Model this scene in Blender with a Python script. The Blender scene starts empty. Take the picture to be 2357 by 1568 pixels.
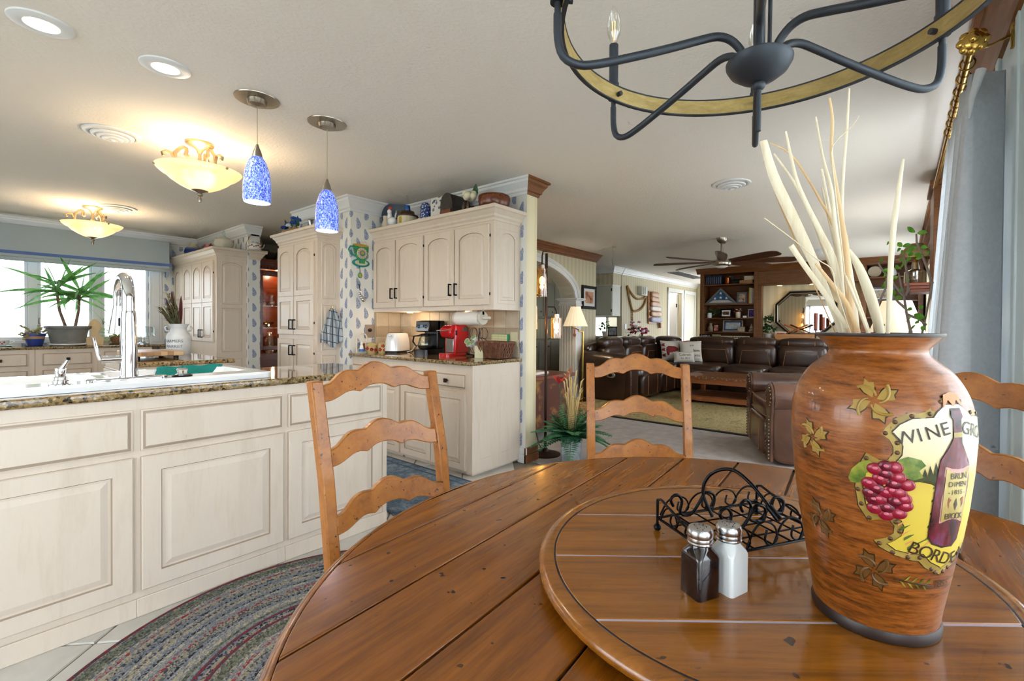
import bpy, bmesh, math, random
from mathutils import Vector, Matrix
from mathutils.geometry import delaunay_2d_cdt
R = random.Random(7)
SC = bpy.context.scene
COL = SC.collection
pi = math.pi; cos = math.cos; sin = math.sin

# ---------------------------------------------------------------- camera
CAM_Z = 1.18
yaw, pitch, roll = 0.657391891, 0.0102110988, 0.00688964276
F = Vector((cos(yaw)*cos(pitch), sin(yaw)*cos(pitch), -sin(pitch)))
Rt = Vector((sin(yaw), -cos(yaw), 0)); U = Rt.cross(F)
R2 = Rt*cos(roll) + U*sin(roll); U2 = U*cos(roll) - Rt*sin(roll)
cam = bpy.data.cameras.new('camera'); camo = bpy.data.objects.new('camera', cam); COL.objects.link(camo)
cam.sensor_width = 36; cam.lens = 1063.256/2357*36; cam.clip_start = .02
cam.shift_x = -69.887/2357; cam.shift_y = -22.667/2357
camo.matrix_world = Matrix(((R2.x, U2.x, -F.x, 0), (R2.y, U2.y, -F.y, 0), (R2.z, U2.z, -F.z, CAM_Z), (0, 0, 0, 1)))
SC.camera = camo

# ---------------------------------------------------------------- sky, sun, exposure
w = bpy.data.worlds.new('sky'); SC.world = w; w.use_nodes = True
bg = w.node_tree.nodes['Background']; bg.inputs[0].default_value = (.86, .93, 1.0, 1); bg.inputs[1].default_value = 6.0
SC.view_settings.view_transform = 'Standard'; SC.view_settings.look = 'None'
SC.view_settings.gamma = 1; SC.view_settings.use_curve_mapping = False
SC.view_settings.exposure = 0.36
cy_ = SC.cycles
cy_.max_bounces = 6; cy_.diffuse_bounces = 3; cy_.use_light_tree = False; cy_.glossy_bounces = 3; cy_.transmission_bounces = 4
cy_.use_adaptive_sampling = True; cy_.adaptive_threshold = .12; cy_.adaptive_min_samples = 12; cy_.transparent_max_bounces = 8; cy_.transparent_max_bounces = 8
cy_.sample_clamp_indirect = 6; cy_.caustics_reflective = False; cy_.caustics_refractive = False; cy_.blur_glossy = 1.0
def portal(loc, rot, sx, sy):
    l = bpy.data.lights.new('window_daylight', 'AREA'); l.shape = 'RECTANGLE'; l.size = sx; l.size_y = sy
    l.cycles.is_portal = True
    o = bpy.data.objects.new('window_daylight', l); COL.objects.link(o); o.location = loc; o.rotation_euler = rot
portal((.09, 8.5, 1.54), (-pi/2, 0, 0), 3.4, 1.2)        # kitchen window
portal((-.2, -.47, 1.08), (pi/2, 0, 0), 4.4, 2.1)        # glass doors beside the dining table
portal((-2.68, 2.6, 1.4), (0, -pi/2, 0), 1.6, 3.6)       # window behind the dining table
portal((13.66, 4.15, 1.4), (0, pi/2, 0), 1.3, .7)        # end of hall
portal((9.06, 5.15, 1.2), (0, pi/2, 0), .4, .7)
portal((3.7, -.47, 1.2), (pi/2, 0, 0), 1.7, 1.9); portal((6.15, -.47, 1.2), (pi/2, 0, 0), 1.6, 1.9); portal((8.85, -.47, 1.2), (pi/2, 0, 0), 2.0, 1.9)         # living room: curtained window, then the added unseen pair

# ---------------------------------------------------------------- mesh helpers
def srgb(h):
    if isinstance(h, str):
        h = [int(h[i:i+2], 16) for i in (0, 2, 4)]
    return tuple(((c/255)/12.92 if c/255 <= .04045 else ((c/255+.055)/1.055)**2.4) for c in h) + (1,)

class B:
    """collects shapes into one mesh"""
    def __init__(s, M=None):
        s.v = []; s.f = []; s.m = []; s.M = M; s.mi = 0
    def add(s, vs, fs):
        o = len(s.v)
        for v in vs:
            v = Vector(v)
            s.v.append(s.M @ v if s.M else v)
        for f in fs:
            s.f.append([i+o for i in f]); s.m.append(s.mi)
        return s
    def box(s, x0, x1, y0, y1, z0, z1):
        return s.add([(x0,y0,z0),(x1,y0,z0),(x1,y1,z0),(x0,y1,z0),(x0,y0,z1),(x1,y0,z1),(x1,y1,z1),(x0,y1,z1)],
                     [(0,3,2,1),(4,5,6,7),(0,1,5,4),(1,2,6,5),(2,3,7,6),(3,0,4,7)])
    def prism(s, pts, vec):
        n = len(pts); vec = Vector(vec)
        vs = [Vector(p) for p in pts]; vs += [v+vec for v in vs]
        return s.add(vs, [list(range(n))[::-1], list(range(n, 2*n))] + [(i, (i+1) % n, n+(i+1) % n, n+i) for i in range(n)])
    def tube(s, pts, r, n=7, closed=False, cap=True, flat=1.0, upv=None):
        pts = [Vector(p) for p in pts]; m = len(pts)
        rr = r if isinstance(r, (list, tuple)) else [r]*m
        vs = []; prev = None
        for i in range(m):
            if closed: t = pts[(i+1) % m]-pts[i-1]
            else: t = pts[min(i+1, m-1)]-pts[max(i-1, 0)]
            if t.length < 1e-9: t = Vector((0, 0, 1))
            t.normalize()
            if prev is None:
                a = Vector(upv) if upv else (Vector((0, 0, 1)) if abs(t.z) < .9 else Vector((1, 0, 0)))
            else: a = prev
            a = (a - t*a.dot(t))
            if a.length < 1e-6: a = t.orthogonal()
            a.normalize(); b = t.cross(a); prev = a
            for k in range(n):
                an = 2*pi*k/n
                vs.append(pts[i] + a*(cos(an)*rr[i]*flat) + b*(sin(an)*rr[i]))
        fs = []
        for i in range(m if closed else m-1):
            j = (i+1) % m
            for k in range(n):
                fs.append((i*n+k, i*n+(k+1) % n, j*n+(k+1) % n, j*n+k))
        if cap and not closed:
            fs.append(list(range(n))[::-1]); fs.append([(m-1)*n+k for k in range(n)])
        return s.add(vs, fs)
    def cyl(s, p0, p1, r0, r1=None, n=16):
        return s.tube([p0, p1], [r0, r1 if r1 is not None else r0], n)
    def lathe(s, prof, n=28, c=(0, 0, 0), cap=True):
        m = len(prof); vs = []; fs = []
        for (r, z) in prof:
            for k in range(n):
                a = 2*pi*k/n; vs.append((c[0]+r*cos(a), c[1]+r*sin(a), c[2]+z))
        for i in range(m-1):
            for k in range(n):
                fs.append((i*n+k, i*n+(k+1) % n, (i+1)*n+(k+1) % n, (i+1)*n+k))
        if cap:
            if prof[0][0] > 1e-6: fs.append(list(range(n))[::-1])
            if prof[-1][0] > 1e-6: fs.append([(m-1)*n+k for k in range(n)])
        return s.add(vs, fs)
    def sq(s, c, d, e=1.0, n=16, m=10, e2=None):
        """superellipsoid of full size d: e=1 ellipsoid, small e = rounded box"""
        e2 = e if e2 is None else e2
        def pw(a, k): return math.copysign(abs(a)**k, a)
        vs = []; fs = []
        for i in range(m+1):
            p = -pi/2 + pi*i/m
            for k in range(n):
                a = 2*pi*k/n
                vs.append((c[0]+d[0]/2*pw(cos(p), e2)*pw(cos(a), e), c[1]+d[1]/2*pw(cos(p), e2)*pw(sin(a), e), c[2]+d[2]/2*pw(sin(p), e2)))
        for i in range(m):
            for k in range(n):
                fs.append((i*n+k, i*n+(k+1) % n, (i+1)*n+(k+1) % n, (i+1)*n+k))
        return s.add(vs, fs)
    def grid(s, fn, nu, nv, th=None):
        vs = [Vector(fn(i/nu, j/nv)) for j in range(nv+1) for i in range(nu+1)]
        fs = [(j*(nu+1)+i, j*(nu+1)+i+1, (j+1)*(nu+1)+i+1, (j+1)*(nu+1)+i) for j in range(nv) for i in range(nu)]
        if th:
            th = Vector(th); o = len(vs); w_ = nu+1
            vs += [v+th for v in vs]; fs += [tuple(i+o for i in f[::-1]) for f in fs]
            bd = [i for i in range(w_)] + [j*w_+nu for j in range(1, nv+1)] + [nv*w_+i for i in range(nu-1, -1, -1)] + [j*w_ for j in range(nv-1, 0, -1)]
            for a, b in zip(bd, bd[1:]+bd[:1]): fs.append((a, a+o, b+o, b))
        return s.add(vs, fs)
    def leaf(s, p0, p1, wd, up=(0, 0, 1), sag=.0, fold=.15, n=5):
        """a pointed blade from p0 to p1"""
        p0 = Vector(p0); p1 = Vector(p1); t = p1-p0; L = t.length
        sd = t.cross(Vector(up));
        if sd.length < 1e-6: sd = t.orthogonal()
        sd.normalize(); nn = sd.cross(t).normalized()
        vs = []; fs = []
        for i in range(n+1):
            q = i/n; wv = wd*.5*max(sin(pi*min(1, q*.97+.03))**.8, .02)
            c = p0+t*q - Vector((0, 0, 1))*(sag*L*q*q)
            vs += [c-sd*wv+nn*wv*fold, c, c+sd*wv+nn*wv*fold]
        for i in range(n):
            a = i*3; fs += [(a, a+1, a+4, a+3), (a+1, a+2, a+5, a+4)]
        return s.add(vs, fs)
    def build(s, name, mats, parent=None, smooth=False, bev=0, seg=2, kind=None, loc=None, rot=None, solid=0):
        me = bpy.data.meshes.new(name); me.from_pydata([tuple(v) for v in s.v], [], s.f)
        for m in (mats if isinstance(mats, (list, tuple)) else [mats]): me.materials.append(m)
        me.polygons.foreach_set('material_index', s.m)
        if smooth:
            me.polygons.foreach_set('use_smooth', [True]*len(me.polygons))
            try: me.set_sharp_from_angle(angle=math.radians(smooth if smooth > 1 else 40))
            except Exception: pass
        me.update()
        o = bpy.data.objects.new(name, me); COL.objects.link(o)
        if parent is not None: o.parent = parent
        if loc is not None: o.location = loc
        if rot is not None: o.rotation_euler = rot
        if solid:
            sm = o.modifiers.new('solid', 'SOLIDIFY'); sm.thickness = solid; sm.offset = 0
        if bev:
            b = o.modifiers.new('bevel', 'BEVEL'); b.width = bev; b.segments = seg; b.limit_method = 'ANGLE'; b.angle_limit = .6
            b.harden_normals = False
            if not smooth:
                me.polygons.foreach_set('use_smooth', [True]*len(me.polygons))
                try: me.set_sharp_from_angle(angle=math.radians(50))
                except Exception: pass
        if kind: o['kind'] = kind
        return o

def thing(name, label, cat, loc=(0, 0, 0), rz=0, group=None):
    o = bpy.data.objects.new(name, None); COL.objects.link(o); o.empty_display_size = .1
    o.location = loc; o.rotation_euler = (0, 0, rz); o['label'] = label; o['category'] = cat
    if group: o['group'] = group
    return o
def tag(o, label, cat, group=None):
    o['label'] = label; o['category'] = cat
    if group: o['group'] = group
    return o
def copy_tree(o, parent=None, loc=None, rz=None, label=None):
    c = o.copy(); COL.objects.link(c)
    if parent is not None: c.parent = parent
    if loc is not None: c.location = loc
    if rz is not None: c.rotation_euler = (0, 0, rz)
    if label: c['label'] = label
    for ch in list(o.children): copy_tree(ch, c)
    return c
def W(o):
    """world->thing matrix for parts written in room coordinates"""
    return (Matrix.Translation(o.location) @ Matrix.Rotation(o.rotation_euler[2], 4, 'Z')).inverted()
def struct(o): o['kind'] = 'structure'; return o
def lamp(parent, loc, power, col=(1, .78, .5), r=.03, name='bulb_light', spot=None):
    l = bpy.data.lights.new(name, 'SPOT' if spot else 'POINT'); l.energy = power; l.color = col; l.shadow_soft_size = r
    if spot: l.spot_size = spot; l.spot_blend = .6
    o = bpy.data.objects.new(name, l); COL.objects.link(o); o.parent = parent; o.location = loc
    return o

# ---------------------------------------------------------------- materials
class NT:
    def __init__(s, name):
        s.mat = bpy.data.materials.new(name); s.mat.use_nodes = True; s.t = s.mat.node_tree
        s.b = s.t.nodes['Principled BSDF']
    def n(s, typ, inp=None, **kw):
        nd = s.t.nodes.new('ShaderNode'+typ)
        for k, v in kw.items(): setattr(nd, k, v)
        for k, v in (inp or {}).items(): s.set(nd.inputs[k], v)
        return nd
    def set(s, sock, v):
        if isinstance(v, bpy.types.NodeSocket): s.t.links.new(v, sock)
        elif isinstance(v, bpy.types.Node): s.t.links.new(v.outputs[0], sock)
        else: sock.default_value = v
    def m(s, op, a, b=0.0, c=None):
        i = {0: a, 1: b}
        if c is not None: i[2] = c
        return s.n('Math', i, operation=op).outputs[0]
    def mix(s, f, a, b, bt='MIX'):
        nd = s.n('Mix', data_type='RGBA', blend_type=bt)
        s.set(nd.inputs[0], f); s.set(nd.inputs[6], a); s.set(nd.inputs[7], b)
        return nd.outputs[2]
    def ramp(s, f, stops):
        nd = s.n('ValToRGB'); s.set(nd.inputs[0], f); e = nd.color_ramp.elements
        while len(e) < len(stops): e.new(.5)
        for k, (p, c) in enumerate(stops): e[k].position = p; e[k].color = c
        return nd.outputs[0]
    def obj(s, sc=(1, 1, 1), rot=(0, 0, 0)):
        tc = s.n('TexCoord'); mp = s.n('Mapping', {0: tc.outputs['Object'], 2: rot, 3: sc}); return mp.outputs[0]
    def noise(s, vec, scale, det=3, rough=.55, dist=0):
        return s.n('TexNoise', {'Vector': vec, 'Scale': scale, 'Detail': det, 'Roughness': rough, 'Distortion': dist}).outputs[0]
    def bump(s, h, st=.2, d=.01):
        nd = s.n('Bump', {'Strength': st, 'Distance': d, 'Height': h}); s.set(s.b.inputs['Normal'], nd.outputs[0])
    def p(s, **kw):
        for k, v in kw.items(): s.set(s.b.inputs[{'c': 'Base Color', 'r': 'Roughness', 'me': 'Metallic', 'tr': 'Transmission Weight', 'ior': 'IOR', 'a': 'Alpha', 'ec': 'Emission Color', 'es': 'Emission Strength', 'coat': 'Coat Weight', 'cr': 'Coat Roughness', 'sp': 'Specular IOR Level', 'sh': 'Sheen Weight', 'sss': 'Subsurface Weight'}[k]], v)
        return s.mat
def mat(name, c, r=.5, me=0, c2=None, ns=10, st=(1, 1, 1), bump=0, bs=60, lo=.35, hi=.65, **kw):
    k = NT(name); col = srgb(c)
    if c2:
        v = k.obj(st); col = k.ramp(k.noise(v, ns, 4), [(lo, srgb(c)), (hi, srgb(c2))])
    if bump: k.bump(k.noise(k.obj(st), bs, 3), bump)
    return k.p(c=col, r=r, me=me, **kw)
def wood(name, c1, c2, c3=None, st=(1, 12, 12), ns=3.0, r=.35, coat=0, bump=.05, lo=.3, hi=.7, fleck=None):
    k = NT(name); v = k.obj(st)
    n1 = k.noise(v, ns, 6, .6, .6); n2 = k.noise(v, ns*6, 3, .7)
    f = k.m('ADD', k.m('MULTIPLY', n1, .7), k.m('MULTIPLY', n2, .3))
    stops = [(lo, srgb(c1)), (hi, srgb(c2))] if not c3 else [(lo, srgb(c1)), ((lo+hi)/2, srgb(c2)), (hi, srgb(c3))]
    col = k.ramp(f, stops)
    if fleck:
        fl = k.noise(k.obj((1, 1, 1)), fleck[0], 2, .5)
        col = k.mix(k.ramp(fl, [(fleck[1], (0, 0, 0, 1)), (fleck[1]+.03, (1, 1, 1, 1))]), col, srgb(fleck[2]))
    if bump: k.bump(f, bump, .004)
    return k.p(c=col, r=r, coat=coat, cr=.12)
def glassy(name, c=(255, 255, 255), r=.02, ior=1.35, a=1):
    k = NT(name); return k.p(c=srgb(c), r=r, tr=1.0, ior=ior)
def clear(name, c=(235, 245, 245), f=.12, r=.03, g=.6):
    """thin clear glass: see-through with a sheen"""
    k = NT(name); out = k.t.nodes['Material Output']
    tr = k.n('BsdfTransparent', {0: srgb(c)}); gl = k.n('BsdfGlossy', {0: (1, 1, 1, 1), 'Roughness': r})
    fr = k.n('LayerWeight', {0: .25}); fac = k.m('ADD', k.m('MULTIPLY', fr.outputs[0], g), f*.5)
    mx = k.n('MixShader', {0: fac, 1: tr.outputs[0], 2: gl.outputs[0]}); k.t.links.new(mx.outputs[0], out.inputs[0])
    return k.mat
def leafy(name, c, c2, ns=20, t=.45):
    """leaf that lets daylight through"""
    k = NT(name); col = k.ramp(k.noise(k.obj(), ns, 3), [(.35, srgb(c)), (.65, srgb(c2))]); k.p(c=col, r=.45)
    tl = k.n('BsdfTranslucent', {0: col}); mx = k.n('MixShader', {0: t, 1: k.b.outputs[0], 2: tl.outputs[0]})
    k.t.links.new(mx.outputs[0], k.t.nodes['Material Output'].inputs[0]); return k.mat
def glow(name, c, s, base=None):
    k = NT(name); return k.p(c=srgb(base or c), ec=srgb(c), es=s, r=.4)
def wallpaper(name, bgc, fgc):
    k = NT(name); g = k.n('NewGeometry'); sp = k.n('SeparateXYZ', {0: g.outputs['Position']})
    u = k.m('DIVIDE', k.m('ADD', sp.outputs[0], sp.outputs[1]), .086)
    half = k.m('MULTIPLY', k.m('MODULO', k.m('FLOOR', u), 2.0), .5)
    a = k.m('MULTIPLY', k.m('SUBTRACT', k.m('FRACT', u), .5), .086)
    t = k.m('DIVIDE', k.m('SUBTRACT', k.m('FRACT', k.m('ADD', k.m('DIVIDE', sp.outputs[2], .2), half)), .2), .56)
    ts = k.m('MAXIMUM', t, 0.0)
    wd = k.m('MULTIPLY', k.m('MULTIPLY', k.m('SQRT', ts), k.m('SUBTRACT', 1.0, t)), .062)
    wd = k.m('ADD', wd, k.m('MULTIPLY', k.m('MULTIPLY', k.m('GREATER_THAN', t, .6), k.m('LESS_THAN', t, 1.0)), .0035))
    off = k.m('MULTIPLY', k.m('SINE', k.m('MULTIPLY', ts, 4.2)), -.009)
    d = k.m('SUBTRACT', wd, k.m('ABSOLUTE', k.m('ADD', a, off)))
    inside = k.m('GREATER_THAN', d, 0.0)
    edge = k.m('LESS_THAN', d, .004)
    vo = k.n('TexVoronoi', {'Vector': g.outputs['Position'], 'Scale': 115.0})
    dots = k.m('GREATER_THAN', vo.outputs['Distance'], .38)
    f = k.m('MULTIPLY', inside, k.m('MAXIMUM', k.m('MULTIPLY', edge, .75), k.m('ADD', k.m('MULTIPLY', dots, .55), .25)))
    return k.p(c=k.mix(f, srgb(bgc), srgb(fgc)), r=.75)
def stripes(name, c1, c2, wdt=.07):
    k = NT(name); g = k.n('NewGeometry'); sp = k.n('SeparateXYZ', {0: g.outputs['Position']})
    u = k.m('MULTIPLY', k.m('ADD', sp.outputs[0], sp.outputs[1]), 2*pi/wdt)
    s1 = k.m('SINE', u); s2 = k.m('SINE', k.m('MULTIPLY', u, 3.7))
    f = k.ramp(k.m('ADD', k.m('MULTIPLY', s1, .4), k.m('ADD', k.m('MULTIPLY', s2, .12), .5)), [(.3, (0, 0, 0, 1)), (.7, (1, 1, 1, 1))])
    return k.p(c=k.mix(f, srgb(c1), srgb(c2)), r=.7)

m_ceil = mat('ceiling_paint', (236, 230, 222), .85, bump=.3, bs=55)
m_paisley = wallpaper('paisley_wallpaper', (236, 235, 228), (92, 116, 168))
m_stripe = stripes('striped_wallpaper', (204, 194, 164), (216, 207, 180), .11)
m_cream = stripes('cream_wallpaper', (232, 218, 178), (242, 230, 196), .16)
m_white = mat('white_trim_paint', (232, 234, 236), .35)
m_offw = mat('off_white_paint', (214, 210, 196), .5)
m_browntrim = wood('walnut_trim', (96, 54, 22), (138, 84, 40), st=(1.5, 1.5, 14), r=.4)
m_cab = wood('whitewashed_maple', (212, 195, 176), (224, 208, 190), (219, 204, 189), st=(7, 7, .9), ns=2.0, r=.4, bump=.02, lo=.25, hi=.75)
m_glaze = mat('door_groove_glaze', (168, 148, 128), .5)
m_black = mat('black_metal', (24, 24, 26), .4, .6)
m_bronze = mat('dark_bronze', (52, 36, 28), .35, .7)
m_nickel = mat('brushed_nickel', (168, 160, 148), .28, 1.0)
m_chrome = mat('chrome', (225, 228, 232), .06, 1.0)
m_steel = mat('stainless_steel', (190, 190, 192), .22, 1.0)
m_brass = mat('polished_brass', (196, 160, 84), .2, 1.0)
m_gold = mat('champagne_metal', (176, 156, 124), .38, .85)
m_ceramic = mat('white_ceramic', (240, 242, 244), .12, coat=.5)
m_carpet = mat('beige_carpet', (158, 148, 140), .95, c2=(182, 172, 164), ns=9, bump=.6, bs=350, sh=.3)
m_tile = mat('stone_floor_tile', (196, 192, 184), .35, c2=(216, 212, 204), ns=5, bump=.04, bs=12)
m_grout = mat('floor_grout', (140, 130, 112), .9)
m_clear = clear('clear_glass')
m_pane = clear('window_glass', (250, 252, 253), .04)
def granite():
    k = NT('granite'); v = k.obj()
    n1 = k.noise(v, 70, 5, .7); vo = k.n('TexVoronoi', {'Vector': v, 'Scale': 95.0}).outputs['Color']
    bw = k.n('RGBToBW', {0: vo}).outputs[0]
    f = k.m('ADD', k.m('MULTIPLY', n1, .6), k.m('MULTIPLY', bw, .4))
    col = k.ramp(f, [(.30, srgb((34, 30, 26))), (.42, srgb((104, 84, 52))), (.52, srgb((168, 138, 88))), (.60, srgb((128, 108, 78))), (.70, srgb((190, 172, 138)))])
    return k.p(c=col, r=.07, coat=.3)
m_granite = granite()
m_tablewood = wood('table_cherry', (98, 50, 6), (136, 76, 13), (160, 94, 25), st=(1.2, 14, 14), ns=2.2, r=.24, coat=.35, bump=.03, fleck=(38, .71, (52, 22, 6)))
m_susanwood = wood('turntable_maple', (112, 62, 8), (148, 88, 16), (170, 106, 30), st=(1.2, 14, 14), ns=2.2, r=.2, coat=.4, bump=.03, fleck=(38, .73, (60, 28, 8)))
m_chairwood = wood('distressed_honey_wood', (122, 68, 14), (164, 98, 28), (182, 116, 40), st=(3, 3, 3), ns=4, r=.38, coat=.15, bump=.08, fleck=(75, .68, (58, 34, 16)))
m_groove = mat('dark_seam', (30, 24, 24), .5)
m_oak = wood('bookcase_alder', (92, 56, 28), (132, 84, 46), st=(1.5, 1.5, 12), r=.4)
m_leather = mat('brown_leather', (44, 28, 20), .3, c2=(66, 42, 28), ns=4, bump=.08, bs=160, coat=.2)
m_leather2 = mat('armchair_leather', (74, 48, 36), .28, c2=(104, 70, 52), ns=4, bump=.06, bs=160, coat=.25)
m_piping = mat('tan_stitching', (150, 104, 72), .5)
m_nail = mat('nailhead', (190, 180, 166), .25, 1.0)
m_leaf = mat('green_leaf', (52, 112, 40), .45, c2=(110, 170, 60), ns=30, sss=.0)
m_leafd = mat('dark_green_leaf', (24, 66, 34), .5, c2=(54, 104, 60), ns=20)
m_fern = mat('fern_frond', (36, 104, 66), .5, c2=(92, 160, 110), ns=14)
m_terra = mat('redwood_mahogany', (96, 44, 24), .35, c2=(124, 62, 34), ns=6, st=(1, 1, 8))
# ================================================================ the setting
CE = 2.44
FACE = {'b': 0, 't': 1, '-y': 2, '+x': 3, '+y': 4, '-x': 5}
def wall(name, boxes, mats):
    b = B()
    for bx in boxes:
        o = len(b.m); b.box(*bx[:6])
        for k, i in (bx[6] if len(bx) > 6 else {}).items(): b.m[o+FACE[k]] = i
    return struct(b.build(name, mats))
# floors
fl = wall('floor', [(-2.6, 3.12, -.5, 8.6, -.12, -.006), (3.12, 14, 4.3, 8.6, -.12, 0)], [m_grout])
rg = .42; s2 = math.sqrt(.5)
tm = B(); h = rg/2-.004
tm.add([(-h,-h,0),(h,-h,0),(h,h,0),(-h,h,0),(-h+.003,-h+.003,.006),(h-.003,-h+.003,.006),(h-.003,h-.003,.006),(-h+.003,h-.003,.006)], [(4,5,6,7),(0,1,5,4),(1,2,6,5),(2,3,7,6),(3,0,4,7)])
t0 = tm.build('floor_tile', m_tile, fl, loc=(.334, 2.333+rg*s2, -.006), rot=(0, 0, pi/4))
nt_ = 0
for i in range(-22, 23):
    for j in range(-22, 23):
        x = .334+(i-j)*rg*s2; y = 2.333+rg*s2+(i+j)*rg*s2
        if (i or j) and -.7 < x < 3.4 and -.2 < y < 8.25:
            if x > 3.0 and y > 2.3: continue
            if x > 2.3 and y > 4.5: continue
            c = t0.copy(); COL.objects.link(c); c.location = (x, y, -.006); nt_ += 1
b = B(); b.box(3.12, 14, -.5, 4.3, -.12, .004)
struct(b.build('floor_carpet', m_carpet))
wall('ceiling', [(-2.7, 14.1, -.6, 8.7, CE, CE+.12)], [m_ceil])
# walls
P, S_, K, O = 0, 1, 2, 3
WM = [m_paisley, m_stripe, m_cream, m_offw]
wall('wall_coffee', [(3.05, 3.19, 2.53, 4.43, 0, CE, {'-x': P, '-y': K, '+x': S_, '+y': S_, 't': K, 'b': K})], WM)
wall('wall_clock', [(2.46, 3.05, 4.3, 4.43, 0, CE, {'-y': P, '-x': P, '+y': O})], WM)
wall('wall_pantry', [(2.46, 2.59, 4.43, 5.42, 0, CE, {'-x': P, '+x': O, '+y': O})], WM)
wall('wall_stub', [(2.39, 2.53, 6.62, 8.4, 0, CE, {'-y': P, '-x': P, '+x': O})], WM)
wall('wall_window', [(-2.6, 2.53, 8.4, 8.54, 0, .94), (-2.6, 2.53, 8.4, 8.54, 2.12, CE), (1.773, 2.53, 8.4, 8.54, .94, 2.12), (-2.6, -1.6, 8.4, 8.54, .94, 2.12)], WM)
wall('wall_back', [(-2.74, -2.6, -.6, .8, 0, CE), (-2.74, -2.6, 4.4, 8.6, 0, CE), (-2.74, -2.6, .8, 4.4, 0, .6), (-2.74, -2.6, .8, 4.4, 2.2, CE)], [m_offw])
wall('wall_right', [(2.18, 2.85, -.5, -.35, 0, CE), (2.85, 4.55, -.5, -.35, 0, .25), (2.85, 4.55, -.5, -.35, 2.15, CE), (4.55, 5.35, -.5, -.35, 0, CE), (5.35, 6.95, -.5, -.35, 0, .25), (5.35, 6.95, -.5, -.35, 2.15, CE), (6.95, 7.85, -.5, -.35, 0, CE), (7.85, 9.85, -.5, -.35, 0, .25), (7.85, 9.85, -.5, -.35, 2.15, CE), (9.85, 14, -.5, -.35, 0, CE), (-2.6, 2.18, -.5, -.35, 2.14, CE), (-2.6, -2.4, -.5, -.35, 0, 2.14)], [m_stripe])
# dining room behind the pantry
wall('wall_dining', [(2.53, 5.0, 7.9, 8.0, 0, CE), (2.59, 3.5, 5.32, 5.42, 0, CE), (4.9, 5.0, 5.42, 7.9, 0, CE)], [m_offw])
# living room wall with the arched opening
AX, AZ, AA, AB = 5.08, 1.645, 1.283, .50
b = B(); N = 32
arc = [(AX+AA*cos(pi*k/N), AZ+AB*sin(pi*k/N)) for k in range(N+1)]
Y0, Y1 = 4.25, 4.53
for yy in (Y0, Y1):
    b.mi = 0
    for k in range(N):
        (x0, z0), (x1, z1) = arc[k], arc[k+1]
        b.add([(x0, yy, z0), (x1, yy, z1), (x1, yy, CE), (x0, yy, CE)], [(0, 1, 2, 3)])
    b.add([(arc[0][0], yy, 0), (7.05, yy, 0), (7.05, yy, CE), (arc[0][0], yy, CE)], [(0, 1, 2, 3)])
    b.add([(3.19, yy, 0), (arc[-1][0], yy, 0), (arc[-1][0], yy, CE), (3.19, yy, CE)], [(0, 1, 2, 3)])
b.mi = 1
pr = [(arc[0][0], 0)] + arc + [(arc[-1][0], 0)]
for (x0, z0), (x1, z1) in zip(pr, pr[1:]):
    b.add([(x0, Y0, z0), (x1, Y0, z1), (x1, Y1, z1), (x0, Y1, z0)], [(0, 1, 2, 3)])
b.mi = 0; b.add([(7.05, Y0, 0), (7.05, Y1, 0), (7.05, Y1, CE), (7.05, Y0, CE)], [(0, 1, 2, 3)])
struct(b.build('wall_arch', [m_stripe, m_offw]))
# arch casing
b = B()
def arcband(a0, a1, y0, y1, bb):
    for k in range(N):
        q = []
        for kk in (k, k+1):
            t = pi*kk/N
            q.append([(AX+(AA+a)*cos(t), AZ+(AB+a)*sin(t)) for a in (a0, a1)])
        (i0, o0), (i1, o1) = q
        bb.add([(i0[0], y0, i0[1]), (o0[0], y0, o0[1]), (o1[0], y0, o1[1]), (i1[0], y0, i1[1]),
                (i0[0], y1, i0[1]), (o0[0], y1, o0[1]), (o1[0], y1, o1[1]), (i1[0], y1, i1[1])],
               [(0, 1, 2, 3), (1, 5, 6, 2), (0, 3, 7, 4)])
arcband(0, .117, 4.225, 4.25, b); arcband(.07, .117, 4.205, 4.225, b); arcband(.09, .11, 4.195, 4.205, b)
struct(b.build('trim_1', m_white, smooth=30))
# fluted pilasters at the arch
def pilaster(x0, x1):
    b = B(); y0, y1 = 4.215, 4.545; out = []
    def flute(p, q, nrm, n):
        p = Vector(p); q = Vector(q); d = q-p
        for i in range(n):
            for a in (0, .2, .35, .5, .65, .8):
                dep = 0 if a in (0, .2, .8) else (.014 if a == .5 else .009)
                out.append(p+d*((i+a)/n)-Vector(nrm)*dep)
    flute((x0, y0, 0), (x1, y0, 0), (0, -1, 0), 4); flute((x1, y0, 0), (x1, y1, 0), (1, 0, 0), 6)
    out.append(Vector((x1, y1, 0))); out.append(Vector((x0, y1, 0)))
    n = len(out); pts = []
    flute_l = len(out); out2 = list(out)
    # inner face (towards the opening) fluted too
    seq = []
    p, q = Vector((x0, y1, 0)), Vector((x0, y0, 0)); d = q-p
    for i in range(6):
        for a in (0, .2, .35, .5, .65, .8):
            dep = 0 if a in (0, .2, .8) else (.014 if a == .5 else .009)
            seq.append(p+d*((i+a)/6)+Vector((dep, 0, 0)))
    out2 += seq[1:]
    b.prism([v+Vector((0, 0, .16)) for v in out2], (0, 0, 1.36))
    b.box(x0-.015, x1+.015, y0-.015, y1+.015, 0, .16)
    for z0, z1, e in ((1.52, 1.545, .012), (1.545, 1.6, .004), (1.6, 1.62, .03), (1.62, 1.645, .055)):
        b.box(x0-e, x1+e, y0-e, y1+e, z0, z1)
    return struct(b.build('trim_2', m_white, bev=.004))
pilaster(6.36, 6.525); pilaster(3.635, 3.80)
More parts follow.
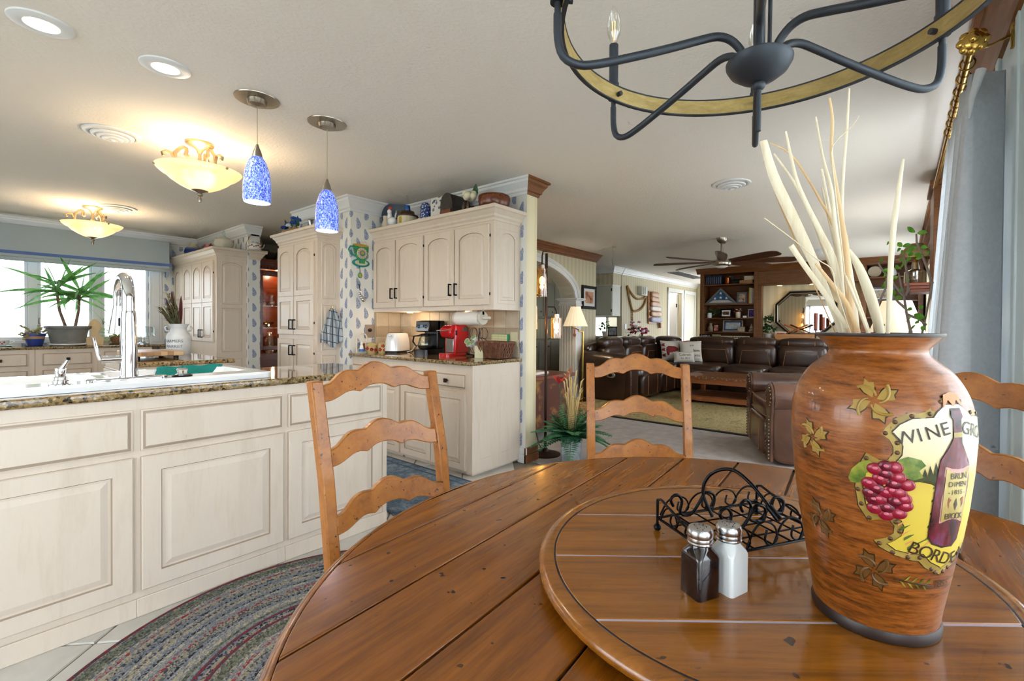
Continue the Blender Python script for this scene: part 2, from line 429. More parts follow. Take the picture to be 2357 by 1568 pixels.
# nook beyond the living room: soffit wall, window wall, hall
wall('wall_nook', [(8.6, 8.98, 4.77, 6.3, 2.06, CE), (9.0, 9.12, 4.77, 4.8, 0, CE), (9.0, 9.12, 4.8, 5.55, 0, .98), (9.0, 9.12, 4.8, 5.55, 1.42, CE), (9.0, 9.12, 5.55, 6.3, 0, CE), (3.5, 9.12, 6.3, 6.4, 0, CE)], [m_stripe])
wall('wall_hall', [(8.98, 11.55, 4.76, 4.88, 0, CE), (11.55, 12.45, 4.76, 4.88, 2.1, CE), (12.45, 14, 4.76, 4.88, 0, CE)], [m_stripe])
wall('wall_bedroom', [(10.6, 14, 5.9, 6.0, 0, CE), (10.5, 10.6, 4.88, 6.0, 0, CE)], [m_offw])
wall('wall_end', [(13.6, 13.74, 3.3, 3.8, 0, CE), (13.6, 13.74, 4.5, 4.76, 0, CE), (13.6, 13.74, 3.8, 4.5, 0, .7), (13.6, 13.74, 3.8, 4.5, 2.1, CE)], [m_stripe])
wall('wall_shelves', [(10.6, 10.72, -.35, 3.42, 0, CE)], [m_stripe])
# crown mouldings: profile (out from wall, down from ceiling)
CROWN = [(0, .135), (.012, .135), (.016, .115), (.03, .105), (.034, .085), (.05, .06), (.066, .04), (.07, .022), (.085, .018), (.085, 0), (0, 0)]
def crown(name, p, q, nrm, mt, sc=1.0, m0=0, m1=0):
    """m0, m1: mitre at the start / end (+1 outside corner, -1 inside corner)"""
    p = Vector(p); q = Vector(q); nrm = Vector(nrm); b = B(); d_ = (q-p).normalized(); n = len(CROWN); vs = []
    for e in (0, 1):
        for a, d in CROWN:
            a *= sc; vs.append(Vector(((p, q)[e].x, (p, q)[e].y, CE))+nrm*a-Vector((0, 0, d*sc))+d_*(a*m1 if e else -a*m0))
    b.add(vs, [list(range(n))[::-1], list(range(n, 2*n))]+[(i, (i+1) % n, n+(i+1) % n, n+i) for i in range(n)])
    return struct(b.build(name, mt))
crown('trim_3', (3.05, 2.53, 0), (3.05, 4.3, 0), (-1, 0, 0), m_white, 1, 1, -1)
crown('trim_4', (2.46, 4.3, 0), (3.05, 4.3, 0), (0, -1, 0), m_white, 1, 1, -1)
crown('trim_5', (2.46, 4.3, 0), (2.46, 5.42, 0), (-1, 0, 0), m_white, 1, 1, 0)
crown('trim_6', (-2.6, 8.4, 0), (2.39, 8.4, 0), (0, -1, 0), m_white, 1, 0, -1)
crown('trim_7', (2.39, 6.62, 0), (2.39, 8.4, 0), (-1, 0, 0), m_white, 1, 1, -1)
crown('trim_20', (2.39, 6.62, 0), (2.53, 6.62, 0), (0, -1, 0), m_white, 1, 1, 0)
crown('trim_8', (3.05, 2.53, 0), (3.19, 2.53, 0), (0, -1, 0), m_browntrim, 1, 1, 1)
crown('trim_9', (3.19, 2.53, 0), (3.19, 4.25, 0), (1, 0, 0), m_browntrim, 1, 1, -1)
crown('trim_10', (3.19, 4.25, 0), (7.05, 4.25, 0), (0, -1, 0), m_browntrim, 1, -1, 1)
crown('trim_11', (8.6, 4.77, 0), (8.6, 6.3, 0), (-1, 0, 0), m_white, 1, 1, 0)
crown('trim_12', (8.6, 4.77, 0), (8.98, 4.77, 0), (0, -1, 0), m_white, 1, 1, 0)
crown('trim_13', (8.98, 4.76, 0), (13.6, 4.76, 0), (0, -1, 0), m_white)
crown('trim_14', (2.18, -.35, 0), (10.6, -.35, 0), (0, 1, 0), m_browntrim, 1.5)
# baseboards
def base(name, x0, x1, y0, y1, mt, h=.13):
    b = B(); b.box(x0, x1, y0, y1, 0, h*.55)
    dx = .008 if x1-x0 < .03 else 0; dy = .008 if y1-y0 < .03 else 0
    b.box(x0+dx, x1-dx*0, y0+dy, y1, h*.55, h)
    return struct(b.build(name, mt, bev=.003))
base('baseboard_coffee', 3.03, 3.05, 2.51, 2.6, m_white)
base('baseboard_end', 3.03, 3.21, 2.508, 2.53, m_browntrim)
base('baseboard_living', 3.19, 3.212, 2.53, 4.25, m_browntrim)
base('baseboard_arch', 6.53, 7.05, 4.23, 4.25, m_browntrim)
base('baseboard_nook', 3.5, 9.0, 6.28, 6.3, m_white)
# ---- windows
def bars(name, rects, y0, y1, mt, axis='y', bev=.004):
    b = B()
    for (u0, u1, z0, z1) in rects:
        if axis == 'y': b.box(u0, u1, y0, y1, z0, z1)
        else: b.box(y0, y1, u0, u1, z0, z1)
    return struct(b.build(name, mt, bev=bev))
edges = [-1.6, -.95, -.42, .12, .629, .708, 1.196, 1.288, 1.773]
wn = 1
for (x0, x1) in ((-1.55, -.99), (-.9, -.44), (.708-.59, .629), (.708, 1.196), (1.288, 1.773)):
    f = .03
    o = bars('window_%d' % wn, [(x0, x0+f, .96, 2.12), (x1-f, x1, .96, 2.12), (x0+f, x1-f, .96, .96+f+.01), (x0+f, x1-f, 2.09, 2.12)], 8.43, 8.48, m_white)
    p = B(); p.box(x0+f, x1-f, 8.452, 8.456, .99, 2.09); p.build('pane', m_pane, o)
    if wn > 2:
        hb = B(); hb.box(x0+.012, x0+.024, 8.40, 8.43, 1.16, 1.24); hb.build('latch', m_nickel, o, bev=.003)
    wn += 1
bars('window_6', [(.629, .708, .94, 2.12), (1.196, 1.288, .94, 2.12), (-.44, .118, .94, 2.12), (-.99, -.9, .94, 2.12), (-1.62, -1.55, .94, 2.12), (-1.6, 1.773, .925, .96)], 8.395, 8.5, m_white)
bars('trim_16', [(1.773, 1.914, .9, 2.2), ], 8.378, 8.4, m_white)
bars('trim_21', [(1.80, 1.885, .92, 2.19)], 8.368, 8.379, m_white)
# glass doors beside the dining table
for n_, (x0, x1) in enumerate(((-2.35, -.9), (-.9, .55), (.55, 2.12))):
    o = bars('door_%d' % (n_+1), [(x0, x0+.07, 0, 2.12), (x1-.07, x1, 0, 2.12), (x0+.07, x1-.07, 0, .12), (x0+.07, x1-.07, 2.02, 2.12)], -.46, -.42, m_white)
    p = B(); p.box(x0+.07, x1-.07, -.442, -.438, .12, 2.02); p.build('pane', m_pane, o)
b = B()
for (x0, x1, y1) in ((2.12, 2.72, -.318), (2.62, 2.70, -.306), (2.26, 2.32, -.312)): b.box(x0, x1, -.352, y1, 0, 2.44)
struct(b.build('trim_17', mat('daylight_tinted_casing', (206, 224, 230), .35), bev=.006))  # white casing; the blue tint of daylight is put into its colour
bars('window_7', [(.8, .88, .6, 2.2), (4.32, 4.4, .6, 2.2), (1.95, 2.02, .6, 2.2), (3.15, 3.22, .6, 2.2), (.8, 4.4, .6, .68), (.8, 4.4, 2.12, 2.2)], -2.7, -2.64, m_white, 'x')
for n_, x0, x1 in ((12, 2.85, 4.55), (8, 5.35, 6.95), (11, 7.85, 9.85)): bars('window_%d' % n_, [(x0, x0+.07, .25, 2.15), (x1-.07, x1, .25, 2.15), ((x0+x1)/2-.03, (x0+x1)/2+.03, .25, 2.15), (x0, x1, .25, .32), (x0, x1, 2.08, 2.15)], -.47, -.41, m_white)  # the pair past the curtain is unseen, added to brighten the living room
bars('window_9', [(4.8, 4.84, .98, 1.42), (5.51, 5.55, .98, 1.42), (5.14, 5.18, .98, 1.42), (4.8, 5.55, 1.38, 1.42)], 9.03, 9.08, m_white, 'x')
bars('window_10', [(3.8, 3.86, .7, 2.1), (4.44, 4.5, .7, 2.1), (3.8, 4.5, .7, .76), (3.8, 4.5, 2.04, 2.1), (3.8, 4.5, 1.76, 1.8)], 13.62, 13.68, m_white, 'x')
# hall doors
b = B()
for x0, x1 in ((11.46, 11.56), (12.44, 12.54), (12.6, 12.7), (13.42, 13.52)): b.box(x0, x1, 4.735, 4.76, 0, 2.2)
for x0, x1 in ((11.46, 12.54), (12.6, 13.52)): b.box(x0, x1, 4.73, 4.76, 2.1, 2.2)
struct(b.build('trim_18', m_white, bev=.004))
b = B(); b.box(12.41, 12.45, 4.88, 5.7, .01, 2.08); d4 = struct(b.build('door_4', m_white, bev=.003))
b = B(); b.box(12.395, 12.41, 4.87, 4.9, 1.72, 1.82); b.build('hinge', m_bronze, d4)
b = B(); b.box(12.70, 13.42, 4.75, 4.765, .01, 2.1); d5 = struct(b.build('door_5', m_offw, bev=.003))
b = B(); b.box(12.70, 12.72, 4.744, 4.752, 1.72, 1.82); b.build('hinge', m_bronze, d5)
# unseen roof added outside the glass doors to hold back daylight
b = B(); b.box(-3.0, 2.4, -3.9, -.5, 2.46, 2.58)
for x in (-2.8, 0, 2.25): b.box(x-.06, x+.06, -3.85, -3.73, -.5, 2.46)
struct(b.build('roof_light_blocker', m_white))
# ground and a bare tree outside the window
b = B(); b.box(-60, 80, 9.5, 90, -.6, -.5); b.box(-60, -3.5, -60, 9.5, -.6, -.5); b.box(-3.5, 80, -60, -1.5, -.6, -.5)
struct(b.build('ground', mat('pale_winter_field', (214, 214, 206), .9, c2=(190, 190, 178), ns=.3)))
# ================================================================ cabinets
def loopset(b, w, h, loops, x=0, z=0, N=10):
    """loops: (inset, y, arch drop, material) nested rings, last one capped"""
    rings = []
    for (i, y, A, mi) in loops:
        r = [(x+i, y, z+i), (x+w-i, y, z+i)]
        for k in range(N+1):
            u = k/N; s = (max(0, 1-(2*u-1)**2))**.62
            r.append((x+w-i-(w-2*i)*u, y, z+h-i-A*(1-s)))
        rings.append(r)
    n = len(rings[0]); vs = [p for r in rings for p in r]; o = len(b.v); b.add(vs, [])
    for k in range(len(rings)-1):
        for j in range(n):
            b.f.append([o+k*n+j, o+k*n+(j+1) % n, o+(k+1)*n+(j+1) % n, o+(k+1)*n+j]); b.m.append(loops[k+1][3])
    b.f.append([o+(len(rings)-1)*n+j for j in range(n)]); b.m.append(0)
def dpanel(b, x, z, w, h, t=.02, fw=.055, arch=0.0):
    loopset(b, w, h, [(0, 0, 0, 0), (0, -t+.004, 0, 0), (.004, -t, 0, 0), (fw, -t, arch, 0), (fw+.004, -t+.008, arch, 1), (fw+.012, -t+.008, arch, 0), (fw+.034, -t+.001, arch, 0)], x, z)
def slab(b, x, z, w, h, t=.02):
    loopset(b, w, h, [(0, 0, 0, 0), (0, -t+.010, 0, 0), (.006, -t+.008, 0, 0), (.014, -t+.007, 0, 1), (.018, -t, 0, 0)], x, z)
def flatpanel(b, x, z, w, h, arch=0.0):
    loopset(b, w, h, [(0, 0, 0, 0), (.004, -.006, arch, 1), (.018, -.002, arch, 0)], x, z)
CM = [m_cab, m_glaze]
def pull(par, x, z, L=.105, y=-.02):
    b = B(); b.box(x-.006, x+.006, y-.034, y-.024, z, z+L)
    for zz in (z, z+L-.012): b.box(x-.006, x+.006, y-.026, y, zz, zz+.012)
    return b.build('handle', m_black, par, bev=.002)
def knob(par, x, z, y=-.02):
    b = B(); b.cyl((x, y, z), (x, y-.018, z), .006, n=10); b.box(x-.016, x+.016, y-.030, y-.018, z-.016, z+.016)
    return b.build('knob', m_bronze, par, bev=.003)
def door(par, x, z, w, h, arch=0, split=None, hx=None, hz=None, name='door'):
    b = B()
    if split: dpanel(b, x, z, w, split); dpanel(b, x, z+split, w, h-split, arch=arch)
    else: dpanel(b, x, z, w, h, arch=arch)
    o = b.build(name, CM, par)
    if hx is not None: pull(o, hx, hz)
    hb = B(); s = 1 if (hx is None or hx > x+w/2) else -1
    ex = x-.004 if s > 0 else x+w-.002
    for zz in (z+h*.12, z+h*.84): hb = B(); hb.box(ex, ex+.006, -.014, -.004, zz, zz+.022); hb.build('hinge', m_bronze, o)
    return o
def drawer(par, x, z, w, h, kn=True):
    b = B(); slab(b, x, z, w, h); o = b.build('drawer', CM, par)
    if kn: knob(o, x+w/2, z+h/2)
    return o
CPROF = [(0, -.02), (.008, -.02), (.010, .0), (.022, .012), (.026, .03), (.046, .055), (.050, .062), (.066, .068), (.070, .092), (.060, .098), (0, .098)]
def ccrown(par, w, d, z, left=True, right=True, sc=1.0):
    b = B(); rings = []
    for (o, dz) in CPROF:
        o *= sc; l = o if left else 0; r = o if right else 0
        pts = []
        if left: pts.append((-l, d, z+dz*sc))
        pts += [(-l, -o, z+dz*sc), (w+r, -o, z+dz*sc)]
        if right: pts.append((w+r, d, z+dz*sc))
        rings.append(pts)
    n = len(rings[0])
    b.add([p for r in rings for p in r], [(k*n+j, k*n+j+1, (k+1)*n+j+1, (k+1)*n+j) for k in range(len(rings)-1) for j in range(n-1)])
    t = CPROF[-1]; o = CPROF[-2][0]*sc
    b.box(0-(o if left else 0), w+(o if right else 0), -o, d, z+.09*sc, z+.098*sc)
    return b.build('crown', m_cab, par)
R90 = -pi/2
# ---- island with the sink: three visible units and one beyond the frame
cid = ['at the far end beside the chair back', 'below the chrome faucet', 'below the soap pump', 'beyond the sink end']
for k, (x0, x1, lab) in enumerate(((1.032, 1.607, 'whitewashed island cabinet with raised panel, farthest from window, behind the ladderback chair'),
                                   (.467, 1.032, 'middle whitewashed island cabinet with one full raised-panel door showing'),
                                   (-.11, .467, 'whitewashed island cabinet nearest the camera, below the soap pump'),
                                   (-.69, -.11, 'whitewashed island cabinet past the cut-off end of the sink'))):
    c = thing('island_cabinet', lab, 'cabinet', (x0, 2.41, 0), 0, 'island cabinets')
    w = x1-x0
    b = B(); b.box(0, w, 0, .58, 0, .881); b.build('body', m_cab, c)
    b = B(); b.box(0, w, -.010, 0, 0, .075); b.build('plinth', m_cab, c, bev=.003)
    r = .043 if k == 0 else .014
    drawer(c, .014, .668, w-r-.014+.003, .165, kn=False)
    b = B(); dpanel(b, .014, .106, w-r-.011, .538, fw=.062); b.build('door', CM, c)
    if k == 0:
        b = B(); b.box(w-.028, w+.002, -.004, .58, 0, .881); b.build('end_panel', m_cab, c, bev=.003)
def ctop(name, label, x0, x1, y0, y1, z1, t=.03, hole=None):
    b = B()
    if hole:
        hx0, hx1, hy0, hy1 = hole
        b.box(x0, x1, y0, hy0, z1-t, z1); b.box(x0, x1, hy1, y1, z1-t, z1); b.box(x0, hx0, hy0, hy1, z1-t, z1); b.box(hx1, x1, hy0, hy1, z1-t, z1)
        o = b.build(name, m_granite)
    else:
        b.box(x0, x1, y0, y1, z1-t, z1); o = b.build(name, m_granite, bev=.011, seg=3)
    return tag(o, label, 'countertop')
b = B()
# island worktop with rounded front and end edge, sink cut-out
IX0, IX1, IY0, IY1 = -.75, 1.64, 2.38, 3.06
prof = [(0, -.034), (.008, -.034), (.016, -.028), (.018, -.017), (.016, -.006), (.008, 0), (0, 0)]
b.box(IX0, IX1-.018, IY0+.018, 2.52, .882, .916); b.box(IX0, IX1-.018, 2.98, IY1, .882, .916); b.box(.97, IX1-.018, 2.52, 2.98, .882, .916); b.box(IX0, -.6, 2.52, 2.98, .882, .916)
rings = []
for o_, dz in prof: rings.append([(IX0, IY0+.018-o_, .916+dz), (IX1-.018+o_, IY0+.018-o_, .916+dz), (IX1-.018+o_, IY1, .916+dz)])
b.add([p for r in rings for p in r], [(k*3+j, k*3+j+1, (k+1)*3+j+1, (k+1)*3+j) for k in range(len(prof)-1) for j in range(2)])
tag(b.build('island_countertop', m_granite, smooth=35), 'long brown speckled granite worktop around the white sink', 'countertop')
# ---- coffee station: base cabinets facing the aisle
for (y0, y1, lab, xs) in ((4.3, 3.49, 'whitewashed base cabinet with doors below the toaster', ((.03, .37), (.41, .385))),
                          (3.49, 2.6, 'whitewashed base cabinet with side panels below the red coffee maker', ((.016, .405), (.43, .41)))):
    c = thing('base_cabinet', lab, 'cabinet', (2.48, y0, 0), R90, 'base cabinets of the coffee station'); w = y0-y1
    b = B(); b.box(0, w, 0, .565, .03, .869); b.build('body', m_cab, c)
    b = B(); b.box(0, w-.03, .04, .565, 0, .03); b.build('plinth', m_cab, c)
    for j, (x, dw) in enumerate(xs):
        drawer(c, x, .682, dw, .118)
        door(c, x, .047, dw, .608)
    if y1 < 3:
        b = B(Matrix.Translation((w, 0, 0)) @ Matrix.Rotation(pi/2, 4, 'Z'))
        b.box(0, .565, -.012, 0, .03, .869)
        flatpanel_z = [(.05, .19), (.295, .19)]
        bb = B(Matrix.Translation((w+.012, 0, 0)) @ Matrix.Rotation(pi/2, 4, 'Z'))
        for x, pw in flatpanel_z: loopset(bb, pw, .70, [(0, 0, 0, 0), (.004, .005, 0, 1), (.02, .004, 0, 1), (.034, -.002, 0, 0)], x, .10)
        e = b.build('end_panel', m_cab, c); bb.build('raised_panel', CM, e)
ctop('coffee_countertop', 'granite worktop carrying toaster, coffee makers and basket', 2.435, 3.05, 2.57, 4.3, .90)
# ---- wall cabinets above
for (y0, y1, lab, left, right, ds) in ((4.3, 3.478, 'whitewashed arched-door wall cabinet beside the teacup clock', False, False, ((.012, .367), (.393, .417))),
                                       (3.478, 2.6, 'whitewashed arched-door wall cabinet above the paper towel roll', False, True, ((.013, .403), (.428, .412)))):
    c = thing('wall_cabinet', lab, 'cabinet', (2.72, y0, 1.31), R90, 'wall cabinets of the coffee station'); w = y0-y1
    b = B(); b.box(0, w, 0, .33, 0, .76); b.build('body', m_cab, c)
    for j, (x, dw) in enumerate(ds):
        door(c, x, .039, dw, .66, arch=.05, hx=(x+dw-.03 if j == 0 else x+.03), hz=.125)
    ccrown(c, w, .33, .745, left, right)
    b = B(); b.lathe([(.028, -.010), (.032, 0)], 18, (w*.5, .14, 0)); b.build('under_light', glow('warm_puck', (255, 206, 150), 3), c); lamp(c, (w*.5, .14, -.05), 2.4, (1, .74, .46), .12)
    if right:
        bb = B(Matrix.Translation((w+.004, 0, 0)) @ Matrix.Rotation(pi/2, 4, 'Z'))
        loopset(bb, .24, .62, [(0, .004, 0, 0), (.004, .0, 0, 0), (.03, 0, .05, 0), (.034, .006, .05, 1), (.045, .005, .05, 0), (.06, 0, .05, 0)], .045, .05)
        bb.build('end_panel', CM, c)
# ---- pantry
c = thing('pantry_cabinet', 'tall whitewashed pantry with arched doors and a checked towel on its side', 'cabinet', (2.23, 5.35, 0), R90); w = .85
b = B(); b.box(0, w, 0, .23, 0, 2.07); b.build('body', m_cab, c)
for j, (x, dw) in enumerate(((.012, .365), (.397, .404))):
    door(c, x, 1.072, dw, .928, arch=.05, split=.40, hx=(x+dw-.03 if j == 0 else x+.03), hz=1.125)
    door(c, x, .1, dw, .93, hx=(x+dw-.03 if j == 0 else x+.03), hz=.86)
ccrown(c, w, .23, 2.05, True, True, .95)
bb = B(Matrix.Translation((w+.004, 0, 0)) @ Matrix.Rotation(pi/2, 4, 'Z'))
L_ = [(0, .004, 0, 0), (.003, .0, 0, 0), (.010, 0, .04, 0), (.014, .006, .04, 1), (.025, .005, .04, 0), (.04, 0, .04, 0)]
loopset(bb, .155, .56, L_, .04, 1.43); loopset(bb, .155, .46, [(a, y, 0, m) for a, y, _, m in L_], .04, .92); loopset(bb, .155, .78, [(a, y, 0, m) for a, y, _, m in L_], .04, .1)
bb.build('end_panel', CM, c)
# ---- tall cabinet by the window
c = thing('tall_cabinet', 'tall narrow-door whitewashed cabinet next to the kitchen window', 'cabinet', (2.06, 8.38, 0), R90); w = 1.70
b = B(); b.box(0, w, 0, .33, 0, 2.05); b.build('body', m_cab, c)
for j in range(4):
    x = .05+j*.395
    door(c, x, .95, .385, 1.02, arch=.07, split=.5, hx=(x+.355 if j % 2 == 0 else x+.03), hz=1.0)
ccrown(c, w, .33, 2.03, False, True)
bb = B(Matrix.Translation((w+.004, 0, 0)) @ Matrix.Rotation(pi/2, 4, 'Z'))
loopset(bb, .24, .54, L_, .045, 1.42); loopset(bb, .24, .56, [(a, y, 0, m) for a, y, _, m in L_], .045, .82); loopset(bb, .24, .6, [(a, y, 0, m) for a, y, _, m in L_], .045, .14)
bb.build('end_panel', CM, c)
b = B(); b.box(w, w+.06, .22, .33, 2.10, 2.125); b.build('corner_block', m_cab, c)
# ledge on the wall stub (the crown runs on to the wall end)
c = thing('pilaster_cap', 'whitewashed moulded cap on the papered wall end below the teapot', 'shelf', (2.39, 6.62, 2.03)); ccrown(c, .14, .02, 0, False, True, .95)
b = B(); b.box(-.005, .205, -.066, .10, .095, .104); b.build('top', m_cab, c)
# ---- window base cabinets and worktop
for x0, lab in ((1.15, 'whitewashed drawer cabinet below the milk can'), (.633, 'whitewashed drawer cabinet below the large potted plant'), (.11, 'whitewashed drawer cabinet below the blue flower pot'), (-.41, 'whitewashed drawer cabinet cut off by the picture edge')):
    c = thing('drawer_cabinet', lab, 'cabinet', (x0, 7.78, 0), 0, 'drawer cabinets below the window'); w = .52
    b = B(); b.box(0, w, 0, .6, 0, .87); b.build('body', m_cab, c)
    drawer(c, .05, .68, w-.1, .15); drawer(c, .05, .42, w-.1, .22); drawer(c, .05, .12, w-.1, .26)
ctop('window_countertop', 'granite worktop along the kitchen window with potted plants', -1.6, 2.05, 7.75, 8.395, .902)
# ---- small island in the middle of the kitchen
c = thing('centre_island', 'small whitewashed kitchen island with butcher block on it', 'island', (.80, 4.04, 0))
b = B(); b.box(0, .53, 0, 1.05, 0, .883); b.build('body', m_cab, c)
b = B(); dpanel(b, .02, .1, .24, .74); dpanel(b, .27, .1, .24, .74); b.build('end_panel', CM, c)
b = B(Matrix.Rotation(R90, 4, 'Z'))
for k in range(2):
    d_ = B(Matrix.Translation((0, 1.05, 0)) @ Matrix.Rotation(R90, 4, 'Z')); slab(d_, .02+k*.52, .66, .49, .17); o = d_.build('drawer', CM, c)
    h_ = B(); h_.tube([(-.022, .55-k*.5+.0, .745), (-.05, .55-k*.5, .745), (-.05, .95-k*.5, .745), (-.022, .95-k*.5, .745)], .008); h_.build('handle', m_steel, o)
ctop('centre_island_countertop', 'granite slab on the small kitchen island below the butcher block', .77, 1.36, 4.0, 5.12, .914)
# ---- backsplash tiles
m_bs = mat('tan_wall_tile', (190, 172, 146), .3, c2=(206, 190, 166), ns=7, bump=.05, bs=40)
def relief_tile():
    k = NT('relief_border_tile'); g = k.n('NewGeometry'); sp = k.n('SeparateXYZ', {0: g.outputs['Position']})
    u = k.m('ADD', sp.outputs[0], sp.outputs[1])
    tri = k.m('ABSOLUTE', k.m('SUBTRACT', k.m('FRACT', k.m('DIVIDE', u, .1)), .5))
    s = k.m('SINE', k.m('MULTIPLY', k.m('ADD', k.m('MULTIPLY', tri, .1), k.m('MULTIPLY', sp.outputs[2], .6)), 700))
    k.bump(s, .5, .004); return k.p(c=srgb((186, 166, 138)), r=.35)
m_rel = relief_tile()
bsp = wall('trim_19', [(3.042, 3.05, 2.60, 4.3, .90, 1.31), (2.72, 3.05, 4.292, 4.3, .90, 1.31)], [mat('tile_grout', (176, 162, 140), .9)])
def tile(x0, x1, y0, y1, z0, z1, mt):
    b = B(); b.box(x0, x1, y0, y1, z0, z1); b.build('tile', mt, bsp, bev=.003)
rows = ((.902, 1.058, m_bs), (1.061, 1.157, m_rel), (1.160, 1.309, m_bs))
for z0, z1, mt in rows:
    y = 2.602
    while y < 4.28:
        tile(3.035, 3.043, y, min(y+.147, 4.288), z0, z1, mt); y += .15
    x = 3.033
    while x > 2.74:
        tile(max(2.722, x-.147), x, 4.284, 4.293, z0, z1, mt); x -= .15
# ---- china hutch in the dining room
m_hutch = wood('cherry_hutch', (96, 36, 16), (142, 62, 30), st=(2, 2, 12), r=.3, coat=.3)
c = thing('china_hutch', 'lit cherry china hutch with glass shelves of crystal beyond the doorway', 'hutch', (2.70, 7.3, 0)); w = 1.1
b = B(); b.box(0, .07, 0, .4, .75, 2.05); b.box(w-.07, w, 0, .4, .75, 2.05); b.box(.07, w-.07, .37, .4, .75, 2.05); b.box(.07, w-.07, 0, .4, 1.98, 2.05); b.box(0, w, 0, .4, 0, .75); b.build('body', m_hutch, c)
b = B(); b.box(-.03, w+.03, -.03, .4, 2.05, 2.08); b.box(-.05, w+.05, -.05, .4, 2.08, 2.12)
for k in range(26): b.box(.02+k*.042, .045+k*.042, -.022, 0, 1.99, 2.02)
b.build('cornice', m_hutch, c)
for k in range(2):
    x = .07+k*(w-.14)/2; dw = (w-.14)/2; b = B()
    b.box(x, x+.05, -.02, 0, .8, 1.96); b.box(x+dw-.05, x+dw, -.02, 0, .8, 1.96); b.box(x+.05, x+dw-.05, -.02, 0, .8, .86); b.box(x+.05, x+dw-.05, -.02, 0, 1.88, 1.96)
    d_ = b.build('door', m_hutch, c, bev=.004)
    b = B(); b.box(x+.05, x+dw-.05, -.012, -.008, .86, 1.88); b.build('pane', clear('hutch_glass', (250, 250, 248), 0, .03, .12), d_)
for z in (1.12, 1.44):
    b = B(); b.box(.07, w-.07, .03, .37, z, z+.008); b.build('glass_shelf', m_clear, c)
lamp(c, (.4, .18, 1.93), 4.0, (1, .75, .45), .02); lamp(c, (.3, .1, 1.40), 1.5, (1, .8, .5), .02); lamp(c, (.3, .1, 1.05), 1.5, (1, .8, .5), .02)
# ================================================================ kitchen things
def txt(s, size, ext=.001, font=None):
    cu = bpy.data.curves.new('letters', 'FONT'); cu.body = s; cu.size = size; cu.align_x = 'CENTER'; cu.align_y = 'CENTER'; cu.extrude = ext; cu.resolution_u = 3
    o = bpy.data.objects.new('letters', cu); COL.objects.link(o); dg = bpy.context.evaluated_depsgraph_get()
    me = bpy.data.meshes.new_from_object(o.evaluated_get(dg)); vs = [v.co.copy() for v in me.vertices]; fs = [list(p.vertices) for p in me.polygons]
    bpy.data.objects.remove(o); bpy.data.meshes.remove(me); bpy.data.curves.remove(cu); return vs, fs
def lettering(name, s, size, M, mt, par):
    vs, fs = txt(s, size); b = B(M); b.add(vs, fs); return b.build(name, mt, par)
FX = Matrix(((0, 0, -1, 0), (-1, 0, 0, 0), (0, 1, 0, 0), (0, 0, 0, 1)))     # text plane facing -X
FY = Matrix(((1, 0, 0, 0), (0, 0, -1, 0), (0, 1, 0, 0), (0, 0, 0, 1)))      # text plane facing -Y
def cr3(P, n=4):
    out = []
    for i in range(len(P)-1):
        p0, p1, p2, p3 = (Vector(P[max(0, i-1)]), Vector(P[i]), Vector(P[i+1]), Vector(P[min(len(P)-1, i+2)]))
        for q in range(n):
            t = q/n; out.append(.5*((2*p1)+(p2-p0)*t+(2*p0-5*p1+4*p2-p3)*t*t+(3*p1-p0-3*p2+p3)*t**3))
    return out+[Vector(P[-1])]
def rrect(x0, x1, y0, y1, r, n=5):
    out = []
    for (cx, cy, a0) in ((x1-r, y0+r, -pi/2), (x1-r, y1-r, 0), (x0+r, y1-r, pi/2), (x0+r, y0+r, pi)):
        for k in range(n+1): out.append((cx+r*cos(a0+pi/2*k/n), cy+r*sin(a0+pi/2*k/n)))
    return out
def rings(b, rs):
    """stack of closed loops [(pts2d, z)], first & last capped"""
    n = len(rs[0][0]); o = len(b.v)
    b.add([(p[0], p[1], z) for pts, z in rs for p in pts], [])
    for k in range(len(rs)-1):
        for j in range(n): b.f.append([o+k*n+j, o+k*n+(j+1) % n, o+(k+1)*n+(j+1) % n, o+(k+1)*n+j]); b.m.append(b.mi)
    b.f.append([o+j for j in range(n)][::-1]); b.m.append(b.mi); b.f.append([o+(len(rs)-1)*n+j for j in range(n)]); b.m.append(b.mi)
# ---- sink
c = thing('sink', 'white enamel double sink set into the island worktop', 'sink', (.2, 2.75, .916))
b = B(W(c)); x0, x1, y0, y1 = -.56, 1.0, 2.455, 3.02
o_, i_ = rrect(x0, x1, y0, y1, .05), rrect(x0+.012, x1-.012, y0+.012, y1-.012, .045)
n = len(o_)
b.add([(p[0], p[1], .917) for p in o_]+[(p[0], p[1], .935) for p in o_]+[(p[0], p[1], .946) for p in i_], [(k*n+j, k*n+(j+1) % n, (k+1)*n+(j+1) % n, (k+1)*n+j) for k in range(2) for j in range(n)])
zt = .946
b.box(x0+.012, x1-.012, y0+.012, 2.60, zt-.006, zt); b.box(x0+.012, x1-.012, 2.985, y1-.012, zt-.006, zt); b.box(x0+.012, x0+.05, 2.6, 2.985, zt-.006, zt); b.box(x1-.06, x1-.012, 2.6, 2.985, zt-.006, zt); b.box(.40, .45, 2.6, 2.985, zt-.012, zt-.006)
b.build('rim', m_ceramic, c, smooth=35)
for (a0, a1) in ((x0+.05, .40), (.45, x1-.06)):
    q = B(W(c)); top = rrect(a0, a1, 2.6, 2.985, .06); bot = rrect(a0+.04, a1-.04, 2.64, 2.945, .06); n = len(top)
    q.add([(p[0], p[1], zt-.003) for p in top]+[(p[0], p[1], .80) for p in bot], [(j, n+j, n+(j+1) % n, (j+1) % n) for j in range(n)]+[[n+j for j in range(n)]])
    q.build('basin', m_ceramic, c, smooth=35)
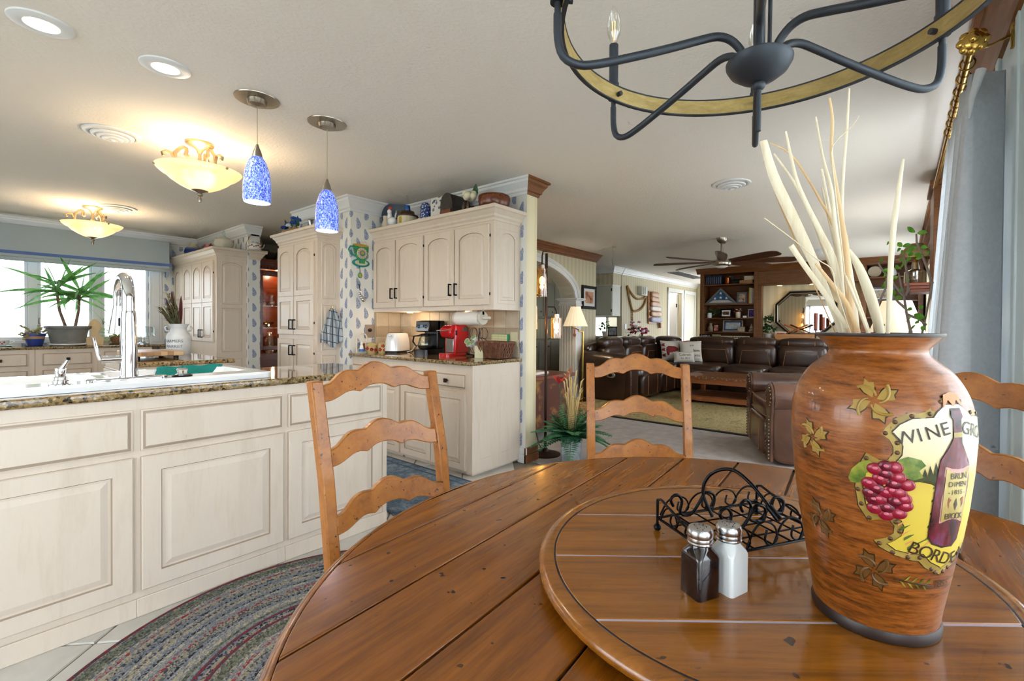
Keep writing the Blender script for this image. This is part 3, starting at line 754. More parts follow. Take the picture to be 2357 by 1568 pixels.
# ---- faucet
fx, fy, fz = .471, 2.545, .947
c = thing('faucet', 'tall chrome gooseneck faucet with pull-down spray on the sink ledge', 'faucet', (fx, fy, fz))
b = B(); rings(b, [(rrect(-.13, .13, -.032, .032, .03), 0), (rrect(-.13, .13, -.032, .032, .03), .004), (rrect(-.124, .124, -.027, .027, .027), .009)]); b.build('deck_plate', m_chrome, c, smooth=40)
b = B(); b.lathe([(.030, .009), (.030, .02), (.028, .14), (.0245, .27), (.0225, .285)], 24); b.build('body', m_chrome, c, smooth=40)
pts = [(0, 0, .285), (0, 0, .34)]+[(0, .085-.085*cos(a), .345+.085*sin(a)) for a in [pi*k/12 for k in range(1, 12)]]+[(0, .170, .345), (0, .176, .30)]
b = B(); b.tube(pts, [.0215]*2+[.0205]*12+[.019], 14); b.build('spout', m_chrome, c, smooth=60)
b = B(); b.tube([(0, .175, .31), (0, .178, .285), (0, .184, .24), (0, .190, .19)], [.020, .022, .028, .034], 18); s_ = b.build('spray_head', m_steel, c, smooth=50)
b = B(); b.box(-.006, .006, .15, .158, .22, .255); b.build('button', m_black, s_, bev=.003)
b = B(); b.cyl((-.02, 0, .085), (-.085, 0, .085), .016, n=16); b.tube([(-.085, 0, .085), (-.094, 0, .105), (-.108, -.01, .175)], [.016, .012, .009], 10, flat=.6); b.build('lever', m_chrome, c, smooth=50)
# soap pump, disposal button
c = thing('soap_pump', 'small chrome soap dispenser with angled spout on the sink ledge', 'soap dispenser', (.268, 2.50, .946))
b = B(); b.lathe([(.034, 0), (.034, .004), (.022, .006), (.022, .016), (.018, .018), (.018, .028), (.013, .032), (.017, .055), (.016, .06), (0, .06)], 20); b.build('collar', m_chrome, c, smooth=40)
b = B(); b.tube([(0, 0, .058), (.006, -.002, .066), (.018, -.006, .092)], [.008, .008, .006], 10); b.build('spout', m_chrome, c, smooth=50)
c = thing('disposal_button', 'round chrome disposal button with black gasket on the sink ledge', 'button', (.645, 2.515, .946))
b = B(); b.lathe([(.036, 0), (.038, .005), (.026, .009)], 22); b.build('gasket', m_black, c, smooth=40)
b = B(); b.lathe([(.026, .008), (.017, .012), (.019, .026), (.021, .03), (.017, .036), (0, .037)], 22); b.build('cap', m_chrome, c, smooth=40)
# teal dish cloth over the back of the basin
m_teal = mat('teal_waffle_cloth', (20, 140, 132), .9, bump=.8, bs=260)
b = B()
def cloth(u, v):
    x = .655+.285*u+.01*sin(v*7); s = (v-.35)*.24
    y = 2.99-(.014*sin(min(1, max(0, (v-.2)/.3))*pi)) if False else (3.0-max(0, s)*.2+.004*sin(u*19))
    if v < .35: return (x, 3.005+.012*(1-abs(v/.35*2-1)), .955-.05*(.35-v)/.35+.004*sin(u*13))
    return (x, 2.975-.01*(v-.35), .957-.16*(v-.35)/.65+.003*sin(u*17))
b.grid(cloth, 24, 14); tag(b.build('dish_cloth', m_teal, smooth=60, solid=.006), 'teal waffle dish cloth hanging over the sink edge', 'cloth')
# ---- butcher block, milk can
m_block = NT('butcher_block')
v_ = m_block.obj(); sp_ = m_block.n('SeparateXYZ', {0: v_}); fl_ = m_block.m('FLOOR', m_block.m('MULTIPLY', sp_.outputs[0], 26))
wn_ = m_block.n('TexWhiteNoise', {'W': fl_}, noise_dimensions='1D').outputs[0]
m_block = m_block.p(c=m_block.ramp(wn_, [(0, srgb((146, 104, 66))), (.5, srgb((196, 158, 112))), (1, srgb((214, 182, 140)))]), r=.4)
c = thing('butcher_block', 'striped end-grain butcher block on the small kitchen island', 'cutting board', (1.0, 4.7, .914))
b = B(); b.box(-.17, .14, -.30, .18, .018, .052); b.build('board', m_block, c, bev=.006)
for sx in (-.13, .10):
    for sy in (-.26, .14): b = B(); b.lathe([(.016, 0), (.018, .01), (.014, .018)], 10, (sx, sy, 0)); b.build('foot', m_black, c, smooth=40)
m_enam = mat('white_enamel_tin', (222, 224, 224), .5, c2=(200, 202, 204), ns=9)
c = thing('milk_can', 'white tin milk can lettered FARMERS MARKET holding dried stems', 'vase', (1.24, 4.93, .914))
b = B(); b.lathe([(.082, 0), (.086, .008), (.086, .15), (.083, .165), (.058, .205), (.055, .225), (.074, .262), (.070, .262), (.05, .225)], 28); b.build('body', m_enam, c, smooth=40)
for s in (-1, 1): b = B(); b.tube([(s*.06, 0, .20), (s*.088, 0, .205), (s*.095, 0, .23), (s*.084, 0, .24)], .007, 8); b.build('handle', m_enam, c, smooth=40)
m_ink = mat('faded_ink', (112, 116, 122), .8)
for s, z, sz in (('FARMERS', .115, .034), ('MARKET', .07, .034), ('FRESH & NATURAL', .03, .014)):
    vs, fs = txt(s, sz); b = B()
    b.add([((.0872+p.z)*cos(-2.25+p.x/.0872), (.0872+p.z)*sin(-2.25+p.x/.0872), z+p.y) for p in vs], fs); b.build('lettering', m_ink, c)
m_dry = mat('dried_green_stem', (86, 92, 62), .8, c2=(118, 120, 84), ns=20); m_dryr = mat('dried_red_plume', (96, 40, 44), .85)
c = thing('dried_bouquet', 'dried eucalyptus stems with dark red plumes in the milk can', 'dried flowers', (1.24, 4.93, 1.12))
for k in range(16):
    a = -2.2+R.uniform(-1.2, 1.2)+(pi*.8 if k % 4 == 0 else 0); l = R.uniform(.12, .26); e = R.uniform(.5, 1.3)
    p0 = (.02*cos(a), .02*sin(a), 0); p1 = (.02*cos(a)-l*.75*abs(cos(e)), .03*sin(a)+l*.5*cos(e)*sin(a), .06+l*sin(e))
    b = B(); b.tube([p0, ((p0[0]+p1[0])/2, (p0[1]+p1[1])/2, p1[2]*.6), p1], .003, 5)
    for q in range(7):
        f = .35+.65*q/6; pp = [p0[i]+(p1[i]-p0[i])*f for i in range(3)]
        b.leaf(pp, (pp[0]+R.uniform(-.06, .01), pp[1]+R.uniform(-.03, .03), pp[2]+R.uniform(-.005, .05)), .014)
    b.build('stem', m_dry, c)
for k in range(5):
    x = -.10+k*.035; b = B(); b.leaf((x*.3, 0, .02), (x*1.0-.02, .01, .20+.035*((k*2) % 5)), .028, (0, 1, 0), n=7); b.leaf((x*.3, 0, .02), (x-.02, .01, .20+.035*((k*2) % 5)), .02, (1, 0, 0), n=7); b.build('plume', m_dryr, c)
# ---- things on the window worktop
WZ = .902
m_grey = mat('grey_stoneware', (120, 120, 116), .6, c2=(142, 142, 138), ns=6)
c = thing('potted_palm', 'two-stemmed dracaena with long arching leaves in a grey pot', 'plant', (.93, 8.06, WZ))
b = B(); b.lathe([(.14, .025), (.15, .03), (.185, .20), (.205, .205), (.21, .235), (.195, .24), (.18, .215), (0, .215)], 28); b.build('pot', m_grey, c, smooth=35)
b = B(); b.lathe([(.15, 0), (.17, .012), (.17, .025), (.14, .02)], 24); b.build('saucer', m_ceramic, c, smooth=35)
m_soil = mat('white_pebbles', (210, 206, 198), .8, bump=1, bs=60)
b = B(); b.lathe([(.185, .222), (0, .235)], 20); b.build('soil', m_soil, c)
m_bark = mat('palm_stem', (128, 104, 88), .8, bump=1, bs=80)
for (sx, hx, hz) in ((-.02, -.09, .72), (.06, .10, .66)):
    b = B(); b.tube([(sx, 0, .22), (sx+(hx-sx)*.75, 0, .42), (hx, 0, .6), (hx, 0, hz)], [.016, .014, .014, .016], 8)
    b.build('stem', m_bark, c, smooth=60)
m_palm = leafy('dracaena_leaf', (72, 128, 70), (120, 176, 96), 18)
for k in range(46):
    hx, hz = ((-.09, .74), (.10, .68))[k % 2]; a = k*2.399; el = R.uniform(-.35, 1.25); L = R.uniform(.30, .56); dr = .45 if el < 0 else .1+.4*(1-el)
    p0 = Vector((hx, 0, hz-.05+.06*sin(k))); pts = []
    for q in range(6):
        t = q/5; pts.append(p0+Vector((cos(a)*cos(el), sin(a)*cos(el)*.55, sin(el)))*L*t-Vector((0, 0, abs(dr)*.32*L*t*t*2)))
    b = B(); wv = [.009, .019, .024, .022, .014, .002]; vs = []; fs = []
    sd = (pts[1]-pts[0]).cross(Vector((0, 0, 1)));
    if sd.length < 1e-4: sd = Vector((1, 0, 0))
    sd.normalize(); sd = (sd*.7+sd.cross(pts[1]-pts[0]).normalized()*(.7 if k % 3 else -.7)).normalized()
    for p_, q_ in zip(pts, wv): vs += [p_-sd*q_, p_-Vector((0, 0, .004)), p_+sd*q_]
    for i in range(5): fs += [(3*i, 3*i+1, 3*i+4, 3*i+3), (3*i+1, 3*i+2, 3*i+5, 3*i+4)]
    b.add(vs, fs); b.build('leaf', m_palm, c, smooth=60)
m_bluepot = mat('painted_blue_pot', (44, 70, 150), .3); m_sand = mat('painted_sand_band', (196, 150, 104), .4)
c = thing('succulent_pot', 'small blue and tan painted pot with trailing succulent by the window', 'plant', (.655, 8.08, WZ))
b = B(); b.lathe([(.062, .004), (.066, .012), (.082, .085)], 20); b.mi = 1; b.lathe([(.082, .085), (.086, .115)], 20); b.mi = 0; b.lathe([(.092, .115), (.094, .15), (.085, .15), (.08, .12)], 20); b.build('pot', [m_bluepot, m_sand], c, smooth=40)
b = B(); b.lathe([(.08, 0), (.08, .006)], 20); b.build('saucer', m_black, c)
m_succ = mat('succulent', (122, 150, 84), .6, c2=(176, 140, 100), ns=12)
for k in range(16):
    a = k*2.4; L = R.uniform(.1, .22); el = R.uniform(-.5, .7); e = Vector((cos(a)*cos(el), sin(a)*cos(el)*.6, sin(el)))*L+Vector((0, 0, .16))
    b = B(); b.tube([(0, 0, .14), (e.x*.5, e.y*.5, .19), (e.x, e.y, max(.02, e.z-.02))], .003, 5)
    for q in range(5): b.sq((e.x*(.5+.12*q), e.y*(.5+.12*q), max(.02, .18+(e.z-.2)*(.3+.17*q))+R.uniform(-.01, .01)), (.03, .03, .02), n=6, m=4)
    b.build('sprig', m_succ, c)
c = thing('floral_teacup', 'white floral teacup on its saucer, by the window edge', 'cup', (.40, 8.05, WZ))
b = B(); b.lathe([(.07, 0), (.085, .008), (.085, .012), (.03, .008)], 20); b.build('saucer', mat('mint_glaze', (150, 190, 170), .2), c, smooth=40)
b = B(); b.lathe([(.03, .010), (.05, .03), (.062, .075), (.058, .075), (.04, .03)], 20); u_ = b.build('cup', m_ceramic, c, smooth=40)
b = B(); b.tube([(.058, 0, .065), (.085, 0, .07), (.09, 0, .05), (.07, 0, .035), (.05, 0, .03)], .005, 6); b.build('handle', m_ceramic, c, smooth=40)
b = B(); m_redp = mat('red_painted_rose', (196, 70, 60), .4)
for a in (-1.6, -1.9, -1.3, -2.2): b.sq((.055*cos(a), .055*sin(a), .045+.01*sin(a*9)), (.018, .018, .018), n=8, m=5)
b.build('painted_flowers', m_redp, c, kind='stuff')
m_board = wood('pale_beech', (206, 178, 132), (222, 198, 156), st=(8, 8, 1), r=.5)
c = thing('serving_board', 'wooden serving board with a round top leaning at the window', 'cutting board', (1.16, 7.98, WZ))
b = B(); ol = [(-.075, 0), (.075, 0), (.085, .09), (.05, .11), (.03, .12), (.035, .16), (.055, .2), (.06, .25), (.04, .3), (.015, .325), (-.015, .325), (-.04, .3), (-.06, .25), (-.055, .2), (-.035, .16), (-.03, .12), (-.05, .11), (-.085, .09)]
b.prism([(x, .0+z*.12, z) for x, z in ol], (0, .018, 0)); b.build('board', m_board, c, bev=.004)
c = thing('spider_plant', 'green aloe-like plant in a brown ribbed pot behind the faucet', 'plant', (1.41, 8.2, WZ))
b = B(); b.lathe([(.055, .01), (.06, .015), (.085, .09), (.09, .11), (.078, .11), (0, .095)], 18); b.build('pot', mat('brown_ribbed_pot', (150, 110, 78), .5, c2=(110, 76, 52), ns=30, st=(1, 1, .1)), c, smooth=40)
b = B(); b.lathe([(.08, 0), (.09, .01), (.05, .008)], 18); b.build('saucer', mat('bronze_saucer', (120, 90, 64), .5), c, smooth=40)
m_aloe = leafy('aloe_leaf', (110, 176, 60), (168, 206, 90), 12)
for k in range(15):
    a = k*2.4; el = R.uniform(-.1, 1.1); L = R.uniform(.25, .5); dv = Vector((cos(a)*cos(el), sin(a)*cos(el)*.5, sin(el)))
    pts = [Vector((0, 0, .1))+dv*L*t-Vector((0, 0, .35*L*t*t*(1.3-el))) for t in (0, .25, .5, .75, 1)]
    b = B(); b.tube(pts, [.012, .014, .012, .008, .001], 6, flat=.35); b.build('leaf', m_aloe, c, smooth=60)
c = thing('cake_stand', 'clear glass cake stand with domed lid and knob', 'cake stand', (1.62, 7.98, WZ))
b = B(); b.lathe([(.07, 0), (.07, .006), (.02, .03), (.02, .09), (.13, .105), (.13, .112), (.0, .112)], 24); b.build('stand', clear('milky_glass', (238, 244, 246), .35), c, smooth=40)
b = B(); b.lathe([(.12, .114), (.12, .20), (.11, .225), (.05, .24), (.012, .245), (.012, .26), (.022, .275), (.015, .29), (0, .292)], 24, cap=False); b.build('dome', clear('dome_glass', (236, 244, 246), .25), c, smooth=40)
# ---- on top of the tall cabinet
TZ = 2.128
m_blueg = NT('blue_drip_glaze'); zz = m_blueg.n('SeparateXYZ', {0: m_blueg.obj()}).outputs[2]
m_blueg = m_blueg.p(c=m_blueg.ramp(m_blueg.m('DIVIDE', zz, .22), [(.5, srgb((40, 62, 128))), (.62, srgb((110, 120, 150))), (.72, srgb((206, 200, 170)))]), r=.2)
def pot(name, label, cat, loc, prof, mt, n=24, **kw):
    b = B(); b.lathe(prof, n); o = b.build(name, mt, smooth=40, loc=loc); return tag(o, label, cat)
pot('blue_vase', 'round blue glazed vase with cream neck atop the tall cabinet', 'vase', (2.22, 8.12, TZ), [(.06, 0), (.10, .03), (.115, .09), (.10, .14), (.05, .18), (.045, .21), (.038, .21), (.03, .18)], m_blueg)
c = thing('red_pitcher', 'small cream pitcher with red rim atop the tall cabinet', 'pitcher', (2.22, 7.5, TZ))
m_cream2 = mat('cream_glaze', (214, 200, 176), .3); m_redg = mat('red_glaze', (150, 60, 50), .3)
b = B(); b.lathe([(.06, 0), (.075, .03), (.05, .09)], 20); b.mi = 1; b.lathe([(.05, .09), (.055, .13), (.045, .13), (.04, .09)], 20); b.build('body', [m_cream2, m_redg], c, smooth=40)
b = B(); b.tube([(0, -.045, .12), (0, -.09, .14), (0, -.10, .10), (0, -.065, .05)], .008, 7); b.build('handle', m_redg, c, smooth=40)
pot('tall_urn', 'tall tan green-streaked urn between pitcher and white decanter', 'vase', (2.28, 7.2, TZ), [(.055, 0), (.075, .05), (.05, .12), (.045, .15), (.065, .19), (.055, .19)], mat('olive_glaze', (160, 130, 84), .35, c2=(110, 110, 60), ns=9))
c = thing('white_decanter', 'round translucent white decanter with pointed stopper atop the tall cabinet', 'decanter', (2.2, 6.88, TZ))
m_milk = mat('pearl_glass', (206, 204, 186), .25)
b = B(); b.lathe([(.04, 0), (.085, .02), (.11, .075), (.095, .125), (.04, .16), (.022, .17), (.022, .18)], 24); b.build('body', m_milk, c, smooth=40)
b = B(); b.lathe([(.014, .18), (.012, .19), (.02, .205), (.014, .225), (.004, .25), (0, .252)], 14); b.build('stopper', m_clear, c, smooth=40)
c = thing('enamel_teapot', 'white enamel teapot with painted flowers and arched wooden handle', 'teapot', (2.46, 6.60, 2.136))
b = B(); b.lathe([(.06, 0), (.082, .02), (.084, .05), (.065, .08), (.045, .088)], 24); b.build('body', m_ceramic, c, smooth=40)
b = B(); b.lathe([(.047, .088), (.03, .10), (.01, .104), (.012, .115), (0, .12)], 16); b.build('lid', m_ceramic, c, smooth=40)
b = B(); b.tube([(.07, 0, .03), (.10, 0, .05), (.115, 0, .085)], [.014, .010, .007], 8); b.build('spout', m_ceramic, c, smooth=40)
b = B(); b.tube([(-.07, 0, .06), (-.085, 0, .11), (-.05, 0, .19), (.05, 0, .19), (.085, 0, .11), (.07, 0, .06)], .004, 6); h_ = b.build('handle', m_brass, c, smooth=40)
b = B(); b.cyl((-.045, 0, .19), (.045, 0, .19), .010, n=10); b.build('grip', m_black, h_, smooth=40)
b = B()
for k in range(9): b.sq((.083*cos(-2.9+k*.28), .083*sin(-2.9+k*.28), .035+.008*(k % 3)), (.024, .012, .02), n=7, m=5); b.mi = (k+1) % 3
b.build('painted_flowers', [mat('orange_petal', (206, 110, 50), .5), mat('petal_green', (70, 110, 60), .5), mat('petal_wine', (140, 50, 60), .5)], c, kind='stuff')
pot('crystal_bowl', 'cut crystal bowl tilted atop the china hutch', 'bowl', (2.98, 7.42, 2.125), [(.05, 0), (.06, .01), (.12, .11), (.14, .14), (.13, .14), (.05, .02)], clear('crystal', (225, 236, 232), .4), 14)
# crystal in the hutch
m_crys = clear('crystal_ware', (250, 240, 220), .45)
for lab, cat, loc, pr_ in (('cut crystal decanter on the upper glass shelf of the hutch', 'decanter', (3.02, 7.48, 1.449), [(.05, 0), (.06, .02), (.055, .07), (.02, .09), (.02, .12), (.035, .14), (.02, .17), (0, .175)]),
                           ('low crystal candy dish on the upper glass shelf of the hutch', 'dish', (2.89, 7.45, 1.449), [(.05, 0), (.055, .03), (.045, .06), (.01, .09), (.02, .11), (0, .12)]),
                           ('covered silver and glass jar at the bottom of the hutch', 'jar', (2.98, 7.45, .752), [(.08, 0), (.1, .02), (.1, .2), (.08, .24), (.02, .26), (.03, .3), (0, .31)]),
                           ('crystal gravy boat on the lower glass shelf of the hutch', 'dish', (2.95, 7.46, 1.129), [(.04, 0), (.03, .01), (.08, .05), (.09, .08), (.08, .08), (.03, .02)])):
    pot('crystal_piece', lab, cat, loc, pr_, m_crys, 12)
# ---- on top of the pantry
m_bluef = mat('blue_silk_petal', (30, 70, 160), .8); m_whf = mat('white_silk_petal', (214, 220, 230), .8)
c = thing('flower_basket', 'wicker basket of blue silk roses atop the pantry', 'flower arrangement', (2.30, 5.13, 2.145))
m_wick = mat('wicker', (156, 110, 62), .8, c2=(190, 144, 90), ns=60, bump=.8, bs=120)
b = B(); b.box(-.07, .05, -.16, .16, 0, .045); b.build('basket', m_wick, c, bev=.01)
def rose(par, p, r, mt):
    b = B()
    for k in range(9):
        a = k*2.4; e = .3+.09*k; d_ = Vector((cos(a)*cos(e), sin(a)*cos(e), sin(e)))
        b.sq(Vector(p)+d_*r*.55, (r*1.0, r*1.0, r*.8), n=7, m=5)
    return b.build('bloom', mt, par, smooth=60)
for k, (y, z) in enumerate(((.15, .07), (.10, .10), (.03, .08), (-.03, .11), (-.10, .09), (-.14, .12), (-.08, .14))): rose(c, (-.05+.02*(k % 2), y, z), .034, m_bluef if k != 2 else m_whf)
for k in range(9): b = B(); b.leaf((-.03, -.15+k*.035, .06), (-.07+.03*(k % 3), -.2+k*.05, .17 if k % 2 else .12), .03); b.build('leaf', m_leafd, c)
pot('tin_pan', 'plain round tin pan atop the pantry behind the pendant', 'pan', (2.33, 4.68, 2.145), [(.08, 0), (.085, .004), (.095, .075), (.1, .08), (.09, .075), (.08, .01)], m_steel)
# ---- on top of the coffee-station cabinets
UZ = 2.155
c = thing('blue_platter', 'large dark grey-blue round platter leaning in the corner atop the cabinets', 'platter', (2.93, 4.17, UZ))
m_plat = mat('slate_glaze', (72, 84, 100), .3)
b = B(Matrix.Translation((-.04, -.02, .152)) @ Matrix.Rotation(.9, 4, 'Z') @ Matrix.Rotation(-1.40, 4, 'Y')); b.lathe([(0, -.01), (.075, -.01), (.09, .0), (.152, .012), (.154, .018), (.09, .008), (.075, -.002), (0, -.002)], 32); b.build('plate', m_plat, c, smooth=40)
c = thing('rooster_figurine', 'white ceramic rooster with red comb atop the cabinets', 'figurine', (2.74, 4.02, UZ)); c.scale = (1.3, 1.3, 1.3)
b = B(); b.sq((0, 0, .045), (.07, .09, .07), n=14, m=8); b.sq((0, .03, .085), (.04, .04, .08), n=10, m=7); b.sq((0, .035, .125), (.035, .04, .04), n=10, m=6); b.lathe([(.03, 0), (.034, .01), (.02, .02)], 12); b.build('body', m_ceramic, c, smooth=60)
for k in range(4): b = B(); b.tube([(0, -.035, .06), (0, -.06, .09+.01*k), (0, -.075+.012*k, .075+.018*k)], [.008, .009, .003], 6); b.build('tail_feather', mat('black_white_feather', (70, 70, 74), .6, c2=(220, 220, 220), ns=50), c, smooth=60)
b = B(); b.sq((0, .03, .15), (.012, .045, .03), n=8, m=5); b.sq((0, .055, .12), (.01, .015, .025), n=8, m=5); b.build('comb', mat('red_comb', (200, 40, 36), .5), c, smooth=60)
pot('cream_jug', 'small cream jug beside the rooster atop the cabinets', 'jug', (2.76, 4.15, UZ), [(.035, 0), (.048, .04), (.03, .09), (.036, .13), (.028, .13)], m_cream2)
c = thing('lidded_canister', 'brown and cream lettered canister atop the cabinets', 'canister', (2.79, 3.84, UZ)); c.scale = (1.2, 1.2, 1.2)
m_labc = mat('cream_label', (216, 206, 174), .5); m_brown = mat('brown_stoneware', (72, 46, 26), .3); m_ylw = mat('ochre_label', (190, 160, 50), .5)
b = B(); b.lathe([(.075, 0), (.078, .005), (.078, .07)], 24); b.build('body', m_labc, c, smooth=40)
b = B(); b.lathe([(.084, .07), (.088, .08), (.06, .095), (.055, .115), (.05, .115)], 24); b.build('lid', m_brown, c, smooth=40)
for a in (-2.4, -3.0, -3.6): b = B(); b.grid(lambda u, v: (.079*cos(a-.17+.34*u), .079*sin(a-.17+.34*u), .012+.05*v), 4, 1); b.build('label', m_ylw if a == -3.0 else m_labc, c, solid=.001)
pot('blue_cup', 'small bright blue cup standing on the lidded canister', 'cup', (2.79, 3.84, UZ+.139), [(.02, 0), (.026, .012), (.028, .04), (.024, .06), (.02, .06), (.02, .01)], mat('cobalt_glaze', (20, 84, 160), .25))
def floral(name, c1, c2, sc, t=.3):
    k = NT(name); vo = k.n('TexVoronoi', {'Vector': k.obj(), 'Scale': sc}); f = k.m('LESS_THAN', vo.outputs['Distance'], t)
    n1 = k.noise(k.obj(), sc*6, 2); f = k.m('MULTIPLY', f, k.m('GREATER_THAN', n1, .42)); return k.p(c=k.mix(f, srgb(c1), srgb(c2)), r=.6)
b = B(); rings(b, [(rrect(-.045, .045, -.05, .05, .04), 0), (rrect(-.045, .045, -.05, .05, .04), .15), (rrect(-.03, .03, -.035, .035, .028), .19)])
tag(b.build('blue_canister', floral('blue_white_print', (40, 66, 130), (226, 230, 236), 60, .42), smooth=40, loc=(2.82, 3.60, UZ)), 'dark blue floral print canister atop the cabinets', 'canister')
b = B(); b.box(-.05, .05, -.09, .09, 0, .23); tag(b.build('print_box', floral('navy_block_print', (232, 230, 222), (52, 66, 108), 26, .40), bev=.03, seg=4, loc=(2.86, 3.44, UZ)), 'cream box printed with navy flowers atop the cabinets', 'box')
c = thing('tin_mailbox', 'black tin mailbox with rounded top and copper door atop the cabinets', 'mailbox', (2.85, 3.22, UZ)); m_tole = mat('black_tole', (38, 38, 42), .45, c2=(70, 60, 52), ns=14)
ol = [(-.08, 0), (.08, 0), (.08, .11)]+[(.08*cos(a), .11+.1*sin(a)) for a in [pi*k/10 for k in range(1, 10)]]+[(-.08, .11)]
b = B(); b.prism([(-.10, y, z) for y, z in ol], (.2, 0, 0)); b.build('body', m_tole, c)
b = B(); b.prism([(-.102, -.06, .0), (-.102, .06, 0), (-.102, .07, .06), (-.102, -.07, .06)], (-.008, 0, 0)); b.build('front_door', mat('copper_panel', (140, 86, 58), .4, .5), c)
c = thing('magnolia', 'white magnolia bloom with leaf and dark seed pods atop the cabinets', 'flower', (2.80, 2.93, UZ)); c.scale = (1.2, 1.2, 1.2)
for k in range(7):
    a = k*2.4; b = B(); b.sq((-.03+.03*cos(a), .03*sin(a), .11+.02*(k % 2)), (.05, .05, .05), n=10, m=6); b.build('petal', mat('cream_petal', (232, 226, 196), .6), c, smooth=60)
b = B(); b.leaf((0, -.01, .1), (-.01, -.04, .2), .06, (1, 0, 0)); b.leaf((0, .02, .05), (-.03, .12, .03), .04); b.build('leaf', m_leafd, c)
for y in (-.015, .03): b = B(); b.sq((-.06, y, .035), (.03, .03, .07), n=10, m=7); b.build('seed_pod', m_brown, c, smooth=60)
c = thing('drum_bowl', 'reddish brown leather-laced wooden bowl atop the cabinets', 'bowl', (2.86, 2.735, UZ))
b = B(); b.lathe([(.10, 0), (.125, .03), (.135, .08), (.128, .115), (.118, .115), (.12, .05), (0, .02)], 32); b.build('body', mat('oxblood_leather', (112, 54, 24), .3, coat=.3), c, smooth=40)
b = B(); b.lathe([(.130, .108), (.134, .112), (.130, .122), (.120, .12), (.118, .108)], 32); b.build('rim', m_terra, c, smooth=40)
for k in range(18): a = k*pi/9; b = B(); b.tube([(.131*cos(a), .131*sin(a), .11), (.138*cos(a), .138*sin(a), .088)], .0025, 5); b.build('lacing', m_piping, c)
# ================================================================ coffee station things
CZ = .90
# toaster
c = thing('toaster', 'white two-slice toaster on the coffee worktop', 'toaster', (2.83, 4.05, CZ), .45)
b = B(); rings(b, [(rrect(-.14, .14, -.08, .08, .04), .02), (rrect(-.135, .135, -.076, .076, .045), .12), (rrect(-.122, .122, -.066, .066, .045), .19), (rrect(-.105, .105, -.05, .05, .04), .198)]); b.build('body', m_ceramic, c, smooth=50)
b = B(); rings(b, [(rrect(-.138, .138, -.078, .078, .04), 0), (rrect(-.138, .138, -.078, .078, .04), .021)]); b.build('base', m_black, c)
for y in (-.026, .02): b = B(); b.box(-.09, .09, y, y+.018, .196, .202); b.build('slot', m_bronze, c)
b = B(); b.box(-.162, -.136, -.014, .014, .165, .178); b.build('lever', m_steel, c, bev=.003)
b = B(); b.tube([(.03, -.09, .006), (.0, -.16, .02), (-.03, -.2, .07), (.05, -.23, .04), (.12, -.22, .005), (.2, -.16, .004)], .004, 6); b.build('cord', m_ceramic, c, smooth=60)
# black coffee maker
m_bplast = mat('black_plastic', (20, 20, 22), .25)
c = thing('coffee_maker', 'black drip coffee maker with steel control panel and glass carafe', 'coffee maker', (2.90, 3.62, CZ), 0)
b = B(); rings(b, [(rrect(-.13, .10, -.10, .10, .03), 0), (rrect(-.13, .10, -.10, .10, .03), .045), (rrect(-.12, .095, -.095, .095, .03), .05)]); b.build('base', m_bplast, c, smooth=50)
b = B(); b.box(.005, .10, -.10, .10, .05, .325); b.box(-.10, .05, -.10, .10, .215, .325); b.build('tower', m_bplast, c, bev=.012, seg=3)
b = B(); b.add([(-.105, -.095, .225), (-.105, .095, .225), (-.09, .095, .322), (-.09, -.095, .322), (-.09, -.095, .225), (-.09, .095, .225)], [(0, 3, 2, 1), (0, 1, 5, 4), (0, 4, 3), (1, 2, 5)]); p_ = b.build('control_panel', m_steel, c)
b = B(); b.box(-.106, -.098, -.02, .02, .262, .282); b.build('display', mat('lcd_blue', (96, 130, 170), .2), p_)
for y in (-.06, .05):
    for z in (.25, .275): b = B(); b.box(-.107, -.098, y-.008, y+.008, z, z+.008); b.build('button', m_black, p_)
b = B(); b.lathe([(.062, .052), (.074, .07), (.076, .10), (.062, .155), (.05, .175), (.056, .185)], 24, (-.055, 0, 0), cap=False); k_ = b.build('carafe', m_clear, c, smooth=50)
b = B(); b.lathe([(.058, .176), (.06, .19), (.03, .2), (0, .2)], 24, (-.055, 0, 0)); b.build('lid', m_bplast, k_, smooth=50)
b = B(); b.tube([(-.10, .035, .18), (-.135, .075, .175), (-.14, .085, .12), (-.115, .065, .075)], [.012, .012, .011, .009], 8, flat=.7); b.build('handle', m_bplast, k_, smooth=50)
b = B(); b.lathe([(.06, .054), (.073, .07), (.0745, .085), (0, .085)], 24, (-.055, 0, 0)); b.build('coffee', mat('dark_coffee', (30, 18, 12), .1), k_, smooth=50)
b = B(); b.tube([(.02, .10, .03), (-.0, .17, .10), (-.05, .22, .01), (-.02, .30, .005)], .004, 6); b.build('cord', m_bplast, c, smooth=60)
# red pod coffee maker
m_redc = mat('glossy_red_plastic', (190, 12, 26), .15, coat=.6)
c = thing('pod_coffee_maker', 'glossy red single-serve coffee maker with chrome trim', 'coffee maker', (2.86, 3.24, CZ), .12)
b = B(); rings(b, [(rrect(-.14, .13, -.065, .065, .03), 0), (rrect(-.14, .13, -.065, .065, .03), .022), (rrect(-.135, .13, -.06, .06, .03), .028)]); b.build('base', m_redc, c, smooth=50)
b = B(); b.prism([(-.045, -.067, .02), (.14, -.067, .02), (.14, -.067, .26), (.115, -.067, .285), (-.045, -.067, .285)], (0, .134, 0)); b.build('body', m_redc, c, bev=.015, seg=3)
b = B(); b.prism([(-.04, -.06, .165), (-.04, -.06, .28), (-.075, -.06, .28), (-.125, -.06, .245), (-.115, -.06, .19), (-.09, -.06, .165)], (0, .12, 0)); b.build('brew_head', m_redc, c, bev=.016, seg=3)
b = B(); b.tube([(-.10, -.062, .238), (-.155, -.05, .232), (-.165, 0, .23), (-.155, .05, .232), (-.10, .062, .238)], .010, 8, flat=.5); b.build('handle', m_chrome, c, smooth=50)
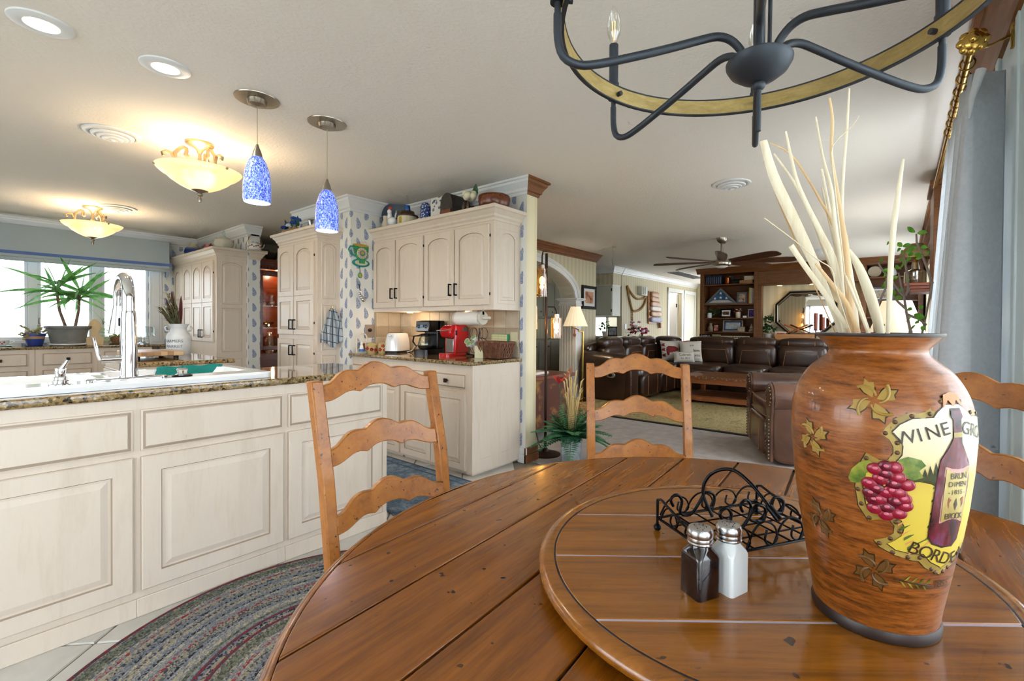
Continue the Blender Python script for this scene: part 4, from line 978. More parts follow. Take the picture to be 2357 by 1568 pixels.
b = B(); b.box(-.052, -.044, -.045, .045, .035, .16); b.build('drip_guard', m_steel, c, bev=.003)
b = B(); b.box(-.13, -.055, -.05, .05, .026, .031); b.build('drip_tray', m_chrome, c)
b = B(); b.box(.05, .12, -.0695, -.064, .225, .262); b.build('water_window', mat('smoked_tank', (90, 84, 84), .1), c, bev=.004)
b = B(); b.box(-.044, -.024, -.070, -.062, .19, .235); b.build('vent', m_bplast, c, bev=.003)
for y in (-.03, 0, .03): b = B(); b.lathe([(.006, .284), (.006, .288), (0, .288)], 10, (-.07, y, -.008)); b.build('button', m_ceramic, c)
b = B(); b.tube([(.12, -.06, .02), (.10, -.12, .008), (.02, -.14, .02), (.06, -.17, .012), (.14, -.15, .006)], .006, 6); b.build('cord', m_bplast, c, smooth=60)
# wire pod stand with pods
c = thing('pod_stand', 'black wire stand holding coffee pods beside the red coffee maker', 'pod stand', (2.93, 2.985, CZ))
b = B(); b.tube([(.06*cos(a), .06*sin(a), .004) for a in [pi*k/8 for k in range(16)]], .003, 5, closed=True); b.build('foot_ring', m_black, c)
b = B(); b.tube([(0, 0, .004), (0, 0, .2)], .004, 6); b.build('stem', m_black, c)
for k in range(5):
    a = k*2*pi/5+.3; b = B()
    b.tube([(0, 0, .02)]+[(cos(a)*(.03+.055*sin(t)), sin(a)*(.03+.055*sin(t)), .10-.07*cos(t)) for t in [pi*q/8 for q in range(9)]], .0025, 5)
    b.tube([(cos(a)*(.05+.035*cos(t)), sin(a)*(.05+.035*cos(t)), .21+.05*sin(t)) for t in [2*pi*q/12 for q in range(12)]], .002, 5, closed=True); b.build('wire_loop', m_black, c)
m_foil = mat('pod_foil_green', (116, 150, 96), .4)
for k, (dx, dy, dz) in enumerate(((-.075, .055, .135), (-.095, .015, .11), (-.09, -.03, .125), (-.06, -.01, .165))):
    p_ = thing('coffee_pod', ['white coffee pod at the back of the wire stand', 'green-lidded coffee pod lowest on the wire stand', 'larger-looking green-lidded coffee pod facing out of the wire stand', 'white coffee pod topmost on the wire stand'][k], 'coffee pod', (2.93+dx, 2.985+dy, CZ+dz), 0, 'pods on the wire stand')
    Mr = Matrix.Rotation(-1.2+.15*k, 4, 'Y')
    b = B(Mr); b.lathe([(.018, -.03), (.023, .012), (.027, .014), (.027, .017)], 16); b.build('cup', m_ceramic, p_, smooth=40)
    b = B(Mr); b.lathe([(.024, .017), (.022, .019), (0, .019)], 16); b.build('lid', m_foil, p_, smooth=40)
# wicker basket
m_wk = mat('dark_wicker', (86, 50, 32), .7, c2=(132, 84, 58), ns=30)
c = thing('wicker_basket', 'brown woven wicker basket at the end of the coffee worktop', 'basket', (2.89, 2.73, CZ))
def bpos(t, z):  # walk round a tapered rectangle
    hx, hy = .075+.02*z/.14, .105+.03*z/.14; L = [2*hx, 2*hy, 2*hx, 2*hy]; s = t*sum(L)
    if s < L[0]: return (-hx+s, -hy)
    s -= L[0]
    if s < L[1]: return (hx, -hy+s)
    s -= L[1]
    if s < L[2]: return (hx-s, hy)
    return (-hx, hy-(s-L[2]))
NS = 56
for k in range(NS):
    t = k/NS; b = B(); tw = .006*(1 if k % 2 else -1); pts = []
    for q in range(6):
        z = .006+.128*q/5; x, y = bpos(t, z); s = 1+.03*sin(q*2.6+k*3.1); pts.append((x*s, y*s+R.uniform(-.002, .002), z))
    b.tube(pts, [.0075]*6, 5); b.build('strand', m_wk, c, smooth=60)
b = B(); b.tube([bpos(k/40, .138)+(.138,) for k in range(40)], .009, 6, closed=True); b.build('rim', m_wk, c, smooth=60)
b = B(); b.box(-.073, .073, -.103, .103, .003, .012); b.build('bottom', m_wk, c)
b = B(); b.box(2.80, 2.805, 2.80, 2.90, CZ+.001, CZ+.105); tag(b.build('recipe_card', mat('cream_card', (222, 220, 184), .6)), 'cream card standing behind the left end of the wicker basket', 'card')
# calendar strip and sockets on the backsplash
c = thing('pill_calendar', 'pale yellow dated card with green edge leaning on the backsplash', 'calendar card', (3.03, 2.80, 1.03))
b = B(); b.box(0, .004, -.07, .12, 0, .075); b.build('card', mat('pale_yellow_card', (216, 214, 160), .6), c)
m_grn = mat('green_ink', (24, 150, 96), .6)
b = B(); b.box(-.001, .004, -.095, -.07, 0, .075); b.box(-.001, 0, -.07, .12, .071, .075); b.build('edge', m_grn, c)
b = B()
for r_ in range(2):
    for k in range(10): b.box(-.0012, 0, .10-k*.018, .106-k*.018, .03+.022*r_, .034+.022*r_)
b.build('numerals', m_ink, c, kind='stuff')
def plate(name, label, par_mat, x0, x1, y0, y1, z0, z1, nrm):
    c = thing(name, label, 'outlet', ((x0+x1)/2, (y0+y1)/2, z0)); b = B(W(c)); b.box(x0, x1, y0, y1, z0, z1); b.build('plate', par_mat, c, bev=.002)
    for f in (.28, .72):
        z = z0+(z1-z0)*f; b = B(W(c)); xm, ym = (x0+x1)/2, (y0+y1)/2
        if nrm == 'x': b.box(x0-.002, x0+.002, ym-.012, ym+.012, z-.014, z+.014)
        else: b.box(xm-.012, xm+.012, y0-.002, y0+.002, z-.014, z+.014)
        b.build('socket', m_ylwp, c, bev=.001)
    return c
m_ylwp = mat('almond_plastic', (206, 200, 164), .35)
plate('wall_outlet', 'almond socket plate at the end of the backsplash above the basket', m_ylwp, 3.028, 3.035, 2.61, 2.69, 1.0, 1.125, 'x')
c = thing('dimmer_switch', 'brown framed dimmer knob plate beside the backsplash', 'switch', (2.66, 4.292, 1.05))
b = B(); b.box(-.045, .05, -.008, .008, 0, .13); b.build('plate', mat('taupe_plate', (150, 134, 122), .4), c, bev=.003)
b = B(); b.lathe([(.018, 0), (.018, .014), (0, .016)], 16); b.build('knob', m_bronze, c, smooth=40, loc=(.0, -.008, .075), rot=(pi/2, 0, 0))
# paper towel roll under the cabinet
c = thing('paper_towel_roll', 'white paper towel roll on a wooden holder under the wall cabinet', 'paper towel', (2.86, 3.02, 1.245))
b = B(); b.cyl((0, -.145, 0), (0, .15, 0), .062, n=28); b.build('roll', mat('paper_white', (238, 234, 228), .9, bump=.2, bs=120), c, smooth=40)
m_whold = mat('cream_painted_wood', (226, 218, 200), .4)
for y in (-.165, .158): b = B(); b.cyl((0, y, 0), (0, y+.014, 0), .058, n=24); b.box(-.012, .012, y, y+.014, .03, .066); b.build('end_disc', m_whold, c, smooth=40)
b = B(); b.tube([(0, .20, 0), (0, .17, 0), (0, -.165, 0), (0, -.24, 0), (0, -.25, 0)], [.008, .012, .016, .016, .010], 12); b.build('rod', m_whold, c, smooth=40)
# sugar pot, mug, figurine rack
m_buff = mat('buff_pottery', (196, 176, 120), .3); m_rflw = mat('red_painted_flower', (168, 30, 26), .4); m_olv = mat('olive_rim', (96, 96, 44), .4)
def flowers(par, r, a0, zs):
    for (a, z, s) in zs:
        b = B()
        for k in range(5): t = k*2*pi/5; b.sq((r*cos(a0+a+.011*cos(t)/r), r*sin(a0+a+.011*cos(t)/r), z+.011*sin(t)), (.016*s, .016*s, .016*s), n=7, m=5)
        b.build('painted_flower', m_rflw, par, smooth=60)
c = thing('sugar_jar', 'small lidded pottery jar with red flowers on the coffee worktop', 'jar', (2.615, 4.17, CZ))
b = B(); b.lathe([(.045, 0), (.05, .01), (.05, .07), (.052, .075)], 20); b.build('body', m_buff, c, smooth=40)
b = B(); b.lathe([(.054, .075), (.05, .082), (.02, .098), (.008, .1), (.01, .11), (0, .114)], 20); b.build('lid', m_buff, c, smooth=40)
flowers(c, .05, -2.2, ((0, .035, 1), (-.9, .045, 1), (.8, .03, .9)))
c = thing('flower_mug', 'pottery mug with red flowers and green handle on the coffee worktop', 'mug', (2.69, 4.10, CZ))
b = B(); b.lathe([(.04, 0), (.046, .01), (.05, .05), (.045, .09), (.05, .1), (.045, .1), (.04, .03)], 20); b.build('body', m_buff, c, smooth=40)
b = B(); b.tube([(.03, -.035, .085), (.055, -.065, .085), (.06, -.07, .05), (.04, -.045, .02)], .008, 7, flat=.6); b.build('handle', m_olv, c, smooth=40)
flowers(c, .048, -2.3, ((.2, .07, .9), (-.4, .035, 1.1), (.5, .03, .8)))
c = thing('figurine_rack', 'small cream arched rack with a blue and white figurine inside', 'figurine', (2.545, 4.235, CZ))
b = B(); b.tube([(-.055, 0, 0), (-.055, 0, .14)]+[(-.055*cos(a), 0, .14+.055*sin(a)) for a in [pi*k/8 for k in range(1, 8)]]+[(.055, 0, .14), (.055, 0, 0)], .007, 7); b.box(-.06, .06, -.02, .02, 0, .012); b.box(-.05, .05, -.004, .004, .105, .113); b.build('frame', m_whold, c, smooth=40)
b = B(); b.lathe([(.022, .012), (.024, .03), (.014, .075), (.01, .08), (.014, .095), (.008, .11), (0, .112)], 12, (-.022, -.03, 0)); b.build('figurine', m_ceramic, c, smooth=40)
b = B(); b.lathe([(.0235, .015), (.025, .03), (.022, .04)], 12, (-.022, -.031, 0)); b.build('painted_skirt', mat('delft_blue', (70, 110, 190), .4), c, smooth=40)
b = B(); b.box(.0, .028, -.012, 0, .03, .095); b.build('plaque', mat('copper_plaque', (150, 92, 58), .4), c, bev=.002)
b = B(); b.lathe([(.014, 0), (.014, .004), (0, .005)], 12, (.045, -.02, .04)); b.tube([(.045, -.018, .045), (.045, -.016, .1)], .002, 5); b.build('ladle', m_black, c)
# teacup clock with pendulum, measuring spoons
m_cupg = mat('emerald_enamel', (24, 128, 96), .3, c2=(60, 160, 90), ns=18); m_teal2 = mat('teal_enamel', (30, 146, 140), .3)
c = thing('teacup_clock', 'green teacup-shaped wall clock on a saucer with spoon pendulum', 'clock', (2.545, 4.285, 1.77))
def flat(pts, mt, nm, y=0, t=.012, par=None):
    b = B(); b.prism([(x, y, z) for x, z in pts], (0, t, 0)); return b.build(nm, mt, par or c, bev=.002)
el = lambda cx, cz, a, b_, n=24: [(cx+a*cos(2*pi*k/n), cz+b_*sin(2*pi*k/n)) for k in range(n)]
flat(el(.02, .03, .095, .042), m_teal2, 'saucer', 0); flat(el(.02, .032, .07, .026), m_labc, 'saucer_well', -.004)
flat([(-.075, .20), (.095, .20), (.095, .15), (.075, .09), (.055, .06), (.055, .025), (-.005, .025), (-.01, .06), (-.045, .09), (-.062, .15)], m_cupg, 'cup_body', -.012, .014)
flat(el(.01, .205, .085, .014), mat('gold_tea', (196, 150, 60), .3), 'tea', -.016)
b = B(); b.tube([(-.06, -.006, .18), (-.10, -.006, .185), (-.118, -.006, .15), (-.095, -.006, .11), (-.045, -.006, .09)], .012, 8, flat=.6); b.build('cup_handle', m_teal2, c, smooth=50)
f_ = flat(el(.02, .125, .055, .055), m_labc, 'dial', -.02)
flat(el(.02, .125, .036, .036), mat('pink_ring', (206, 150, 170), .4), 'dial_ring', -.023, par=f_); flat(el(.02, .125, .028, .028), m_teal2, 'dial_centre', -.026, par=f_); flat(el(.018, .128, .018, .018), m_ylw, 'dial_boss', -.029, par=f_)
for k in range(12): a = k*pi/6; b = B(); b.box(.018+.046*cos(a), .022+.046*cos(a), -.0225, -.0195, .121+.046*sin(a), .129+.046*sin(a)); b.build('hour_mark', m_black, f_)
b = B(); b.tube([(.0, -.004, -.005), (.004, -.004, -.05), (.006, -.004, -.075)], .003, 6); b.build('pendulum_rod', m_black, c)
flat(el(.006, -.095, .022, .028), m_cupg, 'pendulum_bob', -.008); flat(el(.006, -.095, .014, .02), m_ylw, 'bob_centre', -.012)
for s_ in (-.03, .04, .075): b = B(); b.tube([(s_, -.004, .21), (s_-.004, -.004, .24), (s_-.02, -.004, .255), (s_-.026, -.004, .24), (s_-.014, -.004, .236)], .0012, 5); b.build('steam_curl', m_nickel, c)
c = thing('measuring_spoons', 'steel measuring spoons hanging from a black hook below the clock', 'measuring spoons', (2.555, 4.285, 1.42))
b = B(); b.tube([(-.02, .01, .165), (-.014, -.004, .165), (-.008, -.006, .11), (-.002, -.012, .10)], .004, 6); b.build('hook', m_black, c)
for k, (x, z, r_) in enumerate(((-.012, .07, .014), (-.006, .05, .017), (.006, .03, .02), (.02, .012, .024))):
    b = B(); b.tube([(-.006, -.008, .11), (x*.5, -.010-.003*k, (z+.11)/2), (x, -.012-.003*k, z)], .003, 5, flat=.5); b.sq((x, -.014-.004*k, z), (r_*2, r_*1.2, r_*2), n=12, m=8); b.build('spoon', m_steel, c, smooth=60)
# checked towel on the pantry side
def checks():
    k = NT('checked_linen'); s = k.n('SeparateXYZ', {0: k.obj()})
    l1 = k.m('LESS_THAN', k.m('FRACT', k.m('MULTIPLY', s.outputs[0], 16)), .10); l2 = k.m('LESS_THAN', k.m('FRACT', k.m('ADD', k.m('MULTIPLY', s.outputs[2], 13), k.m('MULTIPLY', s.outputs[0], 3))), .10)
    k.bump(k.noise(k.obj(), 300, 2), .3); return k.p(c=k.mix(k.m('MAXIMUM', l1, l2), srgb((186, 192, 198)), srgb((74, 88, 104))), r=.9)
c = thing('kitchen_towel', 'pale blue checked towel hung on a hook on the pantry side', 'towel', (2.36, 4.49, 1.0))
b = B()
def tow(u, v):
    wv = .028+.10*min(1, (1-v)*1.25)**.7; x = (u-.5)*2*wv*(.95+.1*sin(v*5))
    return (x+.01*sin(v*3), -.016-.020*(1+sin(u*24+v*2))*(.4+.6*(1-v)), .335*v-.03*sin(u*pi)*(1-v)+.02*sin(u*9)*(1-v))
b.grid(tow, 48, 14); b.build('cloth', checks(), c, smooth=60, solid=.004)
b = B(); b.tube([(0, .008, .34), (0, -.02, .335), (0, -.03, .345), (0, -.03, .36)], .004, 6); b.build('hook', m_brass, c)
# ================================================================ ceiling fixtures
m_alab = NT('alabaster_glass'); nn_ = m_alab.noise(m_alab.obj(), 9, 4, .6, 1.0)
m_alab = m_alab.p(c=srgb((250, 226, 180)), r=.3, tr=.35, ec=m_alab.ramp(nn_, [(.3, srgb((255, 206, 140))), (.7, srgb((255, 226, 172)))]), es=.55)
m_bulb = glow('warm_bulb', (255, 214, 150), 8)
def semi_flush(label, x, y, pw):
    c = thing('semi_flush_light', label, 'ceiling light', (x, y, CE), .5, 'scrolled ceiling lights')
    b = B(); b.lathe([(.0, 0), (.085, 0), (.085, -.012), (.075, -.022), (.045, -.028), (.022, -.05), (.012, -.075)][::-1], 24); b.build('canopy', m_gold, c, smooth=40)
    b = B(); b.cyl((0, 0, -.07), (0, 0, -.14), .011, n=12); b.lathe([(.035, -.20), (.03, -.17), (.018, -.16), (.022, -.145), (.011, -.135)], 18); b.build('stem', m_gold, c, smooth=40)
    for k in range(3):
        a = k*2*pi/3+.4; b = B(); P_ = lambda r, z: (r*cos(a), r*sin(a), z)
        b.tube([P_(.060, -.10), P_(.068, -.112), P_(.080, -.10), P_(.074, -.075), P_(.075, -.055), P_(.09, -.05), P_(.11, -.065), P_(.135, -.10), P_(.14, -.15), P_(.145, -.19), P_(.18, -.205)], .0085, 7, flat=1.5); b.tube([P_(.14, -.14), P_(.155, -.105), P_(.185, -.10), P_(.205, -.115), P_(.2, -.135), P_(.188, -.128)], .0075, 7, flat=1.6); b.build('scroll_arm', m_gold, c, smooth=50)
        b = B(); b.sq(P_(.245, -.195), (.02, .02, .02), n=8, m=6); b.build('rim_clip', m_gold, c, smooth=60)
    b = B(); b.lathe([(.03, -.335), (.07, -.325), (.12, -.30), (.165, -.268), (.185, -.248), (.192, -.238), (.215, -.228), (.24, -.205), (.250, -.19), (.245, -.19), (.21, -.215), (.18, -.238), (.12, -.288), (.03, -.325)], 40, cap=False); b.build('bowl', m_alab, c, smooth=50)
    b = B(); b.lathe([(.0, -.415), (.008, -.41), (.012, -.39), (.007, -.375), (.018, -.365), (.018, -.355), (.012, -.35), (.018, -.345), (.05, -.332), (.048, -.325), (0, -.325)], 18); b.build('finial', m_nickel, c, smooth=40)
    for k in range(2):
        a = k*pi+.3; b = B(); b.sq((.10*cos(a), .10*sin(a), -.24), (.05, .05, .06), n=12, m=8); b.build('bulb', m_bulb, c, smooth=60)
    lamp(c, (0, 0, -.27), pw, (1, .80, .54), .12)
semi_flush('scrolled alabaster bowl ceiling light nearer the blue pendants', 1.097, 3.882, 22)
semi_flush('scrolled alabaster bowl ceiling light in front of the window valance', .992, 6.95, 22)
# recessed lights
for x, y, lab in ((.256, 2.872, 'round recessed downlight at the upper picture corner'), (.67, 2.866, 'round recessed downlight beside the blue pendants')):
    c = thing('recessed_light', lab, 'ceiling light', (x, y, CE), 0, 'recessed downlights')
    b = B(); b.lathe([(.052, -.002), (.056, -.010), (.075, -.014), (.10, -.006), (.102, 0), (.05, 0)], 36, cap=False); b.build('trim_ring', m_white, c, smooth=40)
    b = B(); b.lathe([(.054, -.004), (0, -.006)], 28); b.build('lens', glow('downlight_lens', (255, 236, 206), 6), c)
    lamp(c, (0, 0, -.03), 14, (1, .86, .66), .05, spot=2.6)
# air diffusers
def diffuser(label, x, y, r, cat='vent'):
    c = thing('air_diffuser', label, cat, (x, y, CE), 0, 'round ceiling air diffusers')
    for k, (q, d_) in enumerate(((1, .008), (.74, .022), (.55, .032), (.38, .040), (.2, .046))):
        b = B(); b.lathe([(r*q-.035*r/.15, -d_-.006), (r*q-.004, -d_), (r*q, -d_+.006), (r*q-.006, -d_+.006)], 32, cap=False); b.build('ring', m_white, c, smooth=40, solid=.003)
    b = B(); b.lathe([(r*.9, -.001), (0, -.002)], 28); b.build('dark_throat', mat('dark_throat', (40, 40, 42), .8), c)
    b = B(); b.lathe([(.012, -.055), (.012, -.03)], 10); b.build('boss', m_white, c)
diffuser('white round air diffuser in front of the blue pendants', .69, 4.15, .15)
diffuser('white round air diffuser behind the window ceiling light', 1.16, 6.75, .16)
diffuser('white round air diffuser above the brown sofa', 4.23, 1.18, .16)
diffuser('small round air diffuser behind the ceiling fan', 8.65, 1.01, .15)
# blue pendants
def blueglass():
    k = NT('blue_frit_glass'); n1 = k.noise(k.obj((1, 1, .5)), 150, 2, .6, 1.2); zg = k.n('SeparateXYZ', {0: k.obj()}).outputs[2]
    col = k.ramp(n1, [(.38, srgb((34, 50, 190))), (.48, srgb((90, 122, 230))), (.60, srgb((178, 200, 250)))])
    return k.p(c=col, r=.12, ec=col, es=.45, coat=.5)
m_blue = blueglass()
for x, y, zb, lab in ((1.077, 2.86, 1.862, 'blue flecked glass pendant hanging nearer the recessed lights'), (1.469, 2.845, 1.765, 'blue flecked glass pendant hanging lower, in front of the pantry')):
    c = thing('pendant_light', lab, 'pendant light', (x, y, zb), 0, 'blue glass pendants')
    b = B(); b.lathe([(.066, 0), (.069, .03), (.069, .10), (.062, .17), (.045, .225), (.022, .262), (.018, .268), (.042, .222), (.058, .168), (.065, .10), (.064, .0)], 28, cap=False); b.build('shade', m_blue, c, smooth=60)
    b = B(); b.lathe([(.03, .245), (.02, .285), (.01, .31), (.006, .325)], 16); b.build('cap', m_nickel, c, smooth=40)
    b = B(); b.cyl((0, 0, .32), (0, 0, CE-zb-.03), .0022, n=6); b.build('cord', mat('clear_cord', (190, 180, 140), .3), c)
    b = B(); b.lathe([(.012, CE-zb-.04), (.046, CE-zb-.034), (.05, CE-zb-.006), (.05, CE-zb)], 28); b.build('canopy', m_nickel, c, smooth=40)
    b = B(); b.lathe([(.112, CE-zb-.001), (.11, CE-zb-.006), (.05, CE-zb-.008)], 32, cap=False); b.build('canopy_ring', m_nickel, c, smooth=40)
    b = B(); b.sq((0, 0, .07), (.05, .05, .07), n=12, m=8); b.build('bulb', m_bulb, c, smooth=60)
    lamp(c, (0, 0, .02), 3, (1, .86, .66), .03)
# window valance
c = thing('window_valance', 'pale grey-blue box valance with blue band over the window', 'valance', (.1, 8.2, 1.91))
m_val = mat('grey_blue_linen', (172, 186, 194), .9, bump=.2, bs=300)
b = B(W(c)); b.box(-1.8, 1.96, 8.2, 8.24, 1.95, 2.33); b.box(1.92, 1.96, 8.24, 8.36, 1.93, 2.33); b.build('panel', m_val, c, bev=.006)
b = B(W(c)); b.box(-1.8, 1.97, 8.19, 8.25, 1.985, 2.02); b.build('band', mat('cornflower_band', (92, 120, 184), .9), c)
b = B(W(c)); b.grid(lambda u, v: (-1.8+3.76*u, 8.205+.012*sin(v*pi), 1.905+.08*v), 30, 3); b.build('hem', m_val, c, smooth=60, solid=.01)
b = B(W(c)); b.add([(1.955, 8.22, 1.92), (1.955, 8.34, 1.92), (1.955, 8.33, 1.80)], [(0, 1, 2)]); b.build('return_point', m_val, c, solid=.008)
# kitchen runner
def rugmat(name, c1, c2, c3, sc):
    k = NT(name); n1 = k.noise(k.obj(), sc, 6, .7, .8); n2 = k.noise(k.obj(), sc*7, 3, .7)
    k.bump(n2, .4); return k.p(c=k.ramp(k.m('ADD', k.m('MULTIPLY', n1, .6), k.m('MULTIPLY', n2, .4)), [(.36, srgb(c1)), (.5, srgb(c2)), (.62, srgb(c3))]), r=.95)
c = thing('runner_rug', 'faded blue runner rug in the aisle beside the coffee cabinets', 'rug', (2.05, 3.0, .001))
b = B(W(c)); b.box(1.70, 2.42, 1.95, 4.15, .001, .008); b.build('pile', rugmat('faded_blue_rug', (56, 76, 100), (100, 122, 142), (150, 162, 170), 9), c)
b = B(W(c))
for (x0, x1, y0, y1) in ((1.70, 1.72, 1.95, 4.15), (2.40, 2.42, 1.95, 4.15), (1.72, 2.40, 1.95, 1.97), (2.33, 2.345, 2.0, 4.1)): b.box(x0, x1, y0, y1, .008, .0095)
b.build('border', rugmat('rug_border', (44, 62, 88), (70, 92, 116), (96, 116, 134), 14), c)
# ================================================================ dining things
TC = (.865, .199); TZ_ = .74
# ---- braided oval rug
PAL = [((124, 34, 46), (70, 60, 74)), ((92, 96, 98), (150, 146, 128)), ((112, 116, 100), (70, 76, 66)), ((124, 128, 134), (176, 168, 146)), ((150, 142, 122), (64, 68, 84)), ((130, 132, 136), (150, 52, 52)), ((118, 124, 134), (34, 36, 50)), ((132, 136, 140), (100, 108, 116)), ((164, 156, 136), (120, 124, 130)), ((112, 118, 128), (150, 150, 146))]
def braid(name, a, b_):
    k = NT(name); v = k.obj(); n1 = k.n('TexVoronoi', {'Vector': v, 'Scale': 150.0}); w_ = k.n('RGBToBW', {0: n1.outputs['Color']}).outputs[0]
    k.bump(n1.outputs['Distance'], .8, .004)
    return k.p(c=k.mix(k.m('GREATER_THAN', w_, .58), srgb(a), srgb(b_)), r=.95)
BM = [braid('braided_wool', a, b_) for a, b_ in PAL]
c = thing('braided_rug', 'oval multicoloured braided rug under the dining table', 'rug', (.83, .75, 0))
SEQ = [0, 1, 2, 2, 1, 3, 5, 8, 4, 7, 6, 3, 4, 8, 9, 6, 3, 7, 5, 4, 1, 6, 9, 8, 3, 2, 7, 0, 6, 4]
for k in range(68):
    a_, b_ = 1.10-.0152*k, 1.635-.0152*k; b = B(); n = max(24, int(110*a_))
    b.tube([(a_*cos(2*pi*q/n), b_*sin(2*pi*q/n), .0070) for q in range(n)], .0088, 6, closed=True, flat=.62)
    b.build('braid', BM[SEQ[k % 30]], c, smooth=60)
# ---- round table
c = thing('dining_table', 'round plank-top cherry dining table with turned pedestal', 'table', TC+(0,), math.radians(4))
def chord_plank(b, r, y0, y1, z0, z1, n=18):
    ys = [y0+(y1-y0)*k/n for k in range(n+1)]; e = .0022
    pts = [(math.sqrt(max(0, r*r-y*y)), y) for y in ys]+[(-math.sqrt(max(0, r*r-y*y)), y) for y in ys[::-1]]
    o = [(x, y) for x, y in pts]
    b.prism([(x, y, z0) for x, y in o], (0, 0, z1-z0))
seams = [-.742, -.64, -.48, -.32, -.16, 0, .16, .32, .48, .64, .742]
for s0, s1 in zip(seams, seams[1:]):
    b = B(); chord_plank(b, .744, s0+.0026, s1-.0026, TZ_-.03, TZ_)
    for v in b.v: v.x += 0
    o = b.build('plank', m_tablewood, c, bev=.0025)
b = B(); b.lathe([(.60, -.034), (.742, -.034), (.742, -.006), (0, -.006)], 72, (0, 0, TZ_)); b.build('seam_bed', m_groove, c)
b = B(); b.lathe([(.744, -.032), (.756, -.034), (.762, -.026), (.763, -.014), (.758, -.004), (.750, 0), (.7445, -.001)], 96, (0, 0, TZ_), cap=False); b.build('edge_band', m_tablewood, c, smooth=60)
b = B(); b.lathe([(.60, -.10), (.62, -.10), (.62, -.034), (.60, -.034)], 64, (0, 0, TZ_), cap=False); b.build('apron', m_tablewood, c, smooth=40)
b = B(); b.lathe([(.20, .04), (.21, .08), (.12, .12), (.09, .18), (.13, .26), (.15, .36), (.11, .46), (.09, .56), (.16, .64), (.24, .66), (.24, .706)], 32); b.build('pedestal', m_tablewood, c, smooth=40)
for k in range(4):
    a = k*pi/2+.6; b = B(); b.tube([(.1*cos(a), .1*sin(a), .12), (.3*cos(a), .3*sin(a), .09), (.46*cos(a), .46*sin(a), .04), (.5*cos(a), .5*sin(a), .035)], [.05, .045, .04, .034], 10, flat=.8); b.build('foot', m_tablewood, c, smooth=50)
# ---- lazy susan
SZ = .775
c = thing('lazy_susan', 'large round wooden turntable on the dining table', 'turntable', (.871, .204, TZ_), math.radians(-53))
rs = .345
seams = [-.343, -.183, -.004, .175, .343]
for s0, s1 in zip(seams, seams[1:]):
    b = B(); chord_plank(b, rs, s0+.0021, s1-.0021, .018, SZ-TZ_); b.build('plank', m_susanwood, c, bev=.002)
b = B(); b.lathe([(.10, .006), (.35, .010), (.35, .018), (.3435, SZ-TZ_-.0012), (0, SZ-TZ_-.0012)], 64); b.build('seam_bed', mat('pale_seam', (196, 184, 196), .25), c)
b = B(); b.lathe([(.347, .012), (.358, .008), (.368, .012), (.374, .020), (.374, .027), (.369, .033), (.362, .0358), (.352, .036), (.3475, .0345), (.347, .028)], 96, cap=False); b.build('rim', m_susanwood, c, smooth=60)
b = B(); b.lathe([(.12, 0), (.12, .008), (0, .008)], 32); b.build('base', m_black, c)
b = B(); b.lathe([(.3445, .030), (.3445, .0345), (.3478, .0345), (.3478, .030)], 96, cap=False); b.build('rim_groove', m_groove, c)
